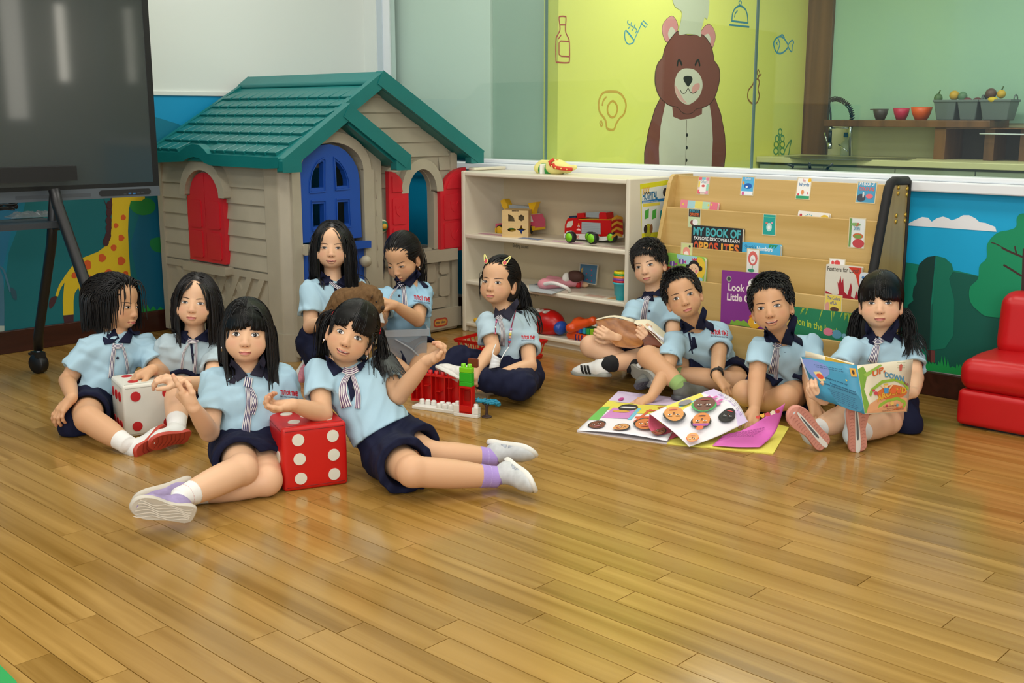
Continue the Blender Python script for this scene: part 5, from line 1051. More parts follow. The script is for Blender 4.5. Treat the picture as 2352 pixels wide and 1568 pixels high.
# bottom shelf: red toy, orange tiger xylophone, yellow key
e = empty('red_toy_piano', V(-3.72, 4.2, .053), 'rounded red toy with blue ends behind the person in long trousers', 'toy'); s = S(); c = V(-3.72, 4.19, .12); s.ell(c + V(0, 0, -.012), (.105, .07, .07), .02); s.half(c + V(0, 0, -.065), (0, 0, -1), c - .2, c + .2); soft('body', s, red, e, .005)
for dx in (-.1, .1): b = B(); b.ell(c + V(dx, -.01, -.025), (.03, .045, .035), blu); b.build('end_knob', e)
for k in range(3): b = B(); b.box(c + V(-.05 + .035 * k, -.03, .05), (.02, .04, .012), whp); b.build('key', e, .003)
e = empty('tiger_xylophone', V(-3.38, 4.17, .053), 'orange tiger xylophone with rainbow keys on the bottom shelf', 'toy'); yq = 4.17; F_ = yplane(yq)
s = S(); hd = hit(1325, 748, 1, yq); s.ell(hd + V(0, .02, 0), (.045, .04, .042), .01); s.ell(hd + V(-.02, -.02, -.012), (.03, .025, .025), .01); s.ell(hit(1362, 736, 1, yq), (.022, .022, .02), .01); s.limb(hd, hit(1362, 738, 1, yq), .03, .018, .01); a = hit(1310, 768, 1, yq); c = hit(1390, 776, 1, yq); s.limb(V(a[0], yq, .068), V(c[0], yq, .068), .02, .02, .01); s.limb(V(a[0], yq + .09, .068), V(c[0], yq + .09, .068), .02, .02, .01); soft('tiger_body', s, org, e, .004)
for k, c in enumerate(('#5a2f8c', '#2a6ab8', '#2aa0b8', '#2fa04a', '#8fbf2a', '#e8c020', '#e07a20')): b = B(); p = hit(1333 + 9 * k, 758 + 1.4 * k, 1, yq + .02); b.box(V(p[0], yq + .03, .105), (.021, .09, .03), GLP('bar_' + c[1:], c)); b.build('bar', e, .003)
b = B(); p0, p1 = hit(1345, 744, 1, yq), hit(1372, 748, 1, yq); b.tube([p0, p1], .006, whp); b.ell(p0 + V(0, 0, .008), (.008, .008, .012), grp); b.ell(p1 + V(0, 0, .008), (.008, .008, .012), grp); b.build('mallet', e)
for k in range(3): b = B(); p = hit(1322 + 7 * k, 770 + k, 1, yq - .02); b.box(V(p[0], yq - .019, .068), (.007, .006, .03), GLP('stripe_purple', '#45306a')); b.build('stripe', e, .002)
b = B(); p = Z(1093, 740, .055); b.ell(p + V(0, 0, .012), (.016, .012, .012), yel); b.tube([p + V(.01, 0, .012), p + V(.05, .004, .01)], .007, yel); b.build('yellow_rattle', None, label='small yellow plastic key on the bottom shelf beside the playhouse', cat='toy')
# soft toy lying on the shelf top
tc = V(-3.72, 4.27, .857); ply = mat('plush_yellow', '#e6dd8a', .9, bump=.2, bscale=400)
P_ = lambda x, y, yy=4.27: hit(x, y, 1, yy)
s = S(); s.ell(P_(1279, 384), (.062, .05, .04), .015); s.ell(P_(1302, 387), (.03, .03, .022), .02); s.limb(P_(1303, 388), P_(1320, 384), .02, .012, .01); s.ell(P_(1240, 386), (.03, .03, .03), .01); s.limb(P_(1245, 376), P_(1262, 376), .02, .018, .012)
e = soft('plush_toy', s, ply, None, .004, label='pale yellow plush toy in a green vest lying on top of the toy shelf', cat='soft toy')
s = S(); s.limb(P_(1252, 389), P_(1272, 389), .036, .034, .01); soft('vest', s, mat('plush_green', '#2f8f3a', .85, bump=.2, bscale=300), e, .004)
b = B(); b.ell(P_(1280, 371, 4.26), (.014, .014, .011), mat('plush_nose', '#c0832a', .6)); b.build('nose', e)
b = B(); pr = [P_(x, y, 4.215) for x, y in ((1267, 378), (1272, 384), (1284, 386), (1298, 388), (1310, 389))]; b.tube([V(p[0], p[1] + .006 * abs(i - 2), p[2]) for i, p in enumerate(pr)], .009, mat('plush_ribbon', '#cf3a24', .7), 8); 
for i in range(4): b.ell((pr[i] + pr[i + 1]) / 2 + V(0, -.008, 0), (.004, .003, .004), '#f0d070')
b.build('ribbon', e); b = B(); b.tube([P_(1266, 380, 4.22), P_(1262, 372, 4.22), P_(1272, 366, 4.24)], .008, MATS['plush_ribbon'], 8); b.build('ribbon_tail', e); b = B(); b.box(P_(1249, 388, 4.24), (.016, .05, .05), mat('plush_white', '#e9e9e4', .9)); b.build('collar', e, .005)
# ------------------------------------------------------------------ big soft dice
def die(near, ur, sz, body, dotc, label, faces, tilt=0):
    u = nrm(V(ur[0], ur[1], 0)); w_ = nrm(np.cross(V(0, 0, 1), u)); e = empty('soft_die', near + (u + w_) * sz / 2, label, 'dice')
    c = near + (u + w_ + V(0, 0, 1)) * sz / 2; F_ = (c, u, w_, V(0, 0, 1)); b = B()
    N = 9; g = np.linspace(-1, 1, N); fcs = [(u, w_, V(0, 0, 1)), (u, V(0, 0, 1), -w_), (w_, V(0, 0, 1), u), (-u, V(0, 0, 1), w_), (-w_, V(0, 0, 1), -u), (w_, u, V(0, 0, -1))]
    def pos(a, bb, n, i, j):
        p = np.array([i, j, 1.]); q = np.abs(p); bulge = 1 + .035 * (1 - i * i) * (1 - j * j); r_ = .1
        v = a * i + bb * j + n
        loc = np.array([v @ u, v @ w_, v[2]]); inn = np.clip(loc, -1 + r_, 1 - r_); d = loc - inn; L = np.linalg.norm(d); loc = inn + d / L * r_ if L > 1e-9 else loc
        loc = loc + np.array([n @ u, n @ w_, n[2]]) * (bulge - 1); return c + (u * loc[0] + w_ * loc[1] + V(0, 0, 1) * loc[2]) * sz / 2
    for a, bb, n in fcs:
        gg = np.unique(np.concatenate([g, [-.95, .95, -.9, .9]])); M_ = len(gg); vs = [pos(a, bb, n, i, j) for i in gg for j in gg]
        b.add(vs, [(i * M_ + j, (i + 1) * M_ + j, (i + 1) * M_ + j + 1, i * M_ + j + 1) for i in range(M_ - 1) for j in range(M_ - 1)], body, True)
    b.build('cover', e)
    for (fi, dots) in faces:
        a, bb, n = fcs[fi]
        for (i, j) in dots:
            b = B(); r_ = .215 / 1.15; ring = [pos(a, bb, n, i + r_ * math.cos(t), j + r_ * math.sin(t)) for t in np.linspace(0, 2 * PI, 21)[:-1]]; m_ = pos(a, bb, n, i, j)
            b.add([p + n * .0022 for p in ring] + [m_ + n * .0026] + [p - n * .002 for p in ring], [(k, (k + 1) % 20, 20) for k in range(20)] + [(21 + k, 21 + (k + 1) % 20, (k + 1) % 20, k) for k in range(20)], dotc); b.build('dot', e)
    for k, (a, bb, n) in enumerate(fcs[:5]):      # stitched seams
        for q in (-.88, .88):
            b = B(); b.tube([pos(a, bb, n, t, q) + n * .0002 for t in np.linspace(-.9, .9, 12)], .0011, mat('die_stitch_' + body, '#7d1512' if 'red' in body else '#a9a79c', .6), 5); b.build('seam', e)
    return e
mat('die_red', '#c5150f', .4, bump=.08, bscale=90, vary=.05); mat('die_white', '#d7d5c9', .45, bump=.08, bscale=90, vary=.05); mat('dot_cream', '#dedbcb', .5); mat('dot_red', '#b51318', .5)
six = [(x, y) for x in (-.58, .58) for y in (-.6, 0, .6)]; six = [(-.52, .6), (.55, .6), (-.5, 0), (.56, 0), (-.48, -.62), (.56, -.62)]; five = [(-.5, -.5), (.5, -.5), (-.5, .5), (.5, .5), (0, 0)]
nr = Z(653, 1131); die(nr + V(0, 0, 0), Z(796, 1111) - nr, .205, 'die_red', 'dot_cream', 'big red soft die with cream dots between the two people in front', [(1, six), (0, five), (4, [(-.55, 0), (0, 0), (.55, 0)])])
nr = Z(289, 1006); die(nr, Z(401, 990) - nr, .193, 'die_white', 'dot_red', 'big white soft die with red dots in front of the two people on the left', [(1, [(-.55, .55), (.62, .55), (-.55, -.6), (.6, -.6)]), (0, five), (4, [(x, y) for x in (-.55, 0, .55) for y in (.5, -.6)])])
# ------------------------------------------------------------------ building blocks, little tree, bin, baskets
O0 = Z(1097, 961.5); u_ = nrm(Z(1034.6, 953.5) - O0); w_ = nrm(np.cross(u_, V(0, 0, 1))); w_ = w_ if w_ @ V(0, 1, 0) > 0 else -w_; FB_ = (O0, u_, w_, V(0, 0, 1)); PT = .0265
BLK = empty('brick_castle', O0 + u_ * .12, 'toy brick wall and tower of red, green and white bricks on the floor', 'building blocks')
def brick(nm, u0, v0, z0, nu, nv, h, m, studs=True, par=BLK):
    b = B(); b.box(((u0 + nu / 2) * PT, (v0 + nv / 2) * PT, z0 + h / 2), (nu * PT - .0006, nv * PT - .0006, h - .0004), m, FB_)
    o = b.build(nm, par, .0018)
    if studs:
        for i in range(nu):
            for j in range(nv):
                b = B(); F_ = (O0 + u_ * (u0 + i + .5) * PT + w_ * (v0 + j + .5) * PT + V(0, 0, z0 + h), u_, w_, V(0, 0, 1)); b.lathe([(.0095, -.001), (.0095, .011), (.0075, .0135), (0, .0145)], F_, m, 14); q = b.build('stud', o)
    return o
brick('base_plate', 0, 0, 0, 4, 1, .014, whp, False); brick('base_plate', 3.5, .75, 0, 8, 3, .014, whp, False)
brick('white_brick', .0, .05, .014, 1, 1, .027, whp); brick('white_brick', 3.05, .05, .014, 1, 1, .03, whp)
def arch_brick(nm, u0, v0, z0, nu, h, m, d=1):
    o = empty(nm, (0, 0, 0)); o.parent = BLK; o.location = -BLK.location; b = B(); F_ = (O0 + u_ * u0 * PT + w_ * v0 * PT + V(0, 0, z0), -u_, V(0, 0, 1), nrm(np.cross(-u_, V(0, 0, 1))))
    wd = nu * PT; hs = []
    b.prism([(-x, y) for x, y in rect(0, 0, wd, h)][::-1] if 0 else rect(-wd, 0, 0, h), F_, -d * PT + .003, -d * PT, m); return o, F_, b, wd
# red tower: open-fronted hollow brick
def hollow(nm, u0, nu, z0, h, cells, v0, dep):
    e_ = empty(nm, (0, 0, 0)); e_.parent = BLK; e_.location = -BLK.location
    F_ = (O0 + u_ * u0 * PT + w_ * v0 * PT + V(0, 0, z0), u_, V(0, 0, 1), -w_); wd = nu * PT
    b = B(); b.box((wd / 2, h / 2, -dep + .0015), (wd, h, .003), red, F_); b.build('back', e_, .001)
    for x in cells: b = B(); b.box((x * wd, h / 2, -dep / 2), (.0035, h, dep), red, F_); b.build('upright', e_, .001)
    for y in (.004, h - .004): b = B(); b.box((wd / 2, y, -dep / 2), (wd, .008, dep), red, F_); b.build('rail', e_, .001)
    return e_, F_, wd
e_, F_, wd = hollow('red_tower_brick', 1.0, 2.05, .014, .108, (.03, .97), .05, .03); b = B(); b.box((wd / 2, .016, -.014), (wd * .9, .03, .028), red, F_); b.build('foot', e_, .001)
b = B(); b.prism(rrect(wd * .35, .045, wd * .85, .085, .006), F_, -.028, -.024, mat('toy_red_dark', '#9c0f0c', .35)); b.build('door_panel', e_)
brick('green_brick', 1.0, .0, .122, 2, 1, .018, grn, False); brick('green_brick', 1.0, .0, .14, 2, 1, .036, grn, False); brick('lime_brick', 1.0, .0, .176, 2, 1, .02, lime)
b = B(); b.prism(rrect(.005 + 1.0 * PT - .012, .19, 3 * PT - .016, .225, .006), (O0 + w_ * .05, u_, V(0, 0, 1), -w_), 0, .008, mat('toy_brown', '#7a3420', .35)); b.build('brown_roof_brick', BLK, .002)
e_, F_, wd = hollow('red_wall', 4.1, 9, .012, .118, (.0, .1, .28, .36, .53, .62, .8, .9, 1.0), 3.5, .027)
for k in range(5): b = B(); b.box((wd * (.05 + .22 * k), .05 + .02 * (k % 2), -.012), (wd * .09, .0025, .022), red, F_); b.build('cross_rail', e_)
for k in range(8): b = B(); b.lathe([(.0095, 0), (.0095, .014), (.008, .014), (.008, .004), (0, .004)], (O0 + u_ * (4.6 + k * 1.09) * PT + w_ * (3.5 * PT + .0135) + V(0, 0, .13), u_, w_, V(0, 0, 1)), red, 14); b.build('stud', e_)
for i in range(4):
    for j in range(2): b = B(); b.lathe([(.0108, 0), (.0108, .016), (.008, .0195), (0, .02)], (O0 + u_ * (4.1 + i * 1.0) * PT + w_ * (1.3 + j * 1.05) * PT + V(0, 0, .014), u_, w_, V(0, 0, 1)), whp, 14); b.build('stud', BLK)
for i in range(3): b = B(); b.lathe([(.0108, 0), (.0108, .016), (.008, .0195), (0, .02)], (O0 + u_ * (8.6 + i * 1.0) * PT + w_ * 2.4 * PT + V(0, 0, .014), u_, w_, V(0, 0, 1)), whp, 14); b.build('stud', BLK)
p = Z(1118, 958); e = empty('toy_tree', p, 'small toy tree with flat blue canopy beside the brick tower', 'toy tree'); s = S(); tb = mat('toy_bark', '#3a2622', .6)
s.limb(p, p + V(0, 0, .045), .0065, .005, .004); s.ell(p + V(0, 0, .003), (.02, .02, .005), .006); s.limb(p + V(0, 0, .045), p + RT * .02 + V(0, 0, .054), .004, .003, .003); s.limb(p + V(0, 0, .045), p - RT * .015 + V(0, 0, .056), .004, .003, .003); s.limb(p + V(0, 0, .05), p + V(0, 0, .085), .003, .0015, .003); soft('trunk', s, tb, e, .0018)
s = S(); tl = mat('toy_leaf_blue', '#1683a0', .6, bump=.3, bscale=500)
for dx, dz, rr in ((-.024, .066, .017), (-.008, .066, .02), (.008, .062, .02), (.024, .062, .017), (.036, .058, .014), (.043, .05, .009), (-.032, .07, .01)): s.ell(p + RT * dx + V(0, 0, dz), (rr, rr, .0045), .006)
s.wrinkle(.003, .012, 3); soft('canopy', s, tl, e, .002)
# translucent tub
pc_ = plasticclear('tub_plastic', (.93, .95, .96), .27, (.6, .64, .68)); pc2 = plasticclear('tub_rim', (.88, .9, .92), .45, (.66, .7, .74))
tp = Z(935, 872); u2 = nrm(Z(985, 868) - Z(890, 872)); v2 = nrm(np.cross(V(0, 0, 1), u2)); FT2 = (tp + v2 * .09, u2, v2, V(0, 0, 1)); TB = empty('plastic_tub', FT2[0], 'clear plastic tub with handle in front of the person by the playhouse window', 'tub')
def ringrect(b, F_, z0, z1, a0, b0, a1, b1, th, m):
    for k in (0, 1): 
        pass
    o, u, v, n = F_; A = [o + u * x * a0 + v * y * b0 + n * z0 for x, y in ((-1, -1), (1, -1), (1, 1), (-1, 1))]; C = [o + u * x * a1 + v * y * b1 + n * z1 for x, y in ((-1, -1), (1, -1), (1, 1), (-1, 1))]
    b.add(A + C, [(i, (i + 1) % 4, 4 + (i + 1) % 4, 4 + i) for i in range(4)], m)
b = B(); ringrect(b, FT2, 0, .2, .085, .075, .094, .083, 0, pc_); b.add([FT2[0] + u2 * x * .085 + v2 * y * .075 for x, y in ((-1, -1), (1, -1), (1, 1), (-1, 1))], [(0, 3, 2, 1)], pc_); o = b.build('wall', TB); o.modifiers.new('s', 'SOLIDIFY').thickness = .0015
b = B(); ringrect(b, FT2, .195, .225, .101, .09, .103, .092, 0, pc2); ringrect(b, FT2, .225, .2251, .103, .092, .094, .083, 0, pc2); o = b.build('rim', TB); o.modifiers.new('s', 'SOLIDIFY').thickness = .0015
b = B(); b.tube([FT2[0] + u2 * -.05 - v2 * .086 + V(0, 0, .185), FT2[0] + u2 * .02 - v2 * .088 + V(0, 0, .14), FT2[0] + u2 * .07 - v2 * .087 + V(0, 0, .09), FT2[0] + u2 * .078 - v2 * .083 + V(0, 0, .05)], .004, pc2, 6); b.build('handle', TB)
for k in range(7):
    rg = random.Random(k); b = B(); b.ell(FT2[0] + u2 * rg.uniform(-.04, .05) + v2 * rg.uniform(-.04, .03) + V(0, 0, .025), (.02, .015, .015), whp if k % 3 else yel); b.build('block_scrap', None, label='small toy piece lying inside the clear tub', cat='toy', group='toy pieces in the clear tub')
b = B(); b.box((.0945, -.01, .1), (.001, .04, .05), '#d9a23a', FT2); b.box((.0948, -.015, .11), (.001, .02, .02), '#c7d0c0', FT2); b.build('sticker', TB)
# red baskets either side of the girl with clips
def basket(px, py, ang, label, items):
    p = Z(px, py); u = V(math.cos(ang), math.sin(ang), 0); v = V(-u[1], u[0], 0); F_ = (p, u, v, V(0, 0, 1)); e = empty('red_basket', p, label, 'basket'); a0, b0, a1, b1, h = .165, .11, .19, .125, .09
    def q(t, x, y): return p + u * x * (a0 + (a1 - a0) * t) + v * y * (b0 + (b1 - b0) * t) + V(0, 0, .002 + h * t)
    b = B(); b.box((0, 0, .003), (.32, .21, .005), red, F_); b.build('base', e, .002)
    for t0, t1, nm in ((0, .2, 'lower_band'), (.84, 1.0, 'rim')):
        b = B(); cs = [(-1, -1), (1, -1), (1, 1), (-1, 1)]; b.add([q(t0, *c) for c in cs] + [q(t1, *c) for c in cs], [(i, (i + 1) % 4, 4 + (i + 1) % 4, 4 + i) for i in range(4)], red); o = b.build(nm, e); o.modifiers.new('s', 'SOLIDIFY').thickness = .004
    for s_ in (-1, 1):
        for k in range(11): x = -.85 + 1.7 * k / 10; b = B(); b.tube([q(.15, x, s_), q(.9, x, s_)], .0028, red, 5, False); b.build('slat', e)
        for k in range(7): x = -.8 + 1.6 * k / 6; b = B(); b.tube([q(.15, s_, x), q(.9, s_, x)], .0028, red, 5, False); b.build('slat', e)
    for k in range(items):
        rg = random.Random(k + 9); b = B(); b.box((rg.uniform(-.07, .07), rg.uniform(-.04, .04), .03 + .012 * (k % 3)), (.05, .03, .03), red, F_); b.build('loose_brick', None, .004, label='loose red brick among others in the slotted red basket', cat='brick', group='bricks in the red basket')
basket(1150, 822, .12, 'red slotted basket of bricks on the floor behind the person in long trousers', 4)
# ------------------------------------------------------------------ children: builder
def skinmat(name, c, dark):
    m = mat(name, c, .48, bump=.05, bscale=350, sss=.12, spec=.4); nt = m.node_tree; P = nt.nodes['Principled BSDF']
    a = nt.nodes.new('ShaderNodeAttribute'); a.attribute_name = 'blush'; mx = nt.nodes.new('ShaderNodeMix'); mx.data_type = 'RGBA'
    nt.links.new(a.outputs['Fac'], mx.inputs[0]); mx.inputs[6].default_value = lin(c); mx.inputs[7].default_value = lin(dark); nt.links.new(mx.outputs[2], P.inputs['Base Color']); return m
SK = {'light': skinmat('skin_light', '#e2b692', '#cf8a72'), 'mid': skinmat('skin_medium', '#d8aa84', '#c07f62'), 'tan': skinmat('skin_tan', '#d2a27a', '#b8785a')}
hairm = mat('black_hair', '#0c0a0a', .4, spec=.45); hairb = mat('dark_brown_hair', '#15100e', .42, spec=.45)
polo = mat('polo_blue', '#abcbdb', .85, bump=.25, bscale=900, spec=.2); navy = mat('navy_cotton', '#161a33', .8, bump=.25, bscale=700, spec=.2); collm = mat('collar_navy', '#1b1e36', .85, bump=.2, bscale=800, spec=.2); collg = mat('collar_washed', '#32313f', .85, bump=.2, bscale=800, spec=.2)
pm('#ece9e4', .6); eyew = mat('eye_white', '#e4ddd6', .25); iris = mat('iris_dark', '#0b0605', .1); lash = mat('lash', '#140d0b', .7); tooth = mat('teeth', '#e9e2d2', .3)
lipm = mat('lips', '#bd6c63', .4); lipd = mat('mouth_line', '#5e2620', .6); browm = mat('eyebrow', '#3f2a20', .8); lidm = mat('lid_crease', '#94664a', .7)
def castN(s, XY, t0):
    XY = np.asarray(XY, float).reshape(-1, 2); D = FWD + RT * ((XY[:, :1] - 1176) / FOC) - UP * ((XY[:, 1:] - 784) / FOC); L = np.linalg.norm(D, axis=1); t = np.full(len(XY), t0 - .22); q = None
    for _ in range(34):
        q = s.at(EYE + D * t[:, None]); t = np.where(q > 2e-4, t + np.minimum(q, .03) / L * .85, t)
        t = np.minimum(t, t0 + .4)
        if (q < 4e-4).sum() + (t >= t0 + .399).sum() >= len(q): break
    return EYE + D * t[:, None], t < t0 + .39
def cast(s, x, y, t0):
    P, ok = castN(s, [(x, y)], t0); return P[0] if ok[0] else None
class Head:
    def __init__(h, px, py, t, yaw=0, pitch=0, roll=0, sc=1.):
        h.o = T(px, py, t); Y = -nrm(ray(px, py)); X = nrm(RT - Y * (RT @ Y)); Zv = -np.cross(X, Y); Zv = Zv if Zv @ UP > 0 else -Zv
        a, b, c = R(yaw), R(pitch), R(roll)
        X, Zv = X * math.cos(c) - Zv * math.sin(c), Zv * math.cos(c) + X * math.sin(c)
        X, Y = X * math.cos(a) - Y * math.sin(a), Y * math.cos(a) + X * math.sin(a)
        Y, Zv = Y * math.cos(b) + Zv * math.sin(b), Zv * math.cos(b) - Y * math.sin(b)
        h.M = np.stack([X, Y, Zv], 1); h.sc = sc
    def w(h, p): return h.o + h.M @ (np.asarray(p, float) * h.sc)
    def loc(h, P): return ((np.asarray(P) - h.o) @ h.M) / h.sc
    def field(h, s, smile=0, cheek=1., ears=True):
        k = h.sc
        def e(c, r, kk=.012, sub=False, rz=0):
            M = h.M
            if rz: c_, s_ = math.cos(rz), math.sin(rz); M = M @ np.array([[c_, -s_, 0], [s_, c_, 0], [0, 0, 1]])
            s.ell(h.w(c), np.array(r) * k, kk * k, M, sub)
        e((0, -.015, .034), (.0715, .090, .083)); e((0, .014, -.014), (.0605, .070, .068), .02); e((0, .032, -.049), (.038 * cheek, .040, .028), .024); e((0, .057, -.0665), (.015, .0135, .0105), .018)
        e((0, .03, .046), (.054, .048, .040), .02)
        for q in (-1, 1):
            e((q * .032, .043, -.033), (.0265 * cheek, .026, .025), .02); e((q * .0295, .0895, .003), (.017, .010, .0088), .012, True); e((q * .0285, .0655, 0), (.0145, .0125, .0098), .005)
            e((q * .0085, .0825, -.031), (.0072, .0075, .0058), .006)
            if ears: e((q * .0685, -.010, -.008), (.0085, .0185, .0285), .006, rz=q * -.35); e((q * .0775, -.004, -.006), (.005, .0105, .0175), .004, True, rz=q * -.35); e((q * .067, -.002, -.031), (.006, .0085, .0085), .006)
        s.limb(h.w((0, .0745, .004)), h.w((0, .0885, -.0275)), .0052 * k, .0082 * k, .012 * k)
        e((0, .0805, -.0525), (.0165 + smile * .004, .0065, .0042), .005); e((0, .0785, -.0605), (.0145 + smile * .003, .0075, .005), .005); e((0, .0905, -.0565), (.017, .004, .0009), .003, True)
    def proj(h, s, uv, off=.0006, y0=.13):
        P = np.array([h.w((u, y0, v)) for u, v in uv]); d = -h.M[:, 1]
        for _ in range(28): P = P + d * np.clip(s.at(P), -.02, .02)[:, None] * .9
        return P - d * off * h.sc
    def face(h, s, parent, gaze=(0, 0), mouth='closed', open_=1., brow=0., lw=1., lid=0.):
        k = 15
        for q in (-1, 1):
            b = B(); cx, cz, hw = q * .0285, 0, .0122; us = np.linspace(-1, 1, k)
            up = .0058 * open_ * np.power(np.maximum(1 - us ** 2, 0), .62) + .0006 * us * q; lo = -.0043 * open_ ** .6 * np.power(np.maximum(1 - us ** 2, 0), .75) + .0006 * us * q
            ring = [(cx + hw * u, cz + z_) for u, z_ in zip(us, up)] + [(cx + hw * u, cz + z_) for u, z_ in list(zip(us, lo))[1:-1][::-1]]
            nr_ = len(ring); P = h.proj(s, ring + [(cx + (u - cx) * .5, cz + (v - cz) * .5) for u, v in ring] + [(cx, cz)], .0008); b.add(P, [(i, (i + 1) % nr_, nr_ + (i + 1) % nr_, nr_ + i) for i in range(nr_)] + [(nr_ + i, nr_ + (i + 1) % nr_, 2 * nr_) for i in range(nr_)], eyew, True)
            ix, iz = cx + gaze[0] * .0035, cz + .0006 + gaze[1] * .002
            def clampz(x, z_):
                u = np.clip((x - cx) / hw, -1, 1); return np.clip(z_, np.interp(u, us, lo), np.interp(u, us, up))
            pts = [(ix + r_ * math.cos(a), clampz(ix + r_ * math.cos(a), iz + r_ * math.sin(a))) for r_ in (.0059, .0030) for a in np.linspace(0, 2 * PI, 19)[:-1]] + [(ix, clampz(ix, iz))]
            P = h.proj(s, pts, .0015); b.add(P, [(i, (i + 1) % 18, 18 + (i + 1) % 18, 18 + i) for i in range(18)] + [(18 + i, 18 + (i + 1) % 18, 36) for i in range(18)], iris, True)
            # lash line, lid crease, lower rim
            band = []
            for u, z_ in zip(us, up): th = .0006 + .0014 * (1 - abs(u) ** 3) * lw + (.0004 if u * q > .3 else 0); band += [(cx + hw * 1.04 * u, cz + z_ - .0005), (cx + hw * 1.06 * u, cz + z_ + th)]
            P = h.proj(s, band, .0018); b.add(P, [(2 * i, 2 * i + 2, 2 * i + 3, 2 * i + 1) for i in range(k - 1)], lash, True)
            band = []
            for u, z_ in zip(us, up): band += [(cx + hw * 1.08 * u, cz + z_ + .0034), (cx + hw * 1.08 * u, cz + z_ + .0034 + .0009 * (1 - u * u))]
            P = h.proj(s, band, .0007); b.add(P, [(2 * i, 2 * i + 2, 2 * i + 3, 2 * i + 1) for i in range(k - 1)], lidm, True)
            band = []
            for u, z_ in zip(us, lo): band += [(cx + hw * u, cz + z_ - .0002), (cx + hw * u, cz + z_ - .0008)]
            P = h.proj(s, band, .0007); b.add(P, [(2 * i, 2 * i + 2, 2 * i + 3, 2 * i + 1) for i in range(k - 1)], lidm, True)
            b.build('eye', parent)
        for q in (-1, 1):
            b = B(); band = []
            for i in range(9):
                u = i / 8; x = q * (.0125 + .0345 * u); z_ = .0155 + .0035 * math.sin(u * 2.2) + brow * .004 * (1 - u); th = .0036 * (1 - u) ** .6 + .0006 if u > .15 else .0026; band += [(x, z_ - th / 2), (x, z_ + th / 2)]
            P = h.proj(s, band, .0008); b.add(P, [(2 * i, 2 * i + 2, 2 * i + 3, 2 * i + 1) for i in range(8)], browm, True); b.build('eyebrow', parent)
        b = B(); us = np.linspace(-1, 1, 13); zc = -.0565; w_ = .0195 if mouth == 'closed' else .0225
        cv = {'closed': .0012, 'smile': .006, 'open': .0035, 'pout': -.0008}[mouth]; gap = {'closed': 0, 'smile': .0046, 'open': .0042, 'pout': .0}[mouth]
        def cur(u): return zc + cv * u * u
        mid_u = [cur(u) + gap * .5 * (1 - u * u) for u in us]; mid_l = [cur(u) - gap * .5 * (1 - u * u) for u in us]
        topl = [a + (.0047 + .0012 * math.cos(u * 9)) * max(1 - u * u, 0) ** .7 * (1 - .25 * math.exp(-(u / .12) ** 2)) for u, a in zip(us, mid_u)]; botl = [a - .0062 * max(1 - u * u, 0) ** .8 for u, a in zip(us, mid_l)]
        def strip(A, C, m, off):
            P = h.proj(s, [p for u, a, c in zip(us, A, C) for p in ((w_ * u, a), (w_ * u, c))], off); b.add(P, [(2 * i, 2 * i + 2, 2 * i + 3, 2 * i + 1) for i in range(len(us) - 1)], m, True)
        strip(mid_u, topl, lipm, .0009); strip(botl, mid_l, lipm, .0009)
        strip([a - .0004 for a in mid_l], [a + .0004 for a in mid_u], lipd, .0011)
        if gap:
            w0 = w_; w_ = w0 * .8; strip([a - gap * .8 * max(1 - u * u, 0) for u, a in zip(us, mid_u)], [a - .0004 for a in mid_u], tooth, .0017)
            w_ = w0
        for q in (-1, 1): P = h.proj(s, circ(q * .0062, -.0362, .0024, .0012, 10), .0005); b.add(P, [tuple(range(10))], lipd)
        b.build('mouth', parent)
# --- hair: simulated locks over the skull
def pushE(c, M, r):
    r = np.asarray(r, float)
    def f(P):
        q = ((P - c) @ M) / r; L = np.linalg.norm(q, axis=1); mk = L < 1
        if mk.any(): P = P.copy(); P[mk] = c + (q[mk] / np.maximum(L[mk], 1e-6)[:, None] * r) @ M.T
        return P
    return f
def pushC(a, b, r):
    a = np.asarray(a); b = np.asarray(b); d = b - a; l2 = d @ d
    def f(P):
        t = np.clip(((P - a) @ d) / l2, 0, 1); q = P - a - t[:, None] * d; L = np.linalg.norm(q, axis=1); mk = L < r
        if mk.any(): P = P.copy(); P[mk] = (a + t[:, None] * d + q / np.maximum(L, 1e-6)[:, None] * r)[mk]
        return P
    return f
def grow_hair(roots, dirs, length, push, seg=18, grav=.35, stiff=1., jit=.05, target=None, stop=None, rg=None, gdir=None, ramp=0):
    rg = rg or np.random.RandomState(1); P = np.array(roots, float); D = np.array(dirs, float); D /= np.linalg.norm(D, axis=1)[:, None]; n = len(P); ds = np.asarray(length) / seg * np.ones(n); out = [P.copy()]; live = np.ones(n, bool); g = V(0, 0, -1) if gdir is None else gdir
    for i in range(seg):
        D2 = D * stiff + g * grav * (1 if ramp <= 0 else min(1, ((i + .5) / seg / ramp) ** 1.6)) + rg.normal(size=P.shape) * jit
        if target is not None: q = target - P; L = np.linalg.norm(q, axis=1); D2 = D * .25 + q / np.maximum(L, 1e-5)[:, None]; live &= L > .012
        D2 /= np.linalg.norm(D2, axis=1)[:, None]; N = P + D2 * ds[:, None]
        for f in push: N = f(N)
        N = np.where(live[:, None], N, P)
        mv = N - P; L = np.linalg.norm(mv, axis=1); D = np.where((L > 1e-6)[:, None], mv / np.maximum(L, 1e-6)[:, None], D); P = N
        if stop is not None: live &= ~stop(P)
        out.append(P.copy())
    return np.stack(out, 1)
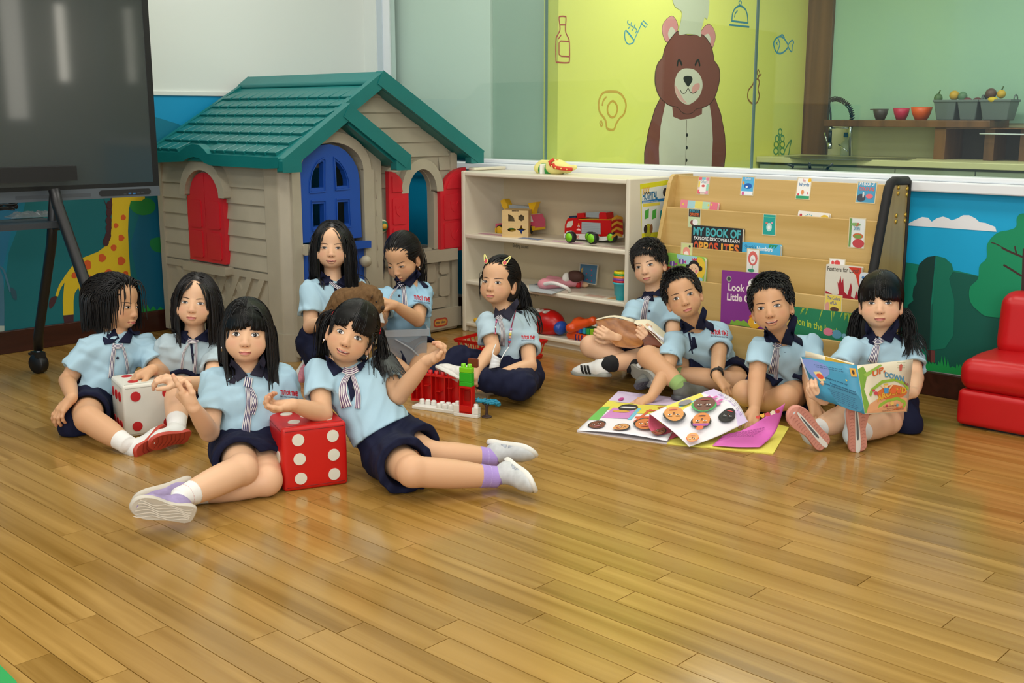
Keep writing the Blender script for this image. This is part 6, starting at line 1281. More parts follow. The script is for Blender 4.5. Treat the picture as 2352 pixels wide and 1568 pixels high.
def locks(name, Ps, r0, m, parent, tip=.25, center=None):
    Vs = []; Qs = []; base = 0
    for C, rr in Ps if isinstance(Ps, list) else [(Ps, r0)]:
        n, k, _ = C.shape; t = np.linspace(0, 1, k); rad = rr * (tip + (1 - tip) * np.sin(np.clip(1.15 - t, 0, 1) * PI / 2) ** .7) * np.clip(t * 9 + .2, 0, 1)
        Tn = np.gradient(C, axis=1); Tn /= np.maximum(np.linalg.norm(Tn, axis=2), 1e-6)[..., None]
        ref = C - (center if center is not None else C.mean((0, 1))); A = np.cross(Tn, ref); A /= np.maximum(np.linalg.norm(A, axis=2), 1e-6)[..., None]; Bn = np.cross(Tn, A)
        ring = np.stack([C + (A * math.cos(a) * 1.25 + Bn * math.sin(a) * .8) * rad[None, :, None] for a in (PI / 2, PI / 2 + 2.1, PI / 2 - 2.1)], 2).reshape(-1, 3)
        i, j = np.meshgrid(np.arange(n), np.arange(k - 1), indexing='ij'); b0 = base + (i * k + j) * 3
        for q in range(3):
            q2 = (q + 1) % 3; Qs.append(np.stack([b0 + q, b0 + q2, b0 + 3 + q2, b0 + 3 + q], -1).reshape(-1, 4))
        Vs.append(ring); base += len(ring)
    return tag(qmesh(name, np.concatenate(Vs), np.concatenate(Qs), m, parent), kind='stuff')
def sph(th, ph): return np.stack([np.sin(th) * np.sin(ph), np.sin(th) * np.cos(ph), np.cos(th)], -1)
def make_hair(h, kind, parent, push, m, rg, opt):
    c0 = V(0, -.018, .034); r0 = V(.0785, .096, .0915); k = h.sc
    line = opt.get('line', .062)          # height of the hairline above the eyes
    s = S(); s.ell(h.w(c0), (r0 - .0015) * k, .01, h.M)
    if kind != 'short': s.ell(h.w((0, -.038, -.015)), V(.073, .073, .075) * k, .03, h.M)
    else: s.ell(h.w((0, -.046, -.015)), V(.066, .056, .055) * k, .02, h.M)
    s.ell(h.w((0, .027, .046)), V(.055, .0508, .042) * k, .006, h.M); zf = line - .115
    s.ell(h.w((0, .105, zf)), V(opt.get('fw', .068), .075, .115) * k, .008, h.M, True)
    for q in (-1, 1):
        s.ell(h.w((q * .085, .03, -.075)), V(.035, .05, .075) * k, .008, h.M, True)
        if kind in ('short', 'pony'): s.ell(h.w((q * .082, -.006, -.035)), V(.02, .028, .05) * k, .008, h.M, True)
    s.half(h.w((0, 0, -.068)), -h.M[:, 2], h.o - .2, h.o + .2)
    cap = soft('hair', s, m, parent, .0035)
    W_ = lambda L: h.o + (L * k) @ h.M.T
    skull = pushE(h.w(c0), h.M, (r0 + .0012) * k); skull2 = pushE(h.w((0, .0135, -.010)), h.M, V(.0645, .0745, .080) * k); skull3 = pushE(h.w((0, .028, .044)), h.M, V(.060, .0545, .050) * k)
    pu = [skull, skull3, skull2] + push; G = []
    if not opt.get('bangs'): pu = pu + [pushE(h.w((0, .078, -.025)), h.M, V(.054, .05, .085) * k)]
    g = V(0, 0, -1)
    def roots(n, tmax, front=None, tmin=0.):
        th = np.arccos(rg.uniform(math.cos(R(tmax)), math.cos(R(tmin)), n * 3)); ph = rg.uniform(-PI, PI, n * 3); u = sph(th, ph); P = c0 + u * (r0 - .001)
        bad = (P[:, 1] > .02) & (P[:, 2] < line + .012 - 1.6 * np.maximum(np.abs(P[:, 0]) - .03, 0))
        if front is not None: bad |= front(u, P)
        ok = np.where(~bad)[0][:n]; return u[ok], P[ok]
    def add(C, rr): G.append((C, rr))
    if kind == 'long':
        u, P = roots(1050, 96); D = np.stack([np.sign(P[:, 0] - opt.get('part', 0)) * .9, -.25 - .5 * (P[:, 1] > 0) * (np.abs(P[:, 0]) < .08), -.15 + 0 * u[:, 0]], 1)
        if opt.get('back'): top = P[:, 2] > .05; D[top] = np.stack([P[top, 0] * 4, -1 + 0 * P[top, 0], .1 + 0 * P[top, 0]], 1)
        fr0 = P[:, 1] > (-.03 if opt.get('pull') else .02); D[fr0, 1] -= opt.get('pull', .7)
        L = opt.get('len', .30) * rg.uniform(.82, 1.05, len(P)) * np.clip(.62 + .42 * u[:, 2] * 1, .5, 1.05)
        C = grow_hair(W_(P), D @ h.M.T, L, pu, 24, .6, .9, .012, rg=rg, ramp=opt.get('ramp', 0)); add(C, .0022 * k)
    if opt.get('bangs'):
        zb = opt['bangs']; n = 290; x = rg.uniform(-.058, .058, n); y = rg.uniform(-.005, .035, n); x0 = x * .8; P = np.stack([x0, y, c0[2] + (r0[2] + .002) * np.sqrt(1 - (x0 / r0[0]) ** 2 - ((y - c0[1]) / r0[1]) ** 2)], 1)
        D = np.stack([x * 3 + opt.get('sweep', 0), .8 + 0 * x, -.05 + 0 * x], 1); lim = zb + rg.uniform(-.003, .004, n) + opt.get('gap', 0) * np.exp(-((x - opt.get('gx', 0)) / .006) ** 2)
        C = grow_hair(W_(P), D @ h.M.T, .2, pu, 26, .6, .9, .02, stop=lambda Q: h.loc(Q)[:, 2] < lim, rg=rg, gdir=-h.M[:, 2]); add(C, .0022 * k)
    if kind in ('pony', 'pigtails'):
        ties = opt['ties']; u, P = roots(620, 100)
        for i, tl in enumerate(ties):
            sel = np.ones(len(P), bool) if len(ties) == 1 else ((P[:, 0] < 0) == (tl[0] < 0)); tw = h.w(tl)
            C = grow_hair(W_(P[sel]), (tw - W_(P[sel])), .24, [skull] + push, 22, .0, 1, .02, target=tw, rg=rg); add(C, .0019 * k)
            n = opt.get('ntail', 150); nd = nrm(h.M @ np.asarray(opt['tdir'][i], float)); Rr = np.tile(tw, (n, 1)) + rg.normal(size=(n, 3)) * .006; Dd = nd + rg.normal(size=(n, 3)) * .22
            C = grow_hair(Rr, Dd, opt['tlen'] * rg.uniform(.75, 1.05, n), pu, 22, .28, .95, .05, rg=rg); add(C, .0021 * k)
    if opt.get('wisps'):
        for (xx, yy, zz), n, L in opt['wisps']:
            P = np.tile(V(xx, yy, zz), (n, 1)) + rg.normal(size=(n, 3)) * V(.006, .006, .006); add(grow_hair(W_(P), np.tile(h.M @ V(np.sign(xx) * .5, .1, -.6), (n, 1)), L * rg.uniform(.8, 1.1, n), pu, 22, .5, .9, .05, rg=rg), .0013 * k)
    if kind == 'short':
        u, P = roots(2200, 112); fr_ = np.clip((P[:, 1] - .0) / .07, 0, 1); top = np.clip((P[:, 2] - .055) / .05, 0, 1)
        D = u * (opt.get('spike', .3) * (1 + top))[:, None] + np.stack([.15 * P[:, 0] * 10 + opt.get('sweep', 0) * top, fr_ * .9 - (1 - fr_) * .2, -.6 * (1 - top) - .25 * fr_], 1); L = (.012 + opt.get('lt', .022) * top + opt.get('lf', .008) * fr_) * rg.uniform(.7, 1.15, len(P))
        add(grow_hair(W_(P), D @ h.M.T, L, [skull, skull3, skull2], 6, .12, 1, .03, rg=rg), .0017 * k)
        n = 130; x = rg.uniform(-.056, .056, n); P = np.stack([x, .048 + .02 * (1 - (x / .06) ** 2), line + .026 - 4.5 * x * x], 1)
        add(grow_hair(W_(P), np.stack([opt.get('sweep', 0) + x * 2, .5 + 0 * x, -.8 + 0 * x], 1) @ h.M.T, opt.get('fringe', .03) * rg.uniform(.6, 1.1, n), [skull2, skull3, skull], 8, .15, 1, .05, rg=rg, gdir=-h.M[:, 2]), .0016 * k)
    locks('hair_locks', G, 0, m, cap, center=h.w((0, -.01, 0)))
    return cap
# --- hands
CURL = {'relax': ((.25, .45, .3), (.3, .5, .35), (.35, .55, .4), (.4, .6, .4)), 'fist': ((1.1, 1.5, .9),) * 4, 'loose': ((.7, .9, .5), (.8, 1.0, .6), (.9, 1.05, .6), (.95, 1.05, .6)), 'flat': ((.08, .12, .08), (.05, .1, .08), (.06, .1, .08), (.1, .12, .08)), 'point': ((.05, .1, .1), (.75, 1.1, .6), (.9, 1.2, .7), (1., 1.2, .7)), 'grip': ((.7, .8, .4), (.75, .85, .45), (.8, .85, .45), (.85, .85, .45)), 'drape': ((.55, .7, .35), (.6, .75, .4), (.62, .75, .4), (.6, .75, .4))}
def add_hand(s, wr, d, n, side, curl='relax', k=1., spread=.1, thumb=.7):
    """d towards the fingers, n out of the back of the hand; side = +1: thumb lies towards cross(d, n)"""
    d = nrm(d); n = nrm(n - d * (n @ d)); x = np.cross(d, n) * side; cv = CURL[curl] if isinstance(curl, str) else curl
    P = lambda a, b, c: wr + (d * a + x * b + n * c) * k
    pm_ = P(.030, 0, 0)
    s.limb(P(0, 0, 0), P(.05, .012, .001), .0175 * k, .0125 * k, .008); s.limb(P(.005, -.003, 0), P(.048, -.012, 0), .0165 * k, .0115 * k, .008); s.limb(P(.02, .004, -.003), P(.047, 0, -.003), .015 * k, .012 * k, .008); s.limb(P(.008, .012, -.004), P(.03, .018, -.006), .013 * k, .010 * k, .008)
    bl = ((.0245, .0165, .014), (.027, .018, .015), (.025, .017, .0145), (.020, .0135, .0125))
    tips = []
    for i in range(4):
        b0 = (.0185, .0062, -.0062, -.0175)[i]; a0 = (.053, .056, .0535, .0485)[i]; p = P(a0, b0, .001); ang = 0.; sp = (1.5 - i) * spread * (1 - .5 * min(cv[i][0], 1)); fd = nrm(d * math.cos(sp) + x * math.sin(sp)); r = (.0076, .0079, .0075, .0066)[i]
        for j in range(3):
            ang += cv[i][j]; q = p + (fd * math.cos(ang) - n * math.sin(ang)) * bl[i][j] * k; s.limb(p, q, r * k, r * .92 * k, .0035); p = q; r *= .92
        tips.append(p)
    tb = P(.014, .016, -.004); t1 = tb + (d * .62 + x * thumb - n * .25) * .03 * k; t2 = t1 + (d * .85 + x * (thumb - .45) - n * .3) * .022 * k; t3 = t2 + (d * .9 + x * (thumb - .75) - n * .35) * .016 * k
    s.limb(tb, t1, .011 * k, .0088 * k, .008); s.limb(t1, t2, .0088 * k, .008 * k, .004); s.limb(t2, t3, .008 * k, .0068 * k, .004)
    return [wr] + tips
# --- shoes
FOOT = [(0, -.012), (.004, -.024), (.02, -.031), (.05, -.029), (.08, -.027), (.11, -.034), (.14, -.040), (.165, -.037), (.183, -.024), (.19, -.004), (.186, .014), (.17, .027), (.145, .034), (.11, .033), (.08, .029), (.05, .029), (.02, .03), (.004, .022), (0, .01)]
def make_shoe(heel, toe, n, side, parent, upper, sole, treads=None, k=1., strap=None, laces=None, stripes=None, L=None, extras=None):
    f = nrm(toe - heel); n = nrm(n - f * (n @ f)); x = np.cross(f, n) * side; up = -n; P = lambda a, b, c: heel + (f * a + x * b + up * c) * k
    e = empty('shoe', (0, 0, 0)); e.parent = parent; e.location = -parent.location
    M = np.stack([f, x, up], 1); s = S()
    s.ell(P(.042, 0, .032), V(.044, .031, .036) * k, .01, M); s.limb(P(.05, 0, .036), P(.125, .0, .026), .034 * k, .029 * k, .02 * k); s.ell(P(.138, -.002, .02), V(.05, .036, .025) * k, .02 * k, M); s.limb(P(.04, 0, .04), P(.034, 0, .066), .03 * k, .029 * k, .015 * k); s.limb(P(.045, 0, .05), P(.036, 0, .09), .021 * k, .025 * k, .004, sub=True); s.half(P(0, 0, .004), n, heel - .25, heel + .25)
    soft('upper', s, upper, e, .0032)
    F_ = (heel, f, x, n); pts = smooth_curve([(a * k, b * k) for a, b in FOOT], True, 2)
    b = B(); cz = [(.0, 1.0), (.014, 1.05), (.018, 1.02)]; Nn = len(pts); cen = V(.095 * k, 0); vs = []
    for zz, sc_ in ((-.019, .97), (-.014, 1.05), (-.004, 1.05), (0., 1.0)):
        for q in pts: c = cen + (V(*q) - cen) * sc_; rise = .008 * max(0, (c[0] / k - .14) / .05) ** 2 * (1 if zz > -.01 else .6); vs.append(heel + f * c[0] + x * c[1] + n * (zz * k - rise * k))
    b.add(vs, [(r * Nn + i, r * Nn + (i + 1) % Nn, (r + 1) * Nn + (i + 1) % Nn, (r + 1) * Nn + i) for r in range(3) for i in range(Nn)], sole, True)
    b.add(vs[3 * Nn:], [tuple(range(Nn))], sole); so = b.build('sole', e)
    if treads:
        b = B(); treads(b, (heel, f, x, n), k); b.build('tread', e)
    if strap:
        b = B(); 
        for a0 in strap[1]:
            ring = [P(a0, .034 * math.sin(t), .012 + .047 * math.cos(t) * (1 - (a0 - .07) * 3)) for t in np.linspace(-1.5, 1.5, 13)]; vs = [p + f * w_ for p in ring for w_ in (-.011 * k, .011 * k)]
            b.add(vs, [(2 * i, 2 * i + 1, 2 * i + 3, 2 * i + 2) for i in range(12)], strap[0], True)
        o = b.build('strap', e); o.modifiers.new('s', 'SOLIDIFY').thickness = .003
    if laces:
        b = B()
        for i in range(5):
            a0 = .068 + .013 * i; hh = .071 - .0065 * i
            b.tube([P(a0, .018 * t, hh - .011 * t * t * 1.2) for t in np.linspace(-1, 1, 7)], .0021 * k, laces, 6)
        b.build('laces', e)
    if stripes:
        for q in (-1, 1):
            for i in range(3):
                b = B(); a0 = .072 + .017 * i; v_ = [P(a0 + .010 * t + w_, q * (.0305 + .006 * math.sin(t * 2.4)), .012 + .036 * t) for t in np.linspace(0, 1, 6) for w_ in (0, .009)]; b.add(v_, [(2 * j, 2 * j + 1, 2 * j + 3, 2 * j + 2) for j in range(5)], stripes); o = b.build('side_stripe', e); o.modifiers.new('s', 'SOLIDIFY').thickness = .004
    return e, P
def ribbon(b, s, px, w0, w1, t0, off, cols, nst=9, lift=None):
    """striped cloth strip following measured spots over a surface"""
    c = smooth_curve(px, False, 5); n = len(c); cols_ = [cols[i % len(cols)] for i in range(nst)]; XY = []
    for i, (x, y) in enumerate(c):
        a = V(*c[min(i + 1, n - 1)]) - V(*c[max(i - 1, 0)]); q = nrm(V(-a[1], a[0])); w_ = w0 + (w1 - w0) * i / (n - 1)
        for j in range(nst + 1): u = (j / nst - .5) * w_; XY.append((x + q[0] * u, y + q[1] * u))
    P, ok = castN(s, XY, t0); ts = (P - EYE) @ FWD; tm = np.median(ts[ok]) if ok.any() else t0; G = []
    for k_, (p, o_) in enumerate(zip(P, ok)):
        x, y = XY[k_]; j = k_ % (nst + 1); p = p if o_ and abs(ts[k_] - tm) < .09 else T(x, y, tm)
        if j == 0: G.append([])
        G[-1].append(p - nrm(ray(x, y)) * (off + .003 * math.sin(j / nst * PI)))
    for j in range(nst):
        vs = [G[i][j + e_] for i in range(n) for e_ in (0, 1)]; b.add(vs, [(2 * i, 2 * i + 1, 2 * i + 3, 2 * i + 2) for i in range(n - 1)], cols_[j], True)
def patch(b, s, px, t0, off, m, grid=7):
    """cloth piece whose outline is given by four measured corner spots (bilinear), laid on a surface"""
    A, Bq, C, D = [V(*p) for p in px]; N = grid; XY = [A * (1 - u) * (1 - v) + Bq * u * (1 - v) + C * u * v + D * (1 - u) * v for u in np.linspace(0, 1, N + 1) for v in np.linspace(0, 1, N + 1)]
    P, ok = castN(s, XY, t0); ts = (P - EYE) @ FWD; tm = np.median(ts[ok]) if ok.any() else t0; vs = []
    for q, p, o_, t_ in zip(XY, P, ok, ts): vs.append((p if o_ and abs(t_ - tm) < .1 else T(q[0], q[1], tm)) - nrm(ray(*q)) * off)
    b.add(vs, [(i * (N + 1) + j, i * (N + 1) + j + 1, (i + 1) * (N + 1) + j + 1, (i + 1) * (N + 1) + j) for i in range(N) for j in range(N)], m, True)
def logo(s, px, py, t0, wpx, slope, parent, txt='TUTOR TIME', vis=1.):
    def wf(off):
        def w_(x, y): return x, y
        return w_
    for st, size, dy, colr, nm in ((txt, 13, 0, '#c0182c', 'logo_word'), ('EARLY CHILDHOOD EDUCATION', 4.2, 7, '#1d2348', 'logo_line')):
        vs, fs = textmesh(st, .05 if size > 6 else .02); vs = vs - vs.min(0); sx = wpx / vs[:, 0].max(); sy = size * wpx / 52 / .72; out = []; c = cast(s, px, py, t0)
        if c is None: return
        tc = (c - EYE) @ FWD
        XY = [(px + x * sx - wpx / 2, py + dy * wpx / 52 - y * sy * (1 + .12 * math.sin(x * 5)) + slope * (x * sx - wpx / 2)) for x, y in vs]
        Pq, ok = castN(s, XY, t0); ts = (Pq - EYE) @ FWD; out = [(p if o_ and abs(t_ - tc) < .05 else T(q[0], q[1], tc)) - nrm(ray(px, py)) * .0014 for q, p, o_, t_ in zip(XY, Pq, ok, ts)]
        b = B(); b.add(out, fs, colr); b.build(nm, parent)
def kid(K):
    rg = np.random.RandomState(K.get('seed', 1)); k = K.get('k', 1.); h = Head(*K['head']); sk = SK[K['skin']]; res = K.get('res', .0042)
    K['an'] = list(K['an'])
    for i in (0, 1):
        if K['foot'][i]:
            a_, b_, n_ = K['foot'][i][:3]; f_ = nrm(b_ - a_); n_ = nrm(n_ - f_ * (n_ @ f_)); fk_ = K.get('fk', .95); K['an'][i] = K['an'][i] * .45 + (a_ + (f_ * .042 - n_ * .075) * fk_) * .55
    pel, nk = K['pelvis'], K['neck']; sh, el, wr = K['sh'], K['el'], K['wr']; hip, kn, an = K['hip'], K['kn'], K['an']
    up = nrm(nk - pel); rt = nrm(sh[1] - sh[0]); fr_ = np.cross(rt, up); fr_ = nrm(fr_ if fr_ @ (EYE - nk) > 0 else -fr_)
    # one continuous body
    s = S(); h.field(s, K.get('smile', 0), K.get('cheek', 1.))
    s.limb(h.w((0, -.018, -.06)), nk - up * .02, .036 * k, .040 * k, .02); s.limb(nk - up * .06, pel, .07 * k, .075 * k, .03, flat=(fr_, 1.35))
    pts = []
    for i in (0, 1):
        if i: s.group(); s.limb(nk - up * .06, pel, .06 * k, .06 * k, .03, flat=(fr_, 1.35))
        s.limb(nk - up * .05 + (sh[i] - nk) * .3, sh[i], .036 * k, .031 * k, .02); s.limb(sh[i], el[i], .0315 * k, .0285 * k, .012, bul=.003); s.limb(el[i], wr[i], .0295 * k, .0195 * k, .010, bul=.0035)
        if K['hand'][i]:
            d, n, side, curl = K['hand'][i][:4]; kk = K['hand'][i][4] if len(K['hand'][i]) > 4 else {}
            pts += [add_hand(s, wr[i] + nrm(d) * .008, d, n, side, curl, k * 1.02, **kk)]
    for i in (0, 1):
        s.group(); s.limb((hip[0] + hip[1]) / 2, hip[i], .07 * k, .07 * k, .02); s.limb(hip[i], kn[i], .064 * k, .046 * k, .015); s.limb(kn[i], an[i], .0445 * k, .027 * k, .012, bul=.008); s.ell(kn[i], V(1, 1, 1) * .044 * k, .012)
    fine = [(h.o - .115 * h.sc, h.o + .115 * h.sc)] + [(np.min(p, 0) - .02, np.max(p, 0) + .02) for p in pts]
    P, Q = s.mesh(res, fine, K.get('fres', .0026))
    bl = np.zeros(len(P))
    for q in (-1, 1):
        bl += .5 * np.exp(-(((h.loc(P) - V(q * .040, .062, -.026)) / V(.018, .03, .014)) ** 2).sum(1)); bl += .6 * np.exp(-(((h.loc(P) - V(q * .076, -.01, -.01)) / .018) ** 2).sum(1))
    bl += .35 * np.exp(-(((h.loc(P) - V(0, .09, -.027)) / .011) ** 2).sum(1))
    for i in (0, 1): bl += .45 * np.exp(-(((P - kn[i]) / .035) ** 2).sum(1)) + .3 * np.exp(-(((P - el[i]) / .03) ** 2).sum(1))
    for p in pts:
        for t in p[1:]: bl += .5 * np.exp(-(((P - t) / .012) ** 2).sum(1))
    person = qmesh('person', P, Q, sk, None, attr={'blush': np.clip(bl, 0, .8)}); tag(person, K['label'], 'person', 'people in blue polo shirts')
    hs = S(); h.field(hs, K.get('smile', 0), K.get('cheek', 1.), False); h.face(hs, person, **K.get('face', {}))
    # polo shirt
    c = S(); ch = nk - up * .105; r1 = .098 * k * K.get('wide', 1.)
    c.limb(pel + up * .0, ch, r1 * 1.1, r1, .02, flat=(fr_, 1.25)); c.limb(nk - up * .05 + (sh[0] - nk) * .42, nk - up * .05 + (sh[1] - nk) * .42, .056 * k, .056 * k, .05); c.limb(nk - up * .035, nk - up * .07, .05 * k, .07 * k, .03)
    fs = K.get('sleeve', .66)
    for i in (0, 1):
        d = el[i] - sh[i]; e_ = sh[i] + d * fs; c.limb(nk - up * .06 + (sh[i] - nk) * .6, sh[i], .048 * k, .041 * k, .03); c.cone(sh[i] - d * .02, e_, .041 * k, .0525 * k, .022)
    hm = pel + up * K.get('hem', .04); c.wrinkle(.0038, .06, K.get('seed', 1))
    for i in (0, 1):
        d = el[i] - sh[i]; c.limb(sh[i] + d * (fs - .14), sh[i] + d * (fs + .35), .038 * k, .0445 * k, .004, sub=True)
    c.half(hm, -up, pel - .3, pel + .3)
    shirt = soft('polo_shirt', c, K.get('polo', polo), person, .005)
    # legwear
    g = S(); fl = K.get('leg', .55); rl = K.get('rleg', 1.)
    g.limb(hip[0], hip[1], .085 * k, .085 * k, .03); g.limb(pel + up * .05, (hip[0] + hip[1]) / 2, .09 * k * K.get('wide', 1.), .085 * k, .03, flat=(fr_, 1.2))
    for i in (0, 1):
        d = kn[i] - hip[i]
        if fl < 1: g.cone(hip[i] - d * .05, hip[i] + d * fl, .074 * k * rl, (.070 if K.get('tight') else .080) * k * rl, .03)
        else: g.limb(hip[i], kn[i], .073 * k, .060 * k, .02); g.limb(kn[i], kn[i] + (an[i] - kn[i]) * K.get('cuff', .75), .06 * k, .048 * k, .015)
    g.wrinkle(.003, .06, K.get('seed', 1) + 50)
    if fl < 1:
        for i in (0, 1): d = kn[i] - hip[i]; g.limb(hip[i] + d * (fl - .14), hip[i] + d * (fl + .3), .060 * k, .071 * k * rl, .006, sub=True)
    if 'skirt' in K: a, b_, r_ = K['skirt']; g.limb(a, b_, r_, r_, .04)
    g.half(V(pel[0], pel[1], .004), (0, 0, -1), pel - .5, pel + .5)
    soft('shorts' if K.get('boy') else ('trousers' if fl >= 1 else 'skort'), g, navy, person, .005)
    # socks and shoes
    for i in (0, 1):
        F_ = K['foot'][i]
        if not F_: continue
        so = S(); d = nrm(kn[i] - an[i]); hl = K.get('sockh', .05); f_ = nrm(F_[1] - F_[0]); n_ = nrm(F_[2] - f_ * (F_[2] @ f_)); in_ = F_[0] + (f_ * .05 - n_ * .036) * K.get('fk', .95); so.cone(an[i] - d * .005, an[i] + d * hl, .0305 * k, .0365 * k, .01); so.limb(in_, an[i], .024 * k, .0285 * k, .012); pass
        sock = soft('sock', so, K['sock'], person, .0032)
        if K.get('sockband'):
            b = B(); ax = fr(an[i], np.cross(d, V(.3, .5, .8)), np.cross(d, np.cross(d, V(.3, .5, .8))), d)
            for a0, colr, wd_ in K['sockband']: b.lathe([(.0315 * k + .06 * (a0 - .03), a0), (.0345 * k + .05 * (a0 - .03), a0 + wd_ / 2), (.0325 * k + .06 * (a0 - .03), a0 + wd_)], ax, colr, 20)
            b.build('sock_band', sock)
        make_shoe(F_[0], F_[1], F_[2], F_[3], person, **K['shoe'], k=K.get('fk', .95))
    # hair
    cols = [pushC(sh[0], nk - up * .03, .052 * k), pushC(nk - up * .03, sh[1], .052 * k), pushC(nk - up * .05, pel, .082 * k), pushC(h.w((0, -.018, -.05)), nk, .042 * k), pushC(sh[0], el[0], .061 * k), pushC(sh[1], el[1], .061 * k), pushC(el[0], wr[0], .036), pushC(el[1], wr[1], .036)]
    hk, hopt = K['hair']; make_hair(h, hk, person, cols, K.get('hairm', hairm), rg, hopt)
    # collar: stand round the neck and two folded points
    col = K.get('collar_mat', collm); b = B(); axn = nrm(h.w((0, -.018, -.06)) - nk); x_ = nrm(rt - axn * (rt @ axn)); y_ = np.cross(axn, x_); y_ = y_ if y_ @ fr_ > 0 else -y_; rows = []
    for r_, z_ in ((.045, .014), (.050, .020), (.060, .004), (.076, -.024)):
        row = []
        for a in np.linspace(R(128), R(412), 25):
            p = nk + (x_ * math.cos(a) + y_ * math.sin(a) * .86) * r_ * k + axn * z_ * k + rt * 0; row.append(p)
        rows.append(row)
    # push the outer edge onto the cloth
    for ri in (2, 3):
        Pn = np.array(rows[ri]); d0, gr = c.grad(Pn); Pn = Pn - (gr / np.maximum(np.linalg.norm(gr, axis=1), .2)[:, None]) * np.clip(d0 - .004, -.05, .03)[:, None]; rows[ri] = list(Pn)
    vs = [p for r in rows for p in r]; b.add(vs, [(r * 25 + i, r * 25 + i + 1, (r + 1) * 25 + i + 1, (r + 1) * 25 + i) for r in range(3) for i in range(24)], col, True)
    o = b.build('collar', person); o.modifiers.new('s', 'SOLIDIFY').thickness = .0025
    cs_ = S(); cs_.ops = c.ops + s.ops; tk = (nk - EYE) @ FWD
    for fp in K.get('flaps', ()):
        b = B(); patch(b, cs_, fp, tk - .02, .006, col); o2 = b.build('collar_point', o); o2.modifiers.new('s', 'SOLIDIFY').thickness = .003
    if K.get('placket'):
        b = B(); patch(b, c, K['placket'], tk, .0022, collm, 9); b.build('placket', shirt)
    for (x, y) in K.get('buttons', ()):
        p = cast(c, x, y, tk)
        if p is not None: d_ = -nrm(ray(x, y)); Fq = fr(p + d_ * .002, RT, UP); b = B(); b.lathe([(0, -.002), (.0055, -.002), (.0055, .0015), (.004, .0022), (0, .0016)], (Fq[0], RT, UP, d_), '#14172c', 14); b.build('button', shirt)
    if K.get('tie'):
        tw, tn = K.get('tiecol', '#e6e2e0'), K.get('tienav', '#3a3566'); e = empty('neck_ribbon', (0, 0, 0)); e.parent = person
        for rb in K['tie']:
            b = B(); ribbon(b, c, rb[0], rb[1], rb[2], tk, rb[3] if len(rb) > 3 else .007, (tw, tn), rb[4] if len(rb) > 4 else 9); o = b.build('ribbon_tail' if len(rb) < 6 else 'knot', e); o.modifiers.new('s', 'SOLIDIFY').thickness = .0015
    if K.get('logo'): logo(c, *K['logo'][:2], (sh[1] - EYE) @ FWD, *K['logo'][2:], parent=shirt)
    for q in K.get('pearls', ()):
        b = B(); b.ell(h.w((q * .0735, .004, -.0405)), V(1, 1, 1) * .0032, '#e9dfe0'); b.tube([h.w((q * .0735, .004, -.042)), h.w((q * .0735, .004, -.052))], .0012, '#c9a66a', 5); b.build('earring', person)
    for tl, colr in K.get('bands', ()):
        p = h.w(tl); b = B(); n_ = nrm(p - h.w((0, -.01, .03))); a_ = nrm(np.cross(n_, V(.2, .3, .9))); c_ = np.cross(n_, a_); b.tube([p + (a_ * math.cos(t) + c_ * math.sin(t)) * .012 for t in np.linspace(0, 2 * PI, 15)], .005, colr, 7, False); b.build('hair_band', person)
    K['_'] = dict(h=h, body=s, shirt=c, person=person, hs=hs); return person
CR_, CU_, CT_ = RT, UP, -FWD      # picture right, picture up, towards the camera: only for stating measured directions
def dirv(r=0, u=0, t=0): return nrm(CR_ * r + CU_ * u + CT_ * t)
def tread_wave(colr):
    def f(b, F_, k):
        o, x, y, n = F_
        for j in range(6):
            pts = [((.012 + .166 * t) * k, (-.024 + .0095 * j + .006 * math.sin(t * 11 + j * .8)) * k * (1.0 if t > .5 else .85)) for t in np.linspace(0, 1, 16)]; b.stroke(pts, .0032, F_, .0012, colr)
    return f
K3 = dict(seed=3, label='person sitting with legs folded aside and one finger raised, left of red die', skin='light', res=.004, fres=.0024,
    head=(566, 771, 3.56, -2, 2, 2, 1.0), neck=T(569, 852, 3.6), pelvis=T(575, 1022, 3.62), sh=[T(495, 872, 3.58), T(650, 862, 3.66)], el=[T(481, 992, 3.5), T(668, 952, 3.68)], wr=[T(446, 937, 3.36), T(655, 1022, 3.68)],
    hand=[(dirv(-.6, .75, .25), dirv(-.6, -.3, .7), 1, 'point', dict(thumb=.5)), (dirv(.1, -.8, .5), dirv(.3, .6, .5), 1, 'flat')],
    hip=[T(545, 1034, 3.6), T(606, 1030, 3.63)], kn=[T(556, 1078, 3.36), T(612, 1103, 3.42)], an=[T(428, 1140, 3.16), T(452, 1112, 3.37)],
    foot=[(T(446, 1184, 3.13), T(322, 1168, 3.04), dirv(-.1, -.25, .95), -1), (T(436, 1098, 3.37), T(350, 1128, 3.33), dirv(-.45, .75, -.35), 1)], leg=.66, rleg=1.05,
    sock=mat('sock_white', '#e8e6e2', .9, bump=.2, bscale=500), sockband=[(.018, '#c03a34', .006)], shoe=dict(upper=mat('shoe_lilac', '#9a8bb4', .6, vary=.15, vscale=40), sole=mat('sole_offwhite', '#c9c2b4', .6), treads=tread_wave('#f0ece2'), laces=mat('lace_pink', '#c85a9a', .7)), fk=.93,
    hair=('long', dict(len=.36, bangs=.021, line=.07, back=1, gap=.012, gx=.004)), face=dict(gaze=(0, .1), mouth='closed', open_=1.18), collar_mat=collg,
    flaps=[[(530, 822), (569, 861), (545, 877), (527, 848)], [(606, 812), (573, 861), (602, 867), (611, 832)]],
    tie=[([(572, 866), (569, 882), (568, 888)], 18, 20, .012, 7, 1), ([(569, 888), (572, 930), (566, 975), (564, 1000)], 12, 22, .008), ([(573, 888), (585, 915), (584, 930), (577, 950)], 10, 16, .007, 7)], logo=(664, 907, 30, .05, ))
K3['logo'] = (664, 908, 40, .1)
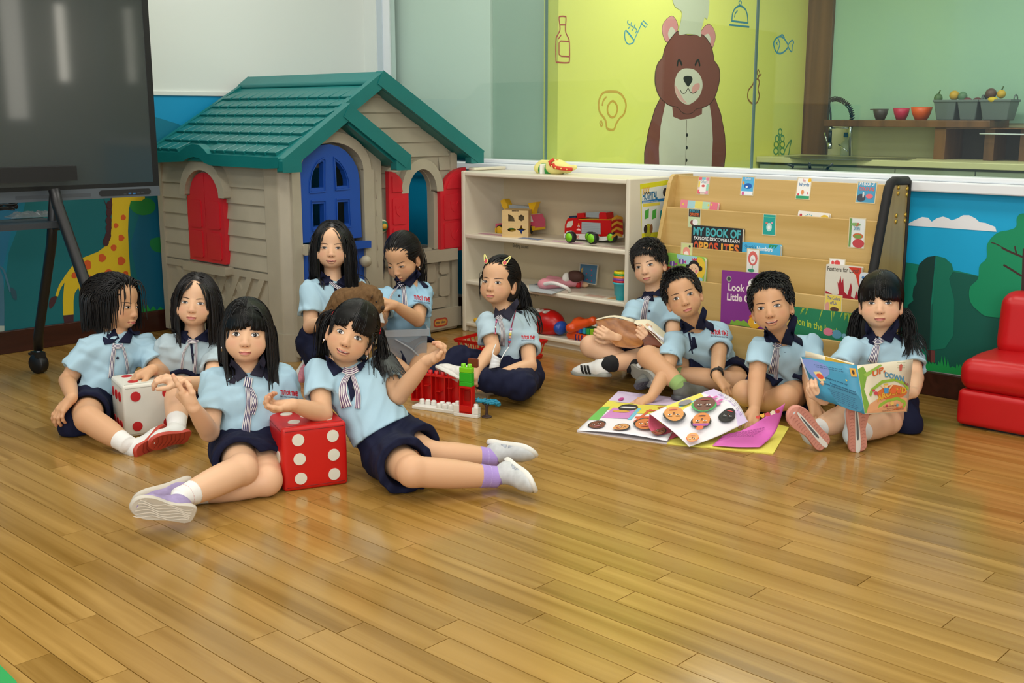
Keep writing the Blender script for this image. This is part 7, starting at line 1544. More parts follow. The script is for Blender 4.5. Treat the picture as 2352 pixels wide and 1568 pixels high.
K4 = dict(seed=4, label='person reclining with an elbow on the red die, lilac socks and silver shoes', skin='mid', res=.004, fres=.0024, k=1.02, smile=1,
    head=(805, 772, 3.62, -4, 1, 21, 1.02), neck=T(797, 853, 3.66), pelvis=T(893, 1016, 3.62), sh=[T(731, 850, 3.63), T(872, 842, 3.72)], el=[T(741, 950, 3.53), T(914, 908, 3.64)], wr=[T(676, 930, 3.44), T(978, 832, 3.58)],
    hand=[(dirv(-.95, -.05, .2), dirv(.05, -.8, -.5), 1, 'loose', dict(thumb=.55)), (dirv(.8, .45, .25), dirv(.4, -.7, -.5), -1, 'loose', dict(thumb=.6))],
    hip=[T(896, 1042, 3.6), T(906, 1005, 3.68)], kn=[T(948, 1082, 3.37), T(985, 1046, 3.57)], an=[T(1132, 1090, 3.47), T(1130, 1040, 3.64)],
    foot=[(T(1170, 1060, 3.5), T(1226, 1104, 3.38), dirv(.75, .5, -.35), 1), (T(1126, 1014, 3.67), T(1220, 1030, 3.6), dirv(.25, .85, -.45), 1)], leg=.72, rleg=1.12, sleeve=.62,
    sock=mat('sock_lilac', '#a98fd0', .9, bump=.3, bscale=400), sockband=[(.042, '#b9a2dc', .008), (.02, '#e4dcf0', .004)], shoe=dict(upper=mat('shoe_silver', '#c3c6c6', .55, vary=.08, vscale=60), sole=mat('sole_white', '#dddcd4', .5), strap=(mat('strap_grey', '#aab0b8', .5), (.075, .105))), fk=.92,
    hair=('pigtails', dict(line=.066, bangs=.024, gap=.03, gx=-.006, ties=[(-.078, -.03, .05), (.080, -.03, .05)], tdir=[(-.8, -.2, -.3), (.45, -.5, -.7)], tlen=.19, ntail=190, wisps=[((-.06, .05, .03), 8, .12), ((.064, .04, .02), 8, .12)])), face=dict(mouth='smile', open_=1.15, gaze=(0, .1)),
    flaps=[[(747, 815), (790, 850), (766, 863), (752, 838)], [(836, 830), (798, 850), (829, 852), (838, 838)]], placket=[(795, 866), (812, 862), (816, 905), (806, 925)], buttons=[(812, 890)],
    tie=[([(788, 848), (804, 853), (822, 845)], 15, 15, .014, 7, 1), ([(803, 856), (790, 878), (788, 905), (796, 935)], 10, 26, .008), ([(808, 856), (816, 880), (822, 905), (821, 938)], 9, 14, .007, 7)], tienav='#6a4a72')
K3['pearls'] = (-1, 1); K4['pearls'] = (-1, 1); K4['bands'] = (((-.074, -.03, .05), '#c8202c'), ((.076, -.03, .05), '#c8202c'))
for K in (K3, K4): kid(K)
def tread_chev(colr):
    def f(b, F_, k):
        for j in range(7):
            a0 = .03 + .022 * j; b.stroke([((a0 + .012) * k, -.026 * k), (a0 * k, 0), ((a0 + .012) * k, .026 * k)], .003, F_, .0008, colr)
    return f
def tread_slot(b, F_, k):
    o, x, y, n = F_
    for j in range(14):
        for q in (-1, 1): a0 = .01 + .0125 * j; b.stroke([((a0) * k, q * .012 * k), ((a0 + .004) * k, q * .019 * k), (a0 * k, q * .026 * k)], .0022, F_, .0006, '#b8776a')
    b.flat(smooth_curve([(0, -.006), (.04, -.009), (.1, -.006), (.16, -.001), (.175, .004), (.16, .009), (.1, .009), (.04, .009), (0, .008)]), F_, .0012, '#e2dfd8'); b.flat(smooth_curve([(.05, -.003), (.1, -.002), (.15, .002), (.15, .005), (.1, .005), (.05, .004)]), F_, .0018, '#5a5f62')
ws = mat('sock_white', '#e8e6e2', .9, bump=.2, bscale=500); bs = mat('sock_black', '#121214', .9, bump=.2, bscale=500); gs = mat('sock_green', '#8fae6a', .9, bump=.3, bscale=500)
redsole = dict(upper=mat('shoe_white', '#dcdcd8', .6, bump=.1, bscale=300), sole=mat('sole_red', '#b8402f', .55), treads=tread_chev('#8f2a20'), laces=mat('lace_white', '#e6e6e2', .7))
K1 = dict(seed=11, skin='tan', label='person at far left sitting in profile, hand on white die, red-soled shoe forward', head=(266, 702, 4.27, 52, -6, -2, 1.0), neck=T(277, 766, 4.28), pelvis=T(214, 922, 4.25), sh=[T(206, 797, 4.2), T(330, 790, 4.36)], el=[T(155, 874, 4.17), T(371, 858, 4.27)], wr=[T(166, 912, 4.02), T(352, 848, 4.12)],
    hand=[(dirv(-.55, -.75, .3), dirv(-.4, .4, .7), 1, 'relax', dict(spread=.18)), (dirv(-.85, -.35, .35), dirv(-.2, .85, .5), -1, 'drape')], hip=[T(200, 936, 4.2), T(228, 930, 4.28)], kn=[T(203, 962, 3.94), T(165, 972, 4.1)], an=[T(284, 1012, 3.82), T(225, 965, 4.16)],
    foot=[(T(316, 1046, 3.82), T(368, 1006, 3.92), dirv(.5, -.35, .8), 1), None], leg=.5, sleeve=.7, sock=ws, sockband=[(.046, '#2a4f9a', .012)], shoe=redsole, fk=.92, skirt=(T(205, 965, 4.15), T(165, 980, 4.08), .05),
    hair=('long', dict(len=.25, line=.056, fw=.052, back=1, pull=1.5, ramp=.22)), bands=[((-.01, -.03, .118), '#d83a2c')], face=dict(gaze=(.3, -.5), mouth='pout', open_=.72),
    flaps=[[(236, 772), (268, 786), (241, 791), (236, 780)], [(300, 752), (270, 787), (298, 789), (306, 762)]], tie=[([(258, 792), (270, 796), (283, 793)], 10, 10, .012, 7, 1), ([(262, 799), (258, 830), (255, 868)], 9, 12, .008, 7), ([(283, 797), (290, 825), (296, 864)], 6, 7, .008, 5)], buttons=[(270, 822)], logo=(357, 825, 36, .05))
K2 = dict(seed=12, skin='light', hairm=hairb, label='person in faded polo facing forward behind the white die, forearm on it', head=(449, 698, 4.3, -8, 2, 5, 1.0), neck=T(447, 770, 4.32), pelvis=T(440, 890, 4.42), sh=[T(385, 792, 4.3), T(500, 798, 4.38)], el=[T(388, 878, 4.36), T(486, 884, 4.17)], wr=[T(352, 892, 4.44), T(418, 878, 3.98)],
    hand=[None, (dirv(-.9, .25, .3), dirv(-.1, .85, .5), -1, 'drape')], hip=[T(422, 895, 4.4), T(470, 895, 4.42)], kn=[T(408, 896, 4.14), T(525, 905, 4.22)], an=[T(424, 982, 3.97), T(480, 965, 4.1)],
    foot=[(T(436, 1003, 3.95), T(385, 1012, 3.86), dirv(.1, -.4, .9), 1), None], leg=.45, sleeve=.6, polo=mat('polo_faded', '#b4c6cd', .85, bump=.25, bscale=900, spec=.2), sock=ws, sockband=[(.044, '#2d3a7a', .004), (.03, '#b8342c', .006)], shoe=redsole, fk=.9,
    hair=('long', dict(len=.33, line=.06, fw=.054, wisps=[((-.066, -.01, .05), 30, .24), ((.066, -.01, .05), 30, .24)])), pearls=(1,), face=dict(mouth='closed', open_=.72), smile=.3,
    flaps=[[(420, 760), (443, 779), (430, 785), (418, 774)], [(487, 748), (444, 779), (475, 786), (489, 765)]], placket=[(436, 788), (442, 788), (446, 835), (442, 836)], buttons=[(443, 814)], tie=[([(431, 781), (442, 784), (456, 781)], 9, 9, .012, 5, 1), ([(436, 785), (422, 810), (417, 848)], 5, 6, .008, 5), ([(450, 786), (450, 820), (446, 868)], 7, 8, .008, 5)], tienav='#54405e')
K5 = dict(seed=15, skin='light', label='person kneeling by the blue playhouse door holding a brown plush animal', head=(763, 571, 4.88, -3, 2, 1, 1.02), neck=T(766, 645, 4.9), pelvis=T(745, 775, 4.9), sh=[T(714, 664, 4.86), T(820, 660, 4.98)], el=[T(713, 750, 4.8), T(832, 735, 4.9)], wr=[T(750, 737, 4.7), T(800, 735, 4.72)],
    hand=[(dirv(.9, .1, .1), dirv(.1, .3, .9), -1, 'drape'), (dirv(-.9, 0, .2), dirv(0, .2, .9), 1, 'drape')], hip=[T(728, 785, 4.88), T(762, 785, 4.93)], kn=[T(765, 850, 4.72), T(815, 850, 4.8)], an=[T(708, 822, 4.95), T(730, 835, 5.0)],
    foot=[(T(714, 806, 4.98), T(684, 876, 4.9), dirv(-.85, -.1, -.35), 1), None], leg=.8, rleg=1.15, sock=ws, shoe=dict(upper=mat('shoe_pink_print', '#d4899a', .6, vary=.35, vscale=50), sole=mat('sole_white', '#dddcd4', .5), laces=mat('lace_white', '#e6e6e2', .7)), fk=.95,
    hair=('long', dict(len=.40, line=.066, fw=.054, wisps=[((.064, .0, .05), 30, .28), ((-.064, .0, .05), 24, .24)])), pearls=(-1, 1), face=dict(mouth='open', open_=.68), 
    flaps=[[(738, 622), (766, 646), (742, 652), (732, 642)], [(797, 626), (772, 648), (792, 658), (803, 645)]], placket=[(766, 650), (794, 650), (803, 684), (770, 684)], buttons=[(781, 651)], tie=[([(757, 645), (770, 656), (783, 664)], 7, 8, .008, 5), ([(783, 664), (792, 674), (796, 684)], 9, 10, .01, 5)])
K6 = dict(seed=16, skin='tan', label='person in bright blue polo looking down at a mask, before the playhouse window', head=(926, 596, 5.0, -30, -24, -3, 1.0), neck=T(940, 655, 5.02), pelvis=T(938, 808, 5.1), sh=[T(888, 680, 4.95), T(972, 668, 5.06)], el=[T(872, 735, 4.85), T(960, 735, 4.92)], wr=[T(868, 722, 4.72), T(908, 701, 4.8)],
    hand=[None, (dirv(-.85, .25, .3), dirv(-.1, .7, .6), -1, 'grip')], hip=[T(920, 815, 5.08), T(960, 815, 5.1)], kn=[T(885, 835, 4.9), T(985, 812, 5.0)], an=[T(930, 850, 4.85), T(950, 850, 4.9)], foot=[None, None], leg=.8, sleeve=.7, sock=ws, shoe=redsole,
    hair=('pony', dict(line=.054, fw=.05, ties=[(.01, -.112, .02)], tdir=[(.25, -.5, -.8)], tlen=.22, ntail=190, wisps=[((-.06, .04, .04), 6, .1)])), pearls=(1,), face=dict(gaze=(-.4, -1), mouth='pout', open_=.5), polo=mat('polo_bright', '#9cc5dd', .85, bump=.25, bscale=900, spec=.2),
    flaps=[[(909, 632), (923, 650), (911, 653), (907, 642)], [(957, 617), (925, 650), (942, 660), (968, 629)]], buttons=[(917, 679)], tie=[([(916, 648), (922, 654), (926, 660)], 9, 10, .012, 5, 1), ([(926, 656), (929, 680), (930, 704)], 9, 12, .008, 7), ([(915, 656), (898, 680), (889, 720)], 4, 6, .008, 5)], logo=(969, 690, 37, .16))
navyp = navy
K7 = dict(seed=17, skin='mid', label='person in long navy trousers with hair clips and bead lanyard, sitting by the brick tower', head=(1146, 652, 4.68, -24, 3, 5, 1.0), neck=T(1162, 718, 4.7), pelvis=T(1180, 850, 4.74), sh=[T(1118, 738, 4.62), T(1208, 735, 4.78)], el=[T(1132, 800, 4.55), T(1216, 840, 4.6)], wr=[T(1100, 842, 4.42), T(1137, 866, 4.45)],
    hand=[(dirv(-.4, -.7, .5), dirv(-.3, .3, .8), 1, 'grip'), (dirv(-.9, -.05, .2), dirv(-.1, .7, .7), -1, 'drape')], hip=[T(1155, 858, 4.68), T(1205, 862, 4.74)], kn=[T(1058, 828, 4.6), T(1195, 885, 4.47)], an=[T(985, 866, 4.55), T(1095, 893, 4.38)],
    foot=[None, (T(1072, 884, 4.4), T(1016, 858, 4.47), dirv(-.3, -.55, .3), 1)], leg=1.1, sleeve=.68, sock=mat('sock_stripe_blue', '#6fa6cc', .9, bump=.2, bscale=500), sockband=[(.03, '#d88a6a', .01), (.005, '#d88a6a', .01)], shoe=dict(upper=mat('shoe_cream_print', '#dcd9d2', .6, vary=.12, vscale=70), sole=mat('sole_white', '#dddcd4', .5)), fk=.9,
    hair=('pony', dict(line=.058, fw=.052, ties=[(.035, -.108, .02)], tdir=[(.75, -.45, -.4)], tlen=.26, ntail=230, wisps=[((-.064, .03, .03), 7, .1)])), face=dict(gaze=(.35, 0), mouth='closed', open_=.85), smile=.5, collar_mat=collg, polo=mat('polo_faded2', '#aec4cf', .85, bump=.25, bscale=900, spec=.2),
    flaps=[[(1137, 706), (1152, 720), (1136, 729), (1135, 716)], [(1188, 684), (1152, 721), (1171, 738), (1193, 695)]], buttons=[(1158, 757), (1146, 783)], tie=[([(1141, 726), (1147, 730), (1153, 726)], 9, 9, .012, 5, 1), ([(1148, 732), (1156, 764), (1154, 795)], 8, 13, .008, 7)], tiecol='#d0cdd0', tienav='#8c8794', logo=(1213, 779, 31, .02))
bshoe = dict(upper=mat('shoe_white', '#dcdcd8', .6), sole=mat('sole_grey', '#8f9088', .6), laces=mat('lace_white', '#e6e6e2', .7), stripes=mat('stripe_black', '#131313', .6))
K8 = dict(seed=18, boy=1, skin='light', label='person cross-legged by the toy shelf holding an open brown magazine', head=(1492, 610, 5.03, -18, 2, -12, .98), neck=T(1503, 678, 5.05), pelvis=T(1490, 810, 5.08), sh=[T(1458, 708, 4.98), T(1545, 700, 5.1)], el=[T(1440, 768, 4.86), T(1545, 775, 4.96)], wr=[T(1418, 778, 4.7), T(1500, 792, 4.72)],
    hand=[(dirv(-.75, .3, .3), dirv(-.2, -.1, 1), -1, 'drape'), (dirv(-.5, .5, .3), dirv(.1, -.1, 1), 1, 'drape')], hip=[T(1468, 815, 5.05), T(1512, 815, 5.1)], kn=[T(1358, 795, 4.78), T(1515, 815, 4.83)], an=[T(1432, 845, 4.72), T(1412, 850, 4.62)],
    foot=[(T(1448, 850, 4.68), T(1480, 868, 4.58), dirv(-.1, -.3, .8), 1), (T(1398, 866, 4.64), T(1320, 862, 4.74), dirv(-.15, -.9, -.1), 1)], leg=.62, sock=bs, sockh=.035, shoe=bshoe, fk=.95,
    hair=('short', dict(line=.05, fw=.056, lt=.02, lf=.012, sweep=-.7, fringe=.034, spike=.02)), face=dict(gaze=(.4, 0), mouth='closed', open_=.85), flaps=[[(1481, 667), (1494, 677), (1483, 681), (1479, 675)], [(1520, 658), (1495, 677), (1519, 681), (1525, 668)]], buttons=[(1491, 714)], tie=[([(1481, 680), (1485, 685), (1491, 680)], 11, 11, .012, 7, 1), ([(1486, 688), (1481, 710), (1478, 735)], 11, 15, .008, 7)], tiecol='#d6d3d6', tienav='#6d6880')
gshoe = dict(upper=mat('shoe_grey', '#5f605a', .7, vary=.12, vscale=60), sole=mat('sole_darkgrey', '#4b4e50', .6), laces=mat('lace_grey', '#77786f', .7), treads=tread_chev('#6b6f72'))
K9 = dict(seed=19, boy=1, skin='tan', k=1.0, label='person with a black wrist watch and green socks bending over the big floor book', head=(1570, 683, 4.56, 0, 3, -19, 1.0), neck=T(1597, 755, 4.66), pelvis=T(1648, 852, 4.82), sh=[T(1552, 780, 4.62), T(1655, 765, 4.74)], el=[T(1530, 852, 4.55), T(1650, 826, 4.6)], wr=[T(1497, 910, 4.46), T(1646, 864, 4.44)],
    hand=[(dirv(-.8, -.45, .2), dirv(-.2, .8, .5), 1, 'flat', dict(spread=.22)), (dirv(.55, -.75, .35), dirv(.5, .3, .75), -1, 'relax')], hip=[T(1618, 862, 4.8), T(1680, 862, 4.82)], kn=[T(1490, 820, 4.6), T(1695, 880, 4.6)], an=[T(1552, 893, 4.5), T(1572, 868, 4.66)],
    foot=[(T(1548, 917, 4.5), T(1620, 914, 4.56), dirv(0, -.95, -.1), 1), (T(1535, 878, 4.66), T(1476, 885, 4.56), dirv(-.1, -.6, .6), 1)], leg=.5, sleeve=.62, sock=gs, sockh=.055, shoe=gshoe, fk=.95, smile=.3,
    hair=('short', dict(line=.06, fw=.058, lt=.004, lf=.002, sweep=.2, fringe=.012, spike=.14)), face=dict(mouth='closed', open_=.95, brow=.5), flaps=[[(1563, 733), (1596, 754), (1571, 765), (1562, 748)], [(1614, 702), (1597, 754), (1617, 758), (1624, 714)]], placket=[(1580, 764), (1585, 764), (1592, 812), (1589, 812)], buttons=[(1590, 764), (1597, 790)], logo=(1652, 769, 40, .1))
K10 = dict(seed=20, boy=1, skin='tan', k=1.03, label='person in polo and ribbon leaning forward on straight arms behind the pink page', head=(1773, 706, 4.2, -7, 2, -10, 1.04), neck=T(1797, 784, 4.32), pelvis=T(1812, 892, 4.46), sh=[T(1747, 796, 4.24), T(1862, 790, 4.38)], el=[T(1738, 868, 4.2), T(1862, 868, 4.28)], wr=[T(1733, 938, 4.16), T(1866, 922, 4.18)],
    hand=[(dirv(-.2, -.8, .5), dirv(0, .6, .7), 1, 'flat', dict(spread=.2)), (dirv(.1, -.8, .5), dirv(.2, .5, .7), -1, 'flat')], hip=[T(1785, 898, 4.44), T(1840, 898, 4.46)], kn=[T(1712, 902, 4.28), T(1805, 912, 4.22)], an=[T(1790, 935, 4.36), T(1745, 930, 4.34)], foot=[None, None], leg=.6, sleeve=.6, sock=ws, shoe=redsole, smile=1,
    hair=('short', dict(line=.062, fw=.058, lt=.016, lf=.006, sweep=.4, fringe=.024, spike=.16)), face=dict(mouth='smile', open_=.86), flaps=[[(1757, 750), (1793, 788), (1760, 784), (1755, 770)], [(1821, 718), (1794, 788), (1817, 794), (1832, 730)]], buttons=[(1789, 817)], tie=[([(1779, 788), (1786, 793), (1794, 789)], 12, 12, .014, 7, 1), ([(1783, 798), (1778, 825), (1771, 858)], 8, 14, .008, 7), ([(1787, 800), (1785, 835), (1781, 876)], 7, 10, .009, 7)], logo=(1846, 838, 40, .05))
K11 = dict(seed=21, skin='light', label='person at right with legs out and pink soles showing, holding up an open picture book', head=(2023, 698, 4.16, -2, 2, 0, 1.03), cheek=1.12, neck=T(2024, 772, 4.2), pelvis=T(2030, 915, 4.26), sh=[T(1958, 798, 4.16), T(2088, 796, 4.22)], el=[T(1918, 868, 4.06), T(2102, 868, 4.12)], wr=[T(1893, 918, 3.93), T(2098, 902, 3.98)],
    hand=[(dirv(-.6, .3, .5), dirv(-.4, -.5, .7), 1, 'grip'), (dirv(-.75, .15, .35), dirv(.2, .1, .95), -1, 'grip')], hip=[T(2003, 930, 4.22), T(2052, 928, 4.24)], kn=[T(1945, 955, 4.02), T(2040, 968, 4.06)], an=[T(1897, 982, 3.93), T(1996, 1000, 3.95)],
    foot=[(T(1897, 1024, 3.87), T(1812, 930, 3.80), dirv(-.1, .1, 1), 1), (T(1971, 1036, 3.87), T(1969, 916, 3.80), dirv(0, .12, 1), -1)], leg=.55, rleg=1.1, wide=1.08, sock=ws, sockband=[(.045, '#b02a3a', .012)], shoe=dict(upper=mat('shoe_pale_blue', '#c9d8de', .5), sole=mat('sole_salmon', '#cf8d7c', .55), treads=tread_slot), fk=1.02, skirt=(T(2060, 945, 4.2), T(2085, 975, 4.12), .055),
    hair=('pigtails', dict(line=.066, bangs=.016, gap=.012, gx=-.004, ties=[(-.072, -.05, -.02), (.074, -.05, -.02)], tdir=[(-.75, -.1, -.6), (.8, -.15, -.5)], tlen=.2, ntail=190)), face=dict(mouth='closed', open_=.74), collar_mat=collm,
    flaps=[[(1989, 738), (2016, 776), (1997, 782), (1986, 756)], [(2062, 730), (2022, 776), (2047, 788), (2066, 746)]], tie=[([(2008, 780), (2016, 784), (2028, 780)], 12, 12, .014, 7, 1), ([(2013, 790), (2006, 812), (1999, 832)], 9, 14, .008, 7), ([(2018, 792), (2014, 815), (2010, 834)], 7, 9, .009, 5)], logo=(2104, 840, 34, .06))
for K in (K1, K2, K5, K6, K7, K8, K9, K10, K11): kid(K)
# wrist watch, hair clips
w_, e_ = K9['wr'][1], K9['el'][1]; d_ = nrm(e_ - w_); F_ = fr(w_ + d_ * .022, np.cross(d_, FWD), np.cross(d_, np.cross(d_, FWD)), d_); b = B(); b.lathe([(.0235, -.009), (.0265, -.008), (.0265, .008), (.0235, .009)], F_, mat('watch_rubber', '#131314', .6), 24); b.box((0, .0265, 0), (.022, .006, .026), 'watch_rubber', (F_[0], F_[1], nrm(-FWD - d_ * (-FWD @ d_)), d_)); b.build('wrist_watch', K9['_']['person'])
h = K7['_']['h']
for q, nm in ((1, 0), (-1, 1)):
    o = h.w((q * .045, .052, .092)); u = nrm(h.M @ V(q * .45, -.35, .75)); n = nrm(h.M @ V(q * .5, .75, .55)); F_ = (o + n * .004, u, nrm(np.cross(n, u)), n); b = B()
    b.stroke(smooth_curve([(-.02, 0), (-.012, .008), (.02, .003), (.024, 0), (.02, -.003), (-.012, -.008)]), .004, F_, .002, '#e6e08a', True); b.flat(circ(-.012, 0, .009), F_, .003, '#ece48f')
    for a in range(5): b.flat(circ(-.012 + .005 * math.cos(a * 1.256), .005 * math.sin(a * 1.256), .004, n=9), F_, .004, '#d84a5a')
    o2 = b.build('hair_clip', K7['_']['person']); o2.modifiers.new('s', 'SOLIDIFY').thickness = .002
# ------------------------------------------------------------------ books on the floor and in hands, plush, masks
paper = mat('page_white', '#ece9ee', .6); pg_l = mat('page_lilac', '#d9c6e6', .6); pg_p = mat('page_pink', '#d868b8', .6); pg_y = mat('page_yellow', '#e8df62', .6)
def sheet(name, parent, grid, m, th=.0006, back=None):
    """page given as rows of points"""
    n, k = len(grid), len(grid[0]); b = B(); b.add([p for r in grid for p in r], [(i * k + j, i * k + j + 1, (i + 1) * k + j + 1, (i + 1) * k + j) for i in range(n - 1) for j in range(k - 1)], m, True); o = b.build(name, parent); sm = o.modifiers.new('s', 'SOLIDIFY'); sm.thickness = th; sm.offset = 0
    if back: o.data.materials.append(MATS[back]); sm.material_offset = 0
    return o
def coons(A, Bq, C, D, n=14):     # four boundary curves (lists of 3-D points): bottom, right, top, left
    def ev(c, t): c = smooth_curve([tuple(p) for p in c], False, 8); x = t * (len(c) - 1); i = min(int(x), len(c) - 2); return V(*c[i]) * (1 - x + i) + V(*c[i + 1]) * (x - i)
    G = []
    for i in range(n + 1):
        v = i / n; row = []
        for j in range(n + 1):
            u = j / n; p = (1 - v) * ev(A, u) + v * ev(C, u) + (1 - u) * ev(D, v) + u * ev(Bq, v) - ((1 - u) * (1 - v) * ev(A, 0) + u * (1 - v) * ev(A, 1) + (1 - u) * v * ev(C, 0) + u * v * ev(C, 1)); row.append(p)
        G.append(row)
    return G
def surf(G):
    n, k = len(G), len(G[0]); A = np.array(G)
    def f(u, v, off=0.):
        x = np.clip(u, 0, 1) * (k - 1); y = np.clip(v, 0, 1) * (n - 1); j = min(int(x), k - 2); i = min(int(y), n - 2); a, c = x - j, y - i
        p = A[i, j] * (1 - a) * (1 - c) + A[i, j + 1] * a * (1 - c) + A[i + 1, j] * (1 - a) * c + A[i + 1, j + 1] * a * c
        nn = nrm(np.cross(A[i, j + 1] - A[i, j], A[i + 1, j] - A[i, j])); nn = nn if nn @ (EYE - p) > 0 else -nn; return p + nn * off
    return f
def draw(f, items, name, parent):
    b = B()
    for i, (pts, c) in enumerate(items):
        off = .0012 + .00025 * i; P = [f(u, v, off) for u, v in pts]; cu, cv = np.mean([p[0] for p in pts]), np.mean([p[1] for p in pts]); N = len(P); M_ = [f(cu + (u - cu) * .5, cv + (v - cv) * .5, off) for u, v in pts]
        b.add(P + M_ + [f(cu, cv, off)], [(q, (q + 1) % N, N + (q + 1) % N, N + q) for q in range(N)] + [(N + q, N + (q + 1) % N, 2 * N) for q in range(N)], c)
    return b.build(name, parent)
def facepic(u, v, s, skin, hair, rot=0, mouth='#b8404a', band=None):
    def tr(pts): c, q = math.cos(rot), math.sin(rot); return [(u + s * (x * c - y * q), v + s * (x * q + y * c)) for x, y in pts]
    it = [(tr(circ(0, .25, .95, .85, 18)), hair), (tr(circ(0, 0, .8, 1, 18)), skin)]
    if band: it.append((tr([(-.8, .5), (.8, .5), (.62, .85), (-.62, .85)]), band))
    for q in (-1, 1): it.append((tr(circ(q * .32, .15, .17, .08, 9)), '#f2f0ec')); it.append((tr(circ(q * .32, .15, .07, .08, 8)), '#1c1a1a')); it.append((tr([(q * .15, .36), (q * .5, .36), (q * .5, .42), (q * .15, .42)]), '#1c1a1a'))
    it.append((tr([(-.03, .15), (.05, .15), (.12, -.15), (-.02, -.15)]), '#6a3c28')); it.append((tr(circ(0, -.45, .35, .12, 10, 180, 360)), mouth)); return it
z0 = .004
BB = empty('big_picture_book', Z(1560, 990), 'huge open picture book of painted faces lying on the floor', 'book')
L0, L1, S0, S1, R0, R1 = Z(1325, 992), Z(1420, 910), Z(1532, 1020), Z(1600, 930), Z(1776, 1043), Z(1812, 983)
b = B(); q = [L0, S0, S1, L1]; b.add(q + [p + V(0, 0, z0) for p in q], [(0, 3, 2, 1), (4, 5, 6, 7), (0, 1, 5, 4), (1, 2, 6, 5), (2, 3, 7, 6), (3, 0, 4, 7)], '#d8d2d4'); b.build('cover', BB)
b = B(); q = [S0, R0, R1 + (R1 - S1) * .0, S1]; b.add(q + [p + V(0, 0, z0) for p in q], [(0, 3, 2, 1), (4, 5, 6, 7), (0, 1, 5, 4), (1, 2, 6, 5), (2, 3, 7, 6), (3, 0, 4, 7)], pg_y); b.build('cover', BB)
up_ = lambda p, z: p + V(0, 0, z)
# left page
G = coons([up_(L0, .006), up_(L0 * .5 + S0 * .5, .018), up_(S0, .012)], [up_(S0, .012), up_(S0 * .5 + S1 * .5, .03), up_(S1, .02)], [up_(L1, .02), up_(L1 * .5 + S1 * .5, .012), up_(S1, .02)], [up_(L0, .006), up_(L0 * .55 + L1 * .45, .012), up_(L1, .022)])
sheet('page', BB, G, paper); f = surf(G)
it = [([(0, .72), (1, .72), (1, 1), (0, 1)], '#d9c8e4'), ([(.0, .55), (.45, .55), (.45, .8), (.0, .74)], '#e8dc58'), ([(.45, .5), (.9, .5), (.9, .72), (.45, .72)], '#e8dc58'), ([(.0, .3), (.16, .3), (.13, .62), (.0, .6)], '#6fbe5a'), ([(.16, .36), (.44, .36), (.42, .6), (.18, .6)], '#d08ac8'), ([(.44, .34), (.48, .34), (.47, .62), (.43, .62)], '#7ac4dc')]
it += [(circ(.33, .62, .1, .08, 14), '#2a2a2c'), (circ(.33, .62, .085, .02, 12), '#e6e4e0'), (circ(.3, .52, .09, .03, 12), '#d8a848'), ([(.5, .38), (.74, .42), (.74, .45), (.5, .41)], '#d8633c'), ([(.55, .55), (.74, .58), (.74, .61), (.55, .58)], '#d8633c'), ([(.52, .3), (.55, .3), (.6, .6), (.57, .6)], '#d8633c'), (circ(.68, .66, .05, .035, 10), '#b87a34'), (circ(.17, .78, .03, .04, 8), '#b8408a')]
it += facepic(.2, .17, .1, '#7a4430', '#241c1c', .6, '#d88a9a') + facepic(.46, .13, .085, '#d89a5c', '#2a221f', -.5) + facepic(.66, .24, .11, '#d07a3c', '#221a18', .4) + facepic(.84, .12, .085, '#8a5238', '#2a201d', -.3)
draw(f, it, 'page_picture', BB)
# right pink leaf and printed yellow ground
b = B(); b.add([up_(p, .0052) for p in (Z(1640, 1018), Z(1700, 1022), Z(1735, 960), Z(1610, 990))], [(0, 1, 2, 3)], pg_y); b.build('page', BB)
a0, a1, a2, a3 = Z(1636, 1028), Z(1745, 1034), up_(Z(1800, 985), .075), up_(Z(1700, 985), .05)
G = coons([up_(a0, .008), up_(Z(1695, 1034), .012), up_(a1, .012)], [up_(a1, .012), up_(Z(1780, 1010), .03), T(1803, 926, 3.98)], [T(1700, 992, 4.05), T(1750, 962, 4.03), T(1803, 926, 3.98)], [up_(a0, .008), up_(Z(1665, 1010), .02), T(1700, 992, 4.05)])
sheet('page', BB, G, pg_p); f = surf(G); it = []
for r in range(9):
    u = .14
    rg = random.Random(r)
    while u < .68: w_ = rg.uniform(.02, .06); it.append(([(u, .62 - .055 * r), (u + w_, .62 - .055 * r), (u + w_, .64 - .055 * r), (u, .64 - .055 * r)], '#a03a86')); u += w_ + .015
it += [(circ(.5 + .09 * k, .93, .045, .03, 9), c) for k, c in enumerate(('#c83c34', '#e0a83a', '#c84a50', '#e8dcc0', '#c03a3a'))]
draw(f, it, 'page_print', BB)
# the leaf being turned: rises from the spine and curls over
lf = [T(1530, 1010, 4.0), T(1556, 1012, 3.96), T(1583, 1026, 3.9)]; tp = [T(1530, 945, 4.2), T(1590, 905, 4.22), T(1648, 892, 4.2)]; rt_ = [T(1583, 1026, 3.9), T(1652, 1000, 3.97), T(1718, 968, 4.06)]
G = coons([T(1583, 1026, 3.9), T(1545, 990, 3.97), T(1492, 950, 4.05)], [T(1492, 950, 4.05), T(1560, 920, 4.16), T(1640, 893, 4.28)], [T(1718, 968, 4.08), T(1690, 920, 4.18), T(1640, 893, 4.28)], [T(1583, 1026, 3.9), T(1652, 1000, 3.97), T(1718, 968, 4.08)], 18)
sheet('turning_page', BB, G, paper); f = surf(G)
it = [([(0, .8), (1, .8), (1, 1), (0, 1)], '#d7c5e8'), ([(.75, .25), (1, .3), (1, .78), (.78, .72)], '#e8dc5c'), ([(.82, .3), (.86, .3), (.86, .74), (.82, .72)], '#8ccbe0')]
for r in range(3): it += [([(.2 + .1 * q, .9 + .022 * r), (.27 + .1 * q, .9 + .022 * r), (.27 + .1 * q, .907 + .022 * r), (.2 + .1 * q, .907 + .022 * r)], '#9a86ae') for q in range(6)]
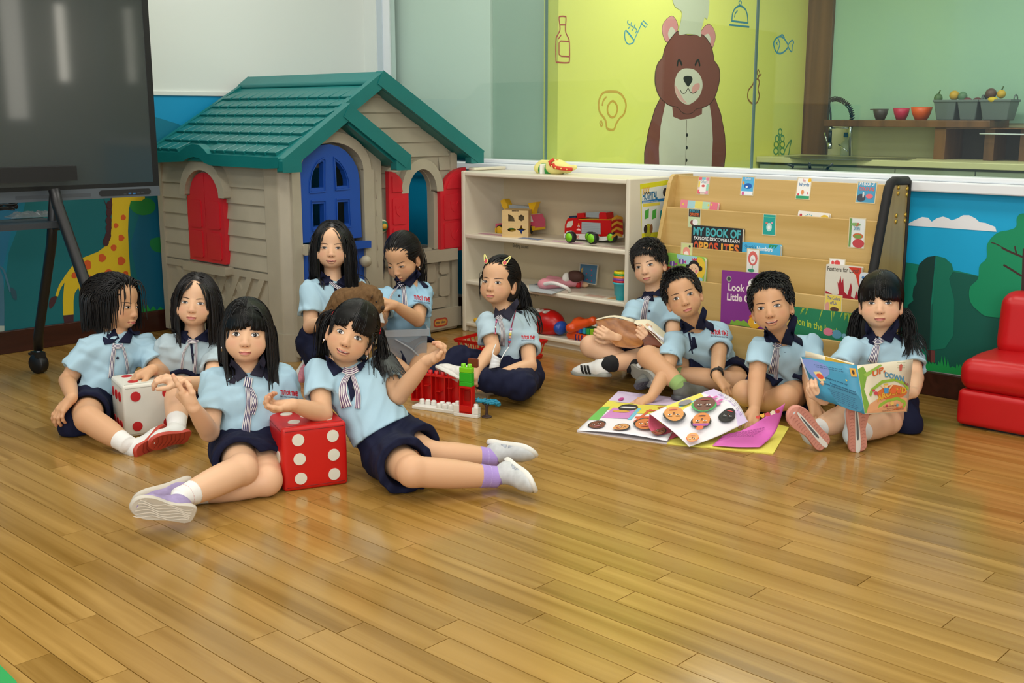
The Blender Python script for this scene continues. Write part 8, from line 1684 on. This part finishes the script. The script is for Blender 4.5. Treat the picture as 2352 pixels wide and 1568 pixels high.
it += [(circ(.86, .5, .06, .09, 10), '#8a8486'), ([(.55, .72), (.8, .74), (.8, .79), (.55, .77)], '#d86ab0'), ([(.6, .66), (.64, .66), (.64, .84), (.6, .84)], '#d86ab0'), ([(.7, .66), (.74, .66), (.74, .84), (.7, .84)], '#d86ab0')]
it += facepic(.3, .74, .12, '#231f20', '#131213', 2.4, '#d84a4a') + facepic(.42, .42, .14, '#d8843c', '#221a18', 2.2, '#5a2a2a', '#a04aa0') + facepic(.66, .62, .15, '#6e4230', '#3aa24e', 2.3) + facepic(.72, .22, .15, '#d89248', '#2a211e', 2.2) + facepic(.13, .12, .12, '#e0a060', '#d86a34', 2.2, '#e88ac8') + [(circ(.26, .3, .04, .05, 12), '#e0683c')]
draw(f, it, 'page_picture', BB)
# its underside tube with the yellow and rose print
G = coons([T(1492, 950, 4.056), T(1492, 985, 4.03), T(1530, 1014, 4.0)], [T(1530, 1014, 4.0), T(1548, 1005, 4.02), T(1566, 1000, 4.04)], [T(1505, 950, 4.1), T(1530, 975, 4.09), T(1566, 1000, 4.04)], [T(1492, 950, 4.056), T(1497, 948, 4.08), T(1505, 950, 4.1)], 10)
sheet('page_underside', BB, G, mat('page_rose', '#c8546e', .6))
G = coons([T(1505, 953, 4.09), T(1525, 985, 4.07), T(1560, 1003, 4.04)], [T(1560, 1003, 4.04), T(1562, 1001, 4.05), T(1566, 998, 4.06)], [T(1520, 945, 4.13), T(1545, 970, 4.1), T(1566, 998, 4.06)], [T(1505, 953, 4.09), T(1512, 948, 4.11), T(1520, 945, 4.13)], 10)
sheet('page_underside', BB, G, mat('page_ochre', '#c8922c', .6)); f = surf(G); draw(f, [(circ(.3 + .15 * k, .5, .06, .25, 8), c) for k, c in enumerate(('#6a3a5a', '#4a6a3a', '#2a3a6a', '#8a3a3a'))], 'page_print', BB)
# pumpkin book held by the girl on the right: cover outside faces the camera
PB = empty('held_picture_book', T(1975, 890, 3.85), 'open picture book with pumpkins, blue back cover, held upright by the person at right', 'book')
sp0, sp1 = T(1968, 839, 3.80), T(1986, 951, 3.76)
def quad_frame(o, a, c): u = nrm(a - o); v = c - o; v = nrm(v - u * (v @ u)); n = np.cross(u, v); return (o, u, v, n if n @ (EYE - o) > 0 else -n)
def bil(A, Bq, C, D):
    def f(u, v, off=0.):
        p = A * (1 - u) * (1 - v) + Bq * u * (1 - v) + C * u * v + D * (1 - u) * v; n = nrm(np.cross(Bq - A, D - A)); n = n if n @ (EYE - p) > 0 else -n; return p + n * off
    return f
fr_c = [T(1968, 839, 3.80), T(2097, 825, 3.90), T(2083, 946, 3.86), T(1986, 951, 3.76)]; bk_c = [T(1841, 819, 3.93), T(1968, 839, 3.80), T(1986, 951, 3.76), T(1874, 913, 3.88)]
for nm, Q, c in (('front_cover', fr_c, '#dccfb4'), ('back_cover', bk_c, '#3f8fb0')):
    f = bil(*Q); G = [[f(u, v) for u in np.linspace(0, 1, 5)] for v in np.linspace(0, 1, 5)]; o = sheet(nm, PB, G, pm(c, .4), .0016)
    b = B()
    def put(pts, col, i): P = [f(u, v, .0013 + .0002 * i) for u, v in pts]; b.add(P, [tuple(range(len(P)))], col)
    def ptext(st, u, v, w_, h_, col, i, slope=0, bold=.02, arc=0):
        vs, fs = textmesh(st, bold); vs = vs - vs.min(0); X = vs[:, 0] / vs[:, 0].max(); Yt = vs[:, 1]; b.add([f(u + w_ * x, v + slope * x * w_ - h_ * y / .72 + arc * (x - .5) ** 2, .0013 + .0002 * i) for x, y in zip(X, Yt)], fs, col)
    if nm == 'front_cover':
        put([(.04, .86), (.3, .72), (.7, .68), (.97, .74), (.97, .985), (.04, .985)], '#d99a6a', 0); put(smooth_curve([(.3, .62), (.45, .5), (.65, .46), (.85, .52), (.95, .64), (.8, .72), (.5, .74)]), '#cf6a2c', 1); put(smooth_curve([(.36, .9), (.5, .76), (.7, .72), (.9, .78), (.92, .9), (.7, .95)]), '#d4723c', 2)
        put([(.0, .08), (.1, .03), (.16, .2), (.06, .5), (.12, .8), (.04, .98), (.0, .98)], '#7aa33a', 3); put([(.08, .2), (.4, .03), (.44, .05), (.14, .26)], '#94b44a', 4); put([(.14, .62), (.2, .5), (.42, .35), (.7, .34), (.9, .44), (.98, .56), (.95, .58), (.86, .48), (.68, .39), (.44, .41), (.24, .54), (.18, .66)], '#8fae34', 5); put([(.3, .9), (.34, .82), (.5, .74), (.74, .7), (.92, .78), (.96, .86), (.9, .92), (.86, .9), (.9, .84), (.74, .76), (.52, .79), (.38, .87)], '#8fae34', 6)
        ptext('UP,', .25, .29, .24, .11, '#c8622c', 7, -.35, .04); ptext('DOWN,', .48, .31, .4, .1, '#4a86a4', 8, .35, .03); ptext('AND', .86, .46, .1, .05, '#8a3040', 9, .6, .02); ptext('AROUND', .3, .74, .62, .115, '#d8a02c', 10, -.22, .04, .18)
        put(circ(.5, .47, .04, .04, 12), '#e8c08a', 11); put(circ(.5, .44, .045, .02, 10), '#d8b23c', 12); put([(.45, .51), (.55, .51), (.54, .62), (.46, .62)], '#4a8ab8', 13); put([(.45, .52), (.38, .46), (.4, .44), (.47, .5)], '#e8c08a', 14); put([(.55, .52), (.62, .44), (.64, .46), (.56, .55)], '#e8c08a', 15)
        for u, v, r_, c2_ in ((.64, .58, .07, '#d8622a'), (.76, .6, .05, '#d8622a'), (.28, .6, .04, '#c8404a'), (.24, .54, .03, '#c8404a'), (.62, .82, .045, '#e0b45a'), (.5, .86, .03, '#c83c4a'), (.74, .86, .03, '#6aa0a0')): put(circ(u, v, r_, r_ * .9, 10), c2_, 16)
        put([(.74, .1), (.77, .06), (.8, .1), (.79, .2), (.75, .2)], '#c05a4a', 17)
        for a in (-.05, 0, .05): put([(.7, .08 + a), (.85, .1 + a), (.85, .106 + a), (.7, .086 + a)], '#7a8a4a', 17)
        ptext('Katherine Ayres', .42, .9, .3, .03, '#6a4a34', 18, -.05, .0); ptext('illustrated by', .5, .94, .26, .025, '#6a4a34', 18, -.05, 0); ptext('Nadine Bernard Westcott', .38, .975, .52, .028, '#6a4a34', 18, -.05, 0)
    else:
        put(smooth_curve([(.02, .05), (.4, .1), (.45, .3), (.2, .5), (.05, .4)]), '#7a8cc8', 0); put(smooth_curve([(.4, .6), (.9, .6), (.95, .95), (.5, .98)]), '#3a7f9c', 1); put([(.14, .33), (.28, .29), (.35, .48), (.22, .53)], '#d8c88a', 2); put(circ(.25, .41, .07, .065, 12), '#cf4a2c', 3)
        for i, (st, u, v, w_) in enumerate((('peppers grow up', .36, .44, .4), ('Potatoes grow down', .42, .55, .48), ('Pumpkins vine around and around', .22, .58, .68))): ptext(st, u, v, w_, .04, '#1d4a6a', 4, .12, .02)
        for r0_, v0, n_ in ((.2, .14, 2), (.34, .66, 6)):
            for r in range(n_):
                u = r0_ + .025 * r; rg = random.Random(r + int(v0 * 9))
                while u < r0_ + .52: w_ = rg.uniform(.02, .06); v = v0 + .045 * r + .12 * (u - r0_) * (n_ > 2); put([(u, v), (u + w_, v), (u + w_, v + .012), (u, v + .012)], '#2f5f80', 5); u += w_ + .015
        put([(.86, .08), (.97, .07), (.98, .24), (.87, .26)], '#dba23c', 6); put(circ(.92, .16, .025, .05, 9), '#3a2a1c', 7); put([(.74, .36), (.76, .34), (.78, .37), (.76, .39)], '#d8b84a', 6)
    b.build('cover_print', o)
for k, (dt, m_) in enumerate(((.006, paper), (.010, paper))):
    for Q, sg in ((fr_c, 1), (bk_c, -1)):
        c = [p + FWD * dt + (0 if i in ((0, 3) if sg > 0 else (1, 2)) else FWD * .012 * (k + 1)) for i, p in enumerate(Q)]; f = bil(*c); sheet('page', PB, [[f(u, v) for u in (.02, .5, .98)] for v in (.01, .5, .985)], m_, .003)
c = [T(1850, 806, 4.0), T(1962, 834, 3.84), T(1962, 850, 3.84), T(1850, 822, 3.99)]; f = bil(*c); o = sheet('page', PB, [[f(u, v) for u in (0, .5, 1)] for v in (0, 1)], mat('page_cream', '#e6dcc0', .6), .001); b = B(); P = [f(u, v, .001) for u, v in ((.42, .05), (.95, .25), (.95, .9), (.42, .7))]; b.add(P, [(0, 1, 2, 3)], '#c8a02c'); b.build('page_print', o)
# brown magazine read by the boy at the shelf
MG = empty('magazine', T(1450, 770, 4.75), 'open magazine with a brown wood-print cover in the hands of the person by the shelf', 'magazine'); wb = wood('magazine_brown', '#7a4514', '#a5682c', .35, 2, 0)
G = coons([T(1415, 795, 4.66), T(1450, 800, 4.66), T(1473, 795, 4.66)], [T(1473, 795, 4.66), T(1480, 775, 4.7), T(1456, 742, 4.72)], [T(1367, 737, 4.72), T(1410, 730, 4.74), T(1456, 742, 4.72)], [T(1415, 795, 4.66), T(1388, 770, 4.69), T(1367, 737, 4.72)], 12); sheet('front_cover', MG, G, wb, .0012)
G = coons([T(1456, 742, 4.72), T(1490, 760, 4.68), T(1527, 798, 4.62)], [T(1527, 798, 4.62), T(1532, 782, 4.68), T(1530, 765, 4.74)], [T(1458, 736, 4.75), T(1492, 735, 4.76), T(1530, 765, 4.74)], [T(1456, 742, 4.72), T(1457, 739, 4.73), T(1458, 736, 4.75)], 12); sheet('page', MG, G, mat('page_cream', '#e6dcc0', .6), .0012)
G = coons([T(1478, 797, 4.67), T(1500, 795, 4.66), T(1527, 800, 4.63)], [T(1527, 800, 4.63), T(1508, 770, 4.66), T(1480, 752, 4.69)], [T(1456, 744, 4.73), T(1468, 745, 4.71), T(1480, 752, 4.69)], [T(1478, 797, 4.67), T(1472, 770, 4.7), T(1456, 744, 4.73)], 10); sheet('back_cover', MG, G, wood('magazine_dark', '#4a2210', '#7a3c1c', .35, 2, 0), .0012)
G = coons([T(1368, 735, 4.73), T(1410, 728, 4.75), T(1456, 740, 4.73)], [T(1456, 740, 4.73), T(1457, 737, 4.75), T(1458, 734, 4.77)], [T(1372, 732, 4.78), T(1412, 724, 4.8), T(1458, 734, 4.77)], [T(1368, 735, 4.73), T(1370, 733, 4.75), T(1372, 732, 4.78)], 8); sheet('page', MG, G, MATS['page_cream'], .002)
for k in range(3): G = coons([T(1484 + 5 * k, 752 - 2 * k, 4.7), T(1502, 768 - 2 * k, 4.675), T(1527 + k, 792 - 3 * k, 4.64)], [T(1527 + k, 792 - 3 * k, 4.64), T(1528 + k, 789 - 3 * k, 4.65), T(1530, 786 - 3 * k, 4.66)], [T(1486 + 5 * k, 749 - 2 * k, 4.72), T(1504, 765 - 2 * k, 4.69), T(1530, 786 - 3 * k, 4.66)], [T(1484 + 5 * k, 752 - 2 * k, 4.7), T(1485, 750, 4.71), T(1486 + 5 * k, 749 - 2 * k, 4.72)], 6); sheet('page', MG, G, paper, .001)
# brown plush held by the kneeling girl
fur = mat('plush_brown', '#71563a', .95, bump=.9, bscale=420, vary=.18, vscale=60, spec=.1)
s = S(); D = 4.62
s.ell(T(846, 688, D), (.062, .06, .058), .02); s.limb(T(838, 690, D), T(790, 695, D + .02), .055, .058, .03); s.limb(T(800, 695, D + .02), T(750, 730, D + .02), .05, .03, .03); s.ell(T(864, 706, D - .02), (.03, .034, .026), .02); s.limb(T(745, 738, D), T(740, 750, D), .028, .026, .02)
s.ell(T(851, 680, D - .06), (.016, .01, .016), .008); s.ell(T(832, 653, D + .01), (.02, .014, .012), .008); s.limb(T(825, 722, D), T(845, 745, D - .03), .028, .022, .02); s.wrinkle(.0022, .02, 4)
pb = soft('plush_bear', s, fur, None, .0042, label='brown plush animal held between the two people by the playhouse', cat='soft toy')
b = B(); b.ell(T(853, 681, D - .068), (.009, .006, .009), mat('ear_dark', '#3b2a1c', .9)); b.build('ear_inside', pb); b = B(); b.ell(T(876, 706, D - .03), (.014, .012, .011), MATS['ear_dark']); b.build('nose', pb); b = B(); b.ell(T(864, 693, D - .05), (.005, .004, .005), '#120c0a'); b.build('eye', pb)
# face masks
mk = mat('mask_white', '#d9dbdd', .8, bump=.1, bscale=300)
def mask(name, pts, t, label, loops, parent=None):
    e = empty(name, T(*pts[0], t), label, 'face mask'); A, Bq, C, Dq = [T(x, y, t + dz) for (x, y), dz in zip(pts, (0, .0, -.012, -.01))]; G = []
    for v in np.linspace(0, 1, 10):
        G.append([A * (1 - u) * (1 - v) + Bq * u * (1 - v) + C * u * v + Dq * (1 - u) * v - FWD * (.014 * math.sin(u * PI) + .002 * math.sin(v * 19)) for u in np.linspace(0, 1, 9)])
    sheet('cloth', e, G, mk, .0012)
    for lp in loops: b = B(); b.tube(smooth_curve([tuple(T(x, y, t + dz)) for x, y, dz in lp], False), .0022, mk, 6); b.build('ear_loop', e)
    return e
m1 = mask('face_mask', [(866, 716), (872, 700), (884, 742), (865, 738)], 4.66, 'white face mask dangling below the brown plush muzzle', [[(872, 702, 0), (878, 692, .01), (876, 688, .02)], [(866, 716, 0), (858, 706, -.01), (852, 712, -.01)]])
m2 = mask('face_mask', [(1131, 812), (1151, 824), (1147, 842), (1123, 846)], 4.42, 'white face mask hanging from a bead lanyard over the person in long trousers', [[(1131, 813, 0), (1134, 802, .02), (1139, 790, .04)], [(1150, 826, 0), (1158, 812, .03), (1168, 797, .06)]])
c = K7['_']['shirt']; Pq, ok = castN(c, smooth_curve([(1190, 690), (1186, 708), (1180, 730), (1175, 750), (1172, 768), (1170, 785), (1168, 797)], False, 3), 4.72); b = B(); b.tube([p - nrm(FWD) * .006 for p in Pq], .0022, mat('cord_magenta', '#8a2448', .7), 6); b.build('cord', m2)
for k in range(6): b = B(); b.ell(Pq[-4 - k if 4 + k < len(Pq) else 0] * 1.0 - FWD * .009, V(1, 1, 1) * .006, ('#c84a60', '#7a9ac8', '#e8b0a8', '#e4cf5c', '#e8e4da', '#c890b8')[k]); b.build('bead', m2)
Pq, ok = castN(c, smooth_curve([(1142, 730), (1139, 745), (1138, 765), (1138, 780), (1139, 790)], False, 3), 4.66); b = B(); b.tube([p - FWD * .006 for p in Pq], .0022, MATS['cord_magenta'], 6); b.build('cord', m2)
for k in range(5): b = B(); b.ell(Pq[2 + 2 * k] - FWD * .008, V(1, 1, 1) * .0045, ('#d87aa8', '#e8e4da', '#c86a80', '#7ab0d0', '#a84a50')[k]); b.build('bead', m2)
# a small silver bead held up by the reclining girl; green corner of a mat at the near left
b = B(); b.ell(T(1003, 819, 3.535), (.006, .005, .005), 'aluminium'); b.build('silver_bead', None, label='tiny silver bead pinched by the reclining person', cat='bead')
b = B(); q = [Z(-120, 1480), Z(0, 1537), Z(38, 1575), Z(60, 1620), Z(-120, 1650)]; b.prism([(p[0], p[1]) for p in q][::-1] if 0 else [(p[0], p[1]) for p in q], W0, .0005, .012, mat('mat_green', '#1f9a4c', .6)); b.build('play_mat', None, .003, label='green corner of a play mat at the bottom left of the picture', cat='mat')
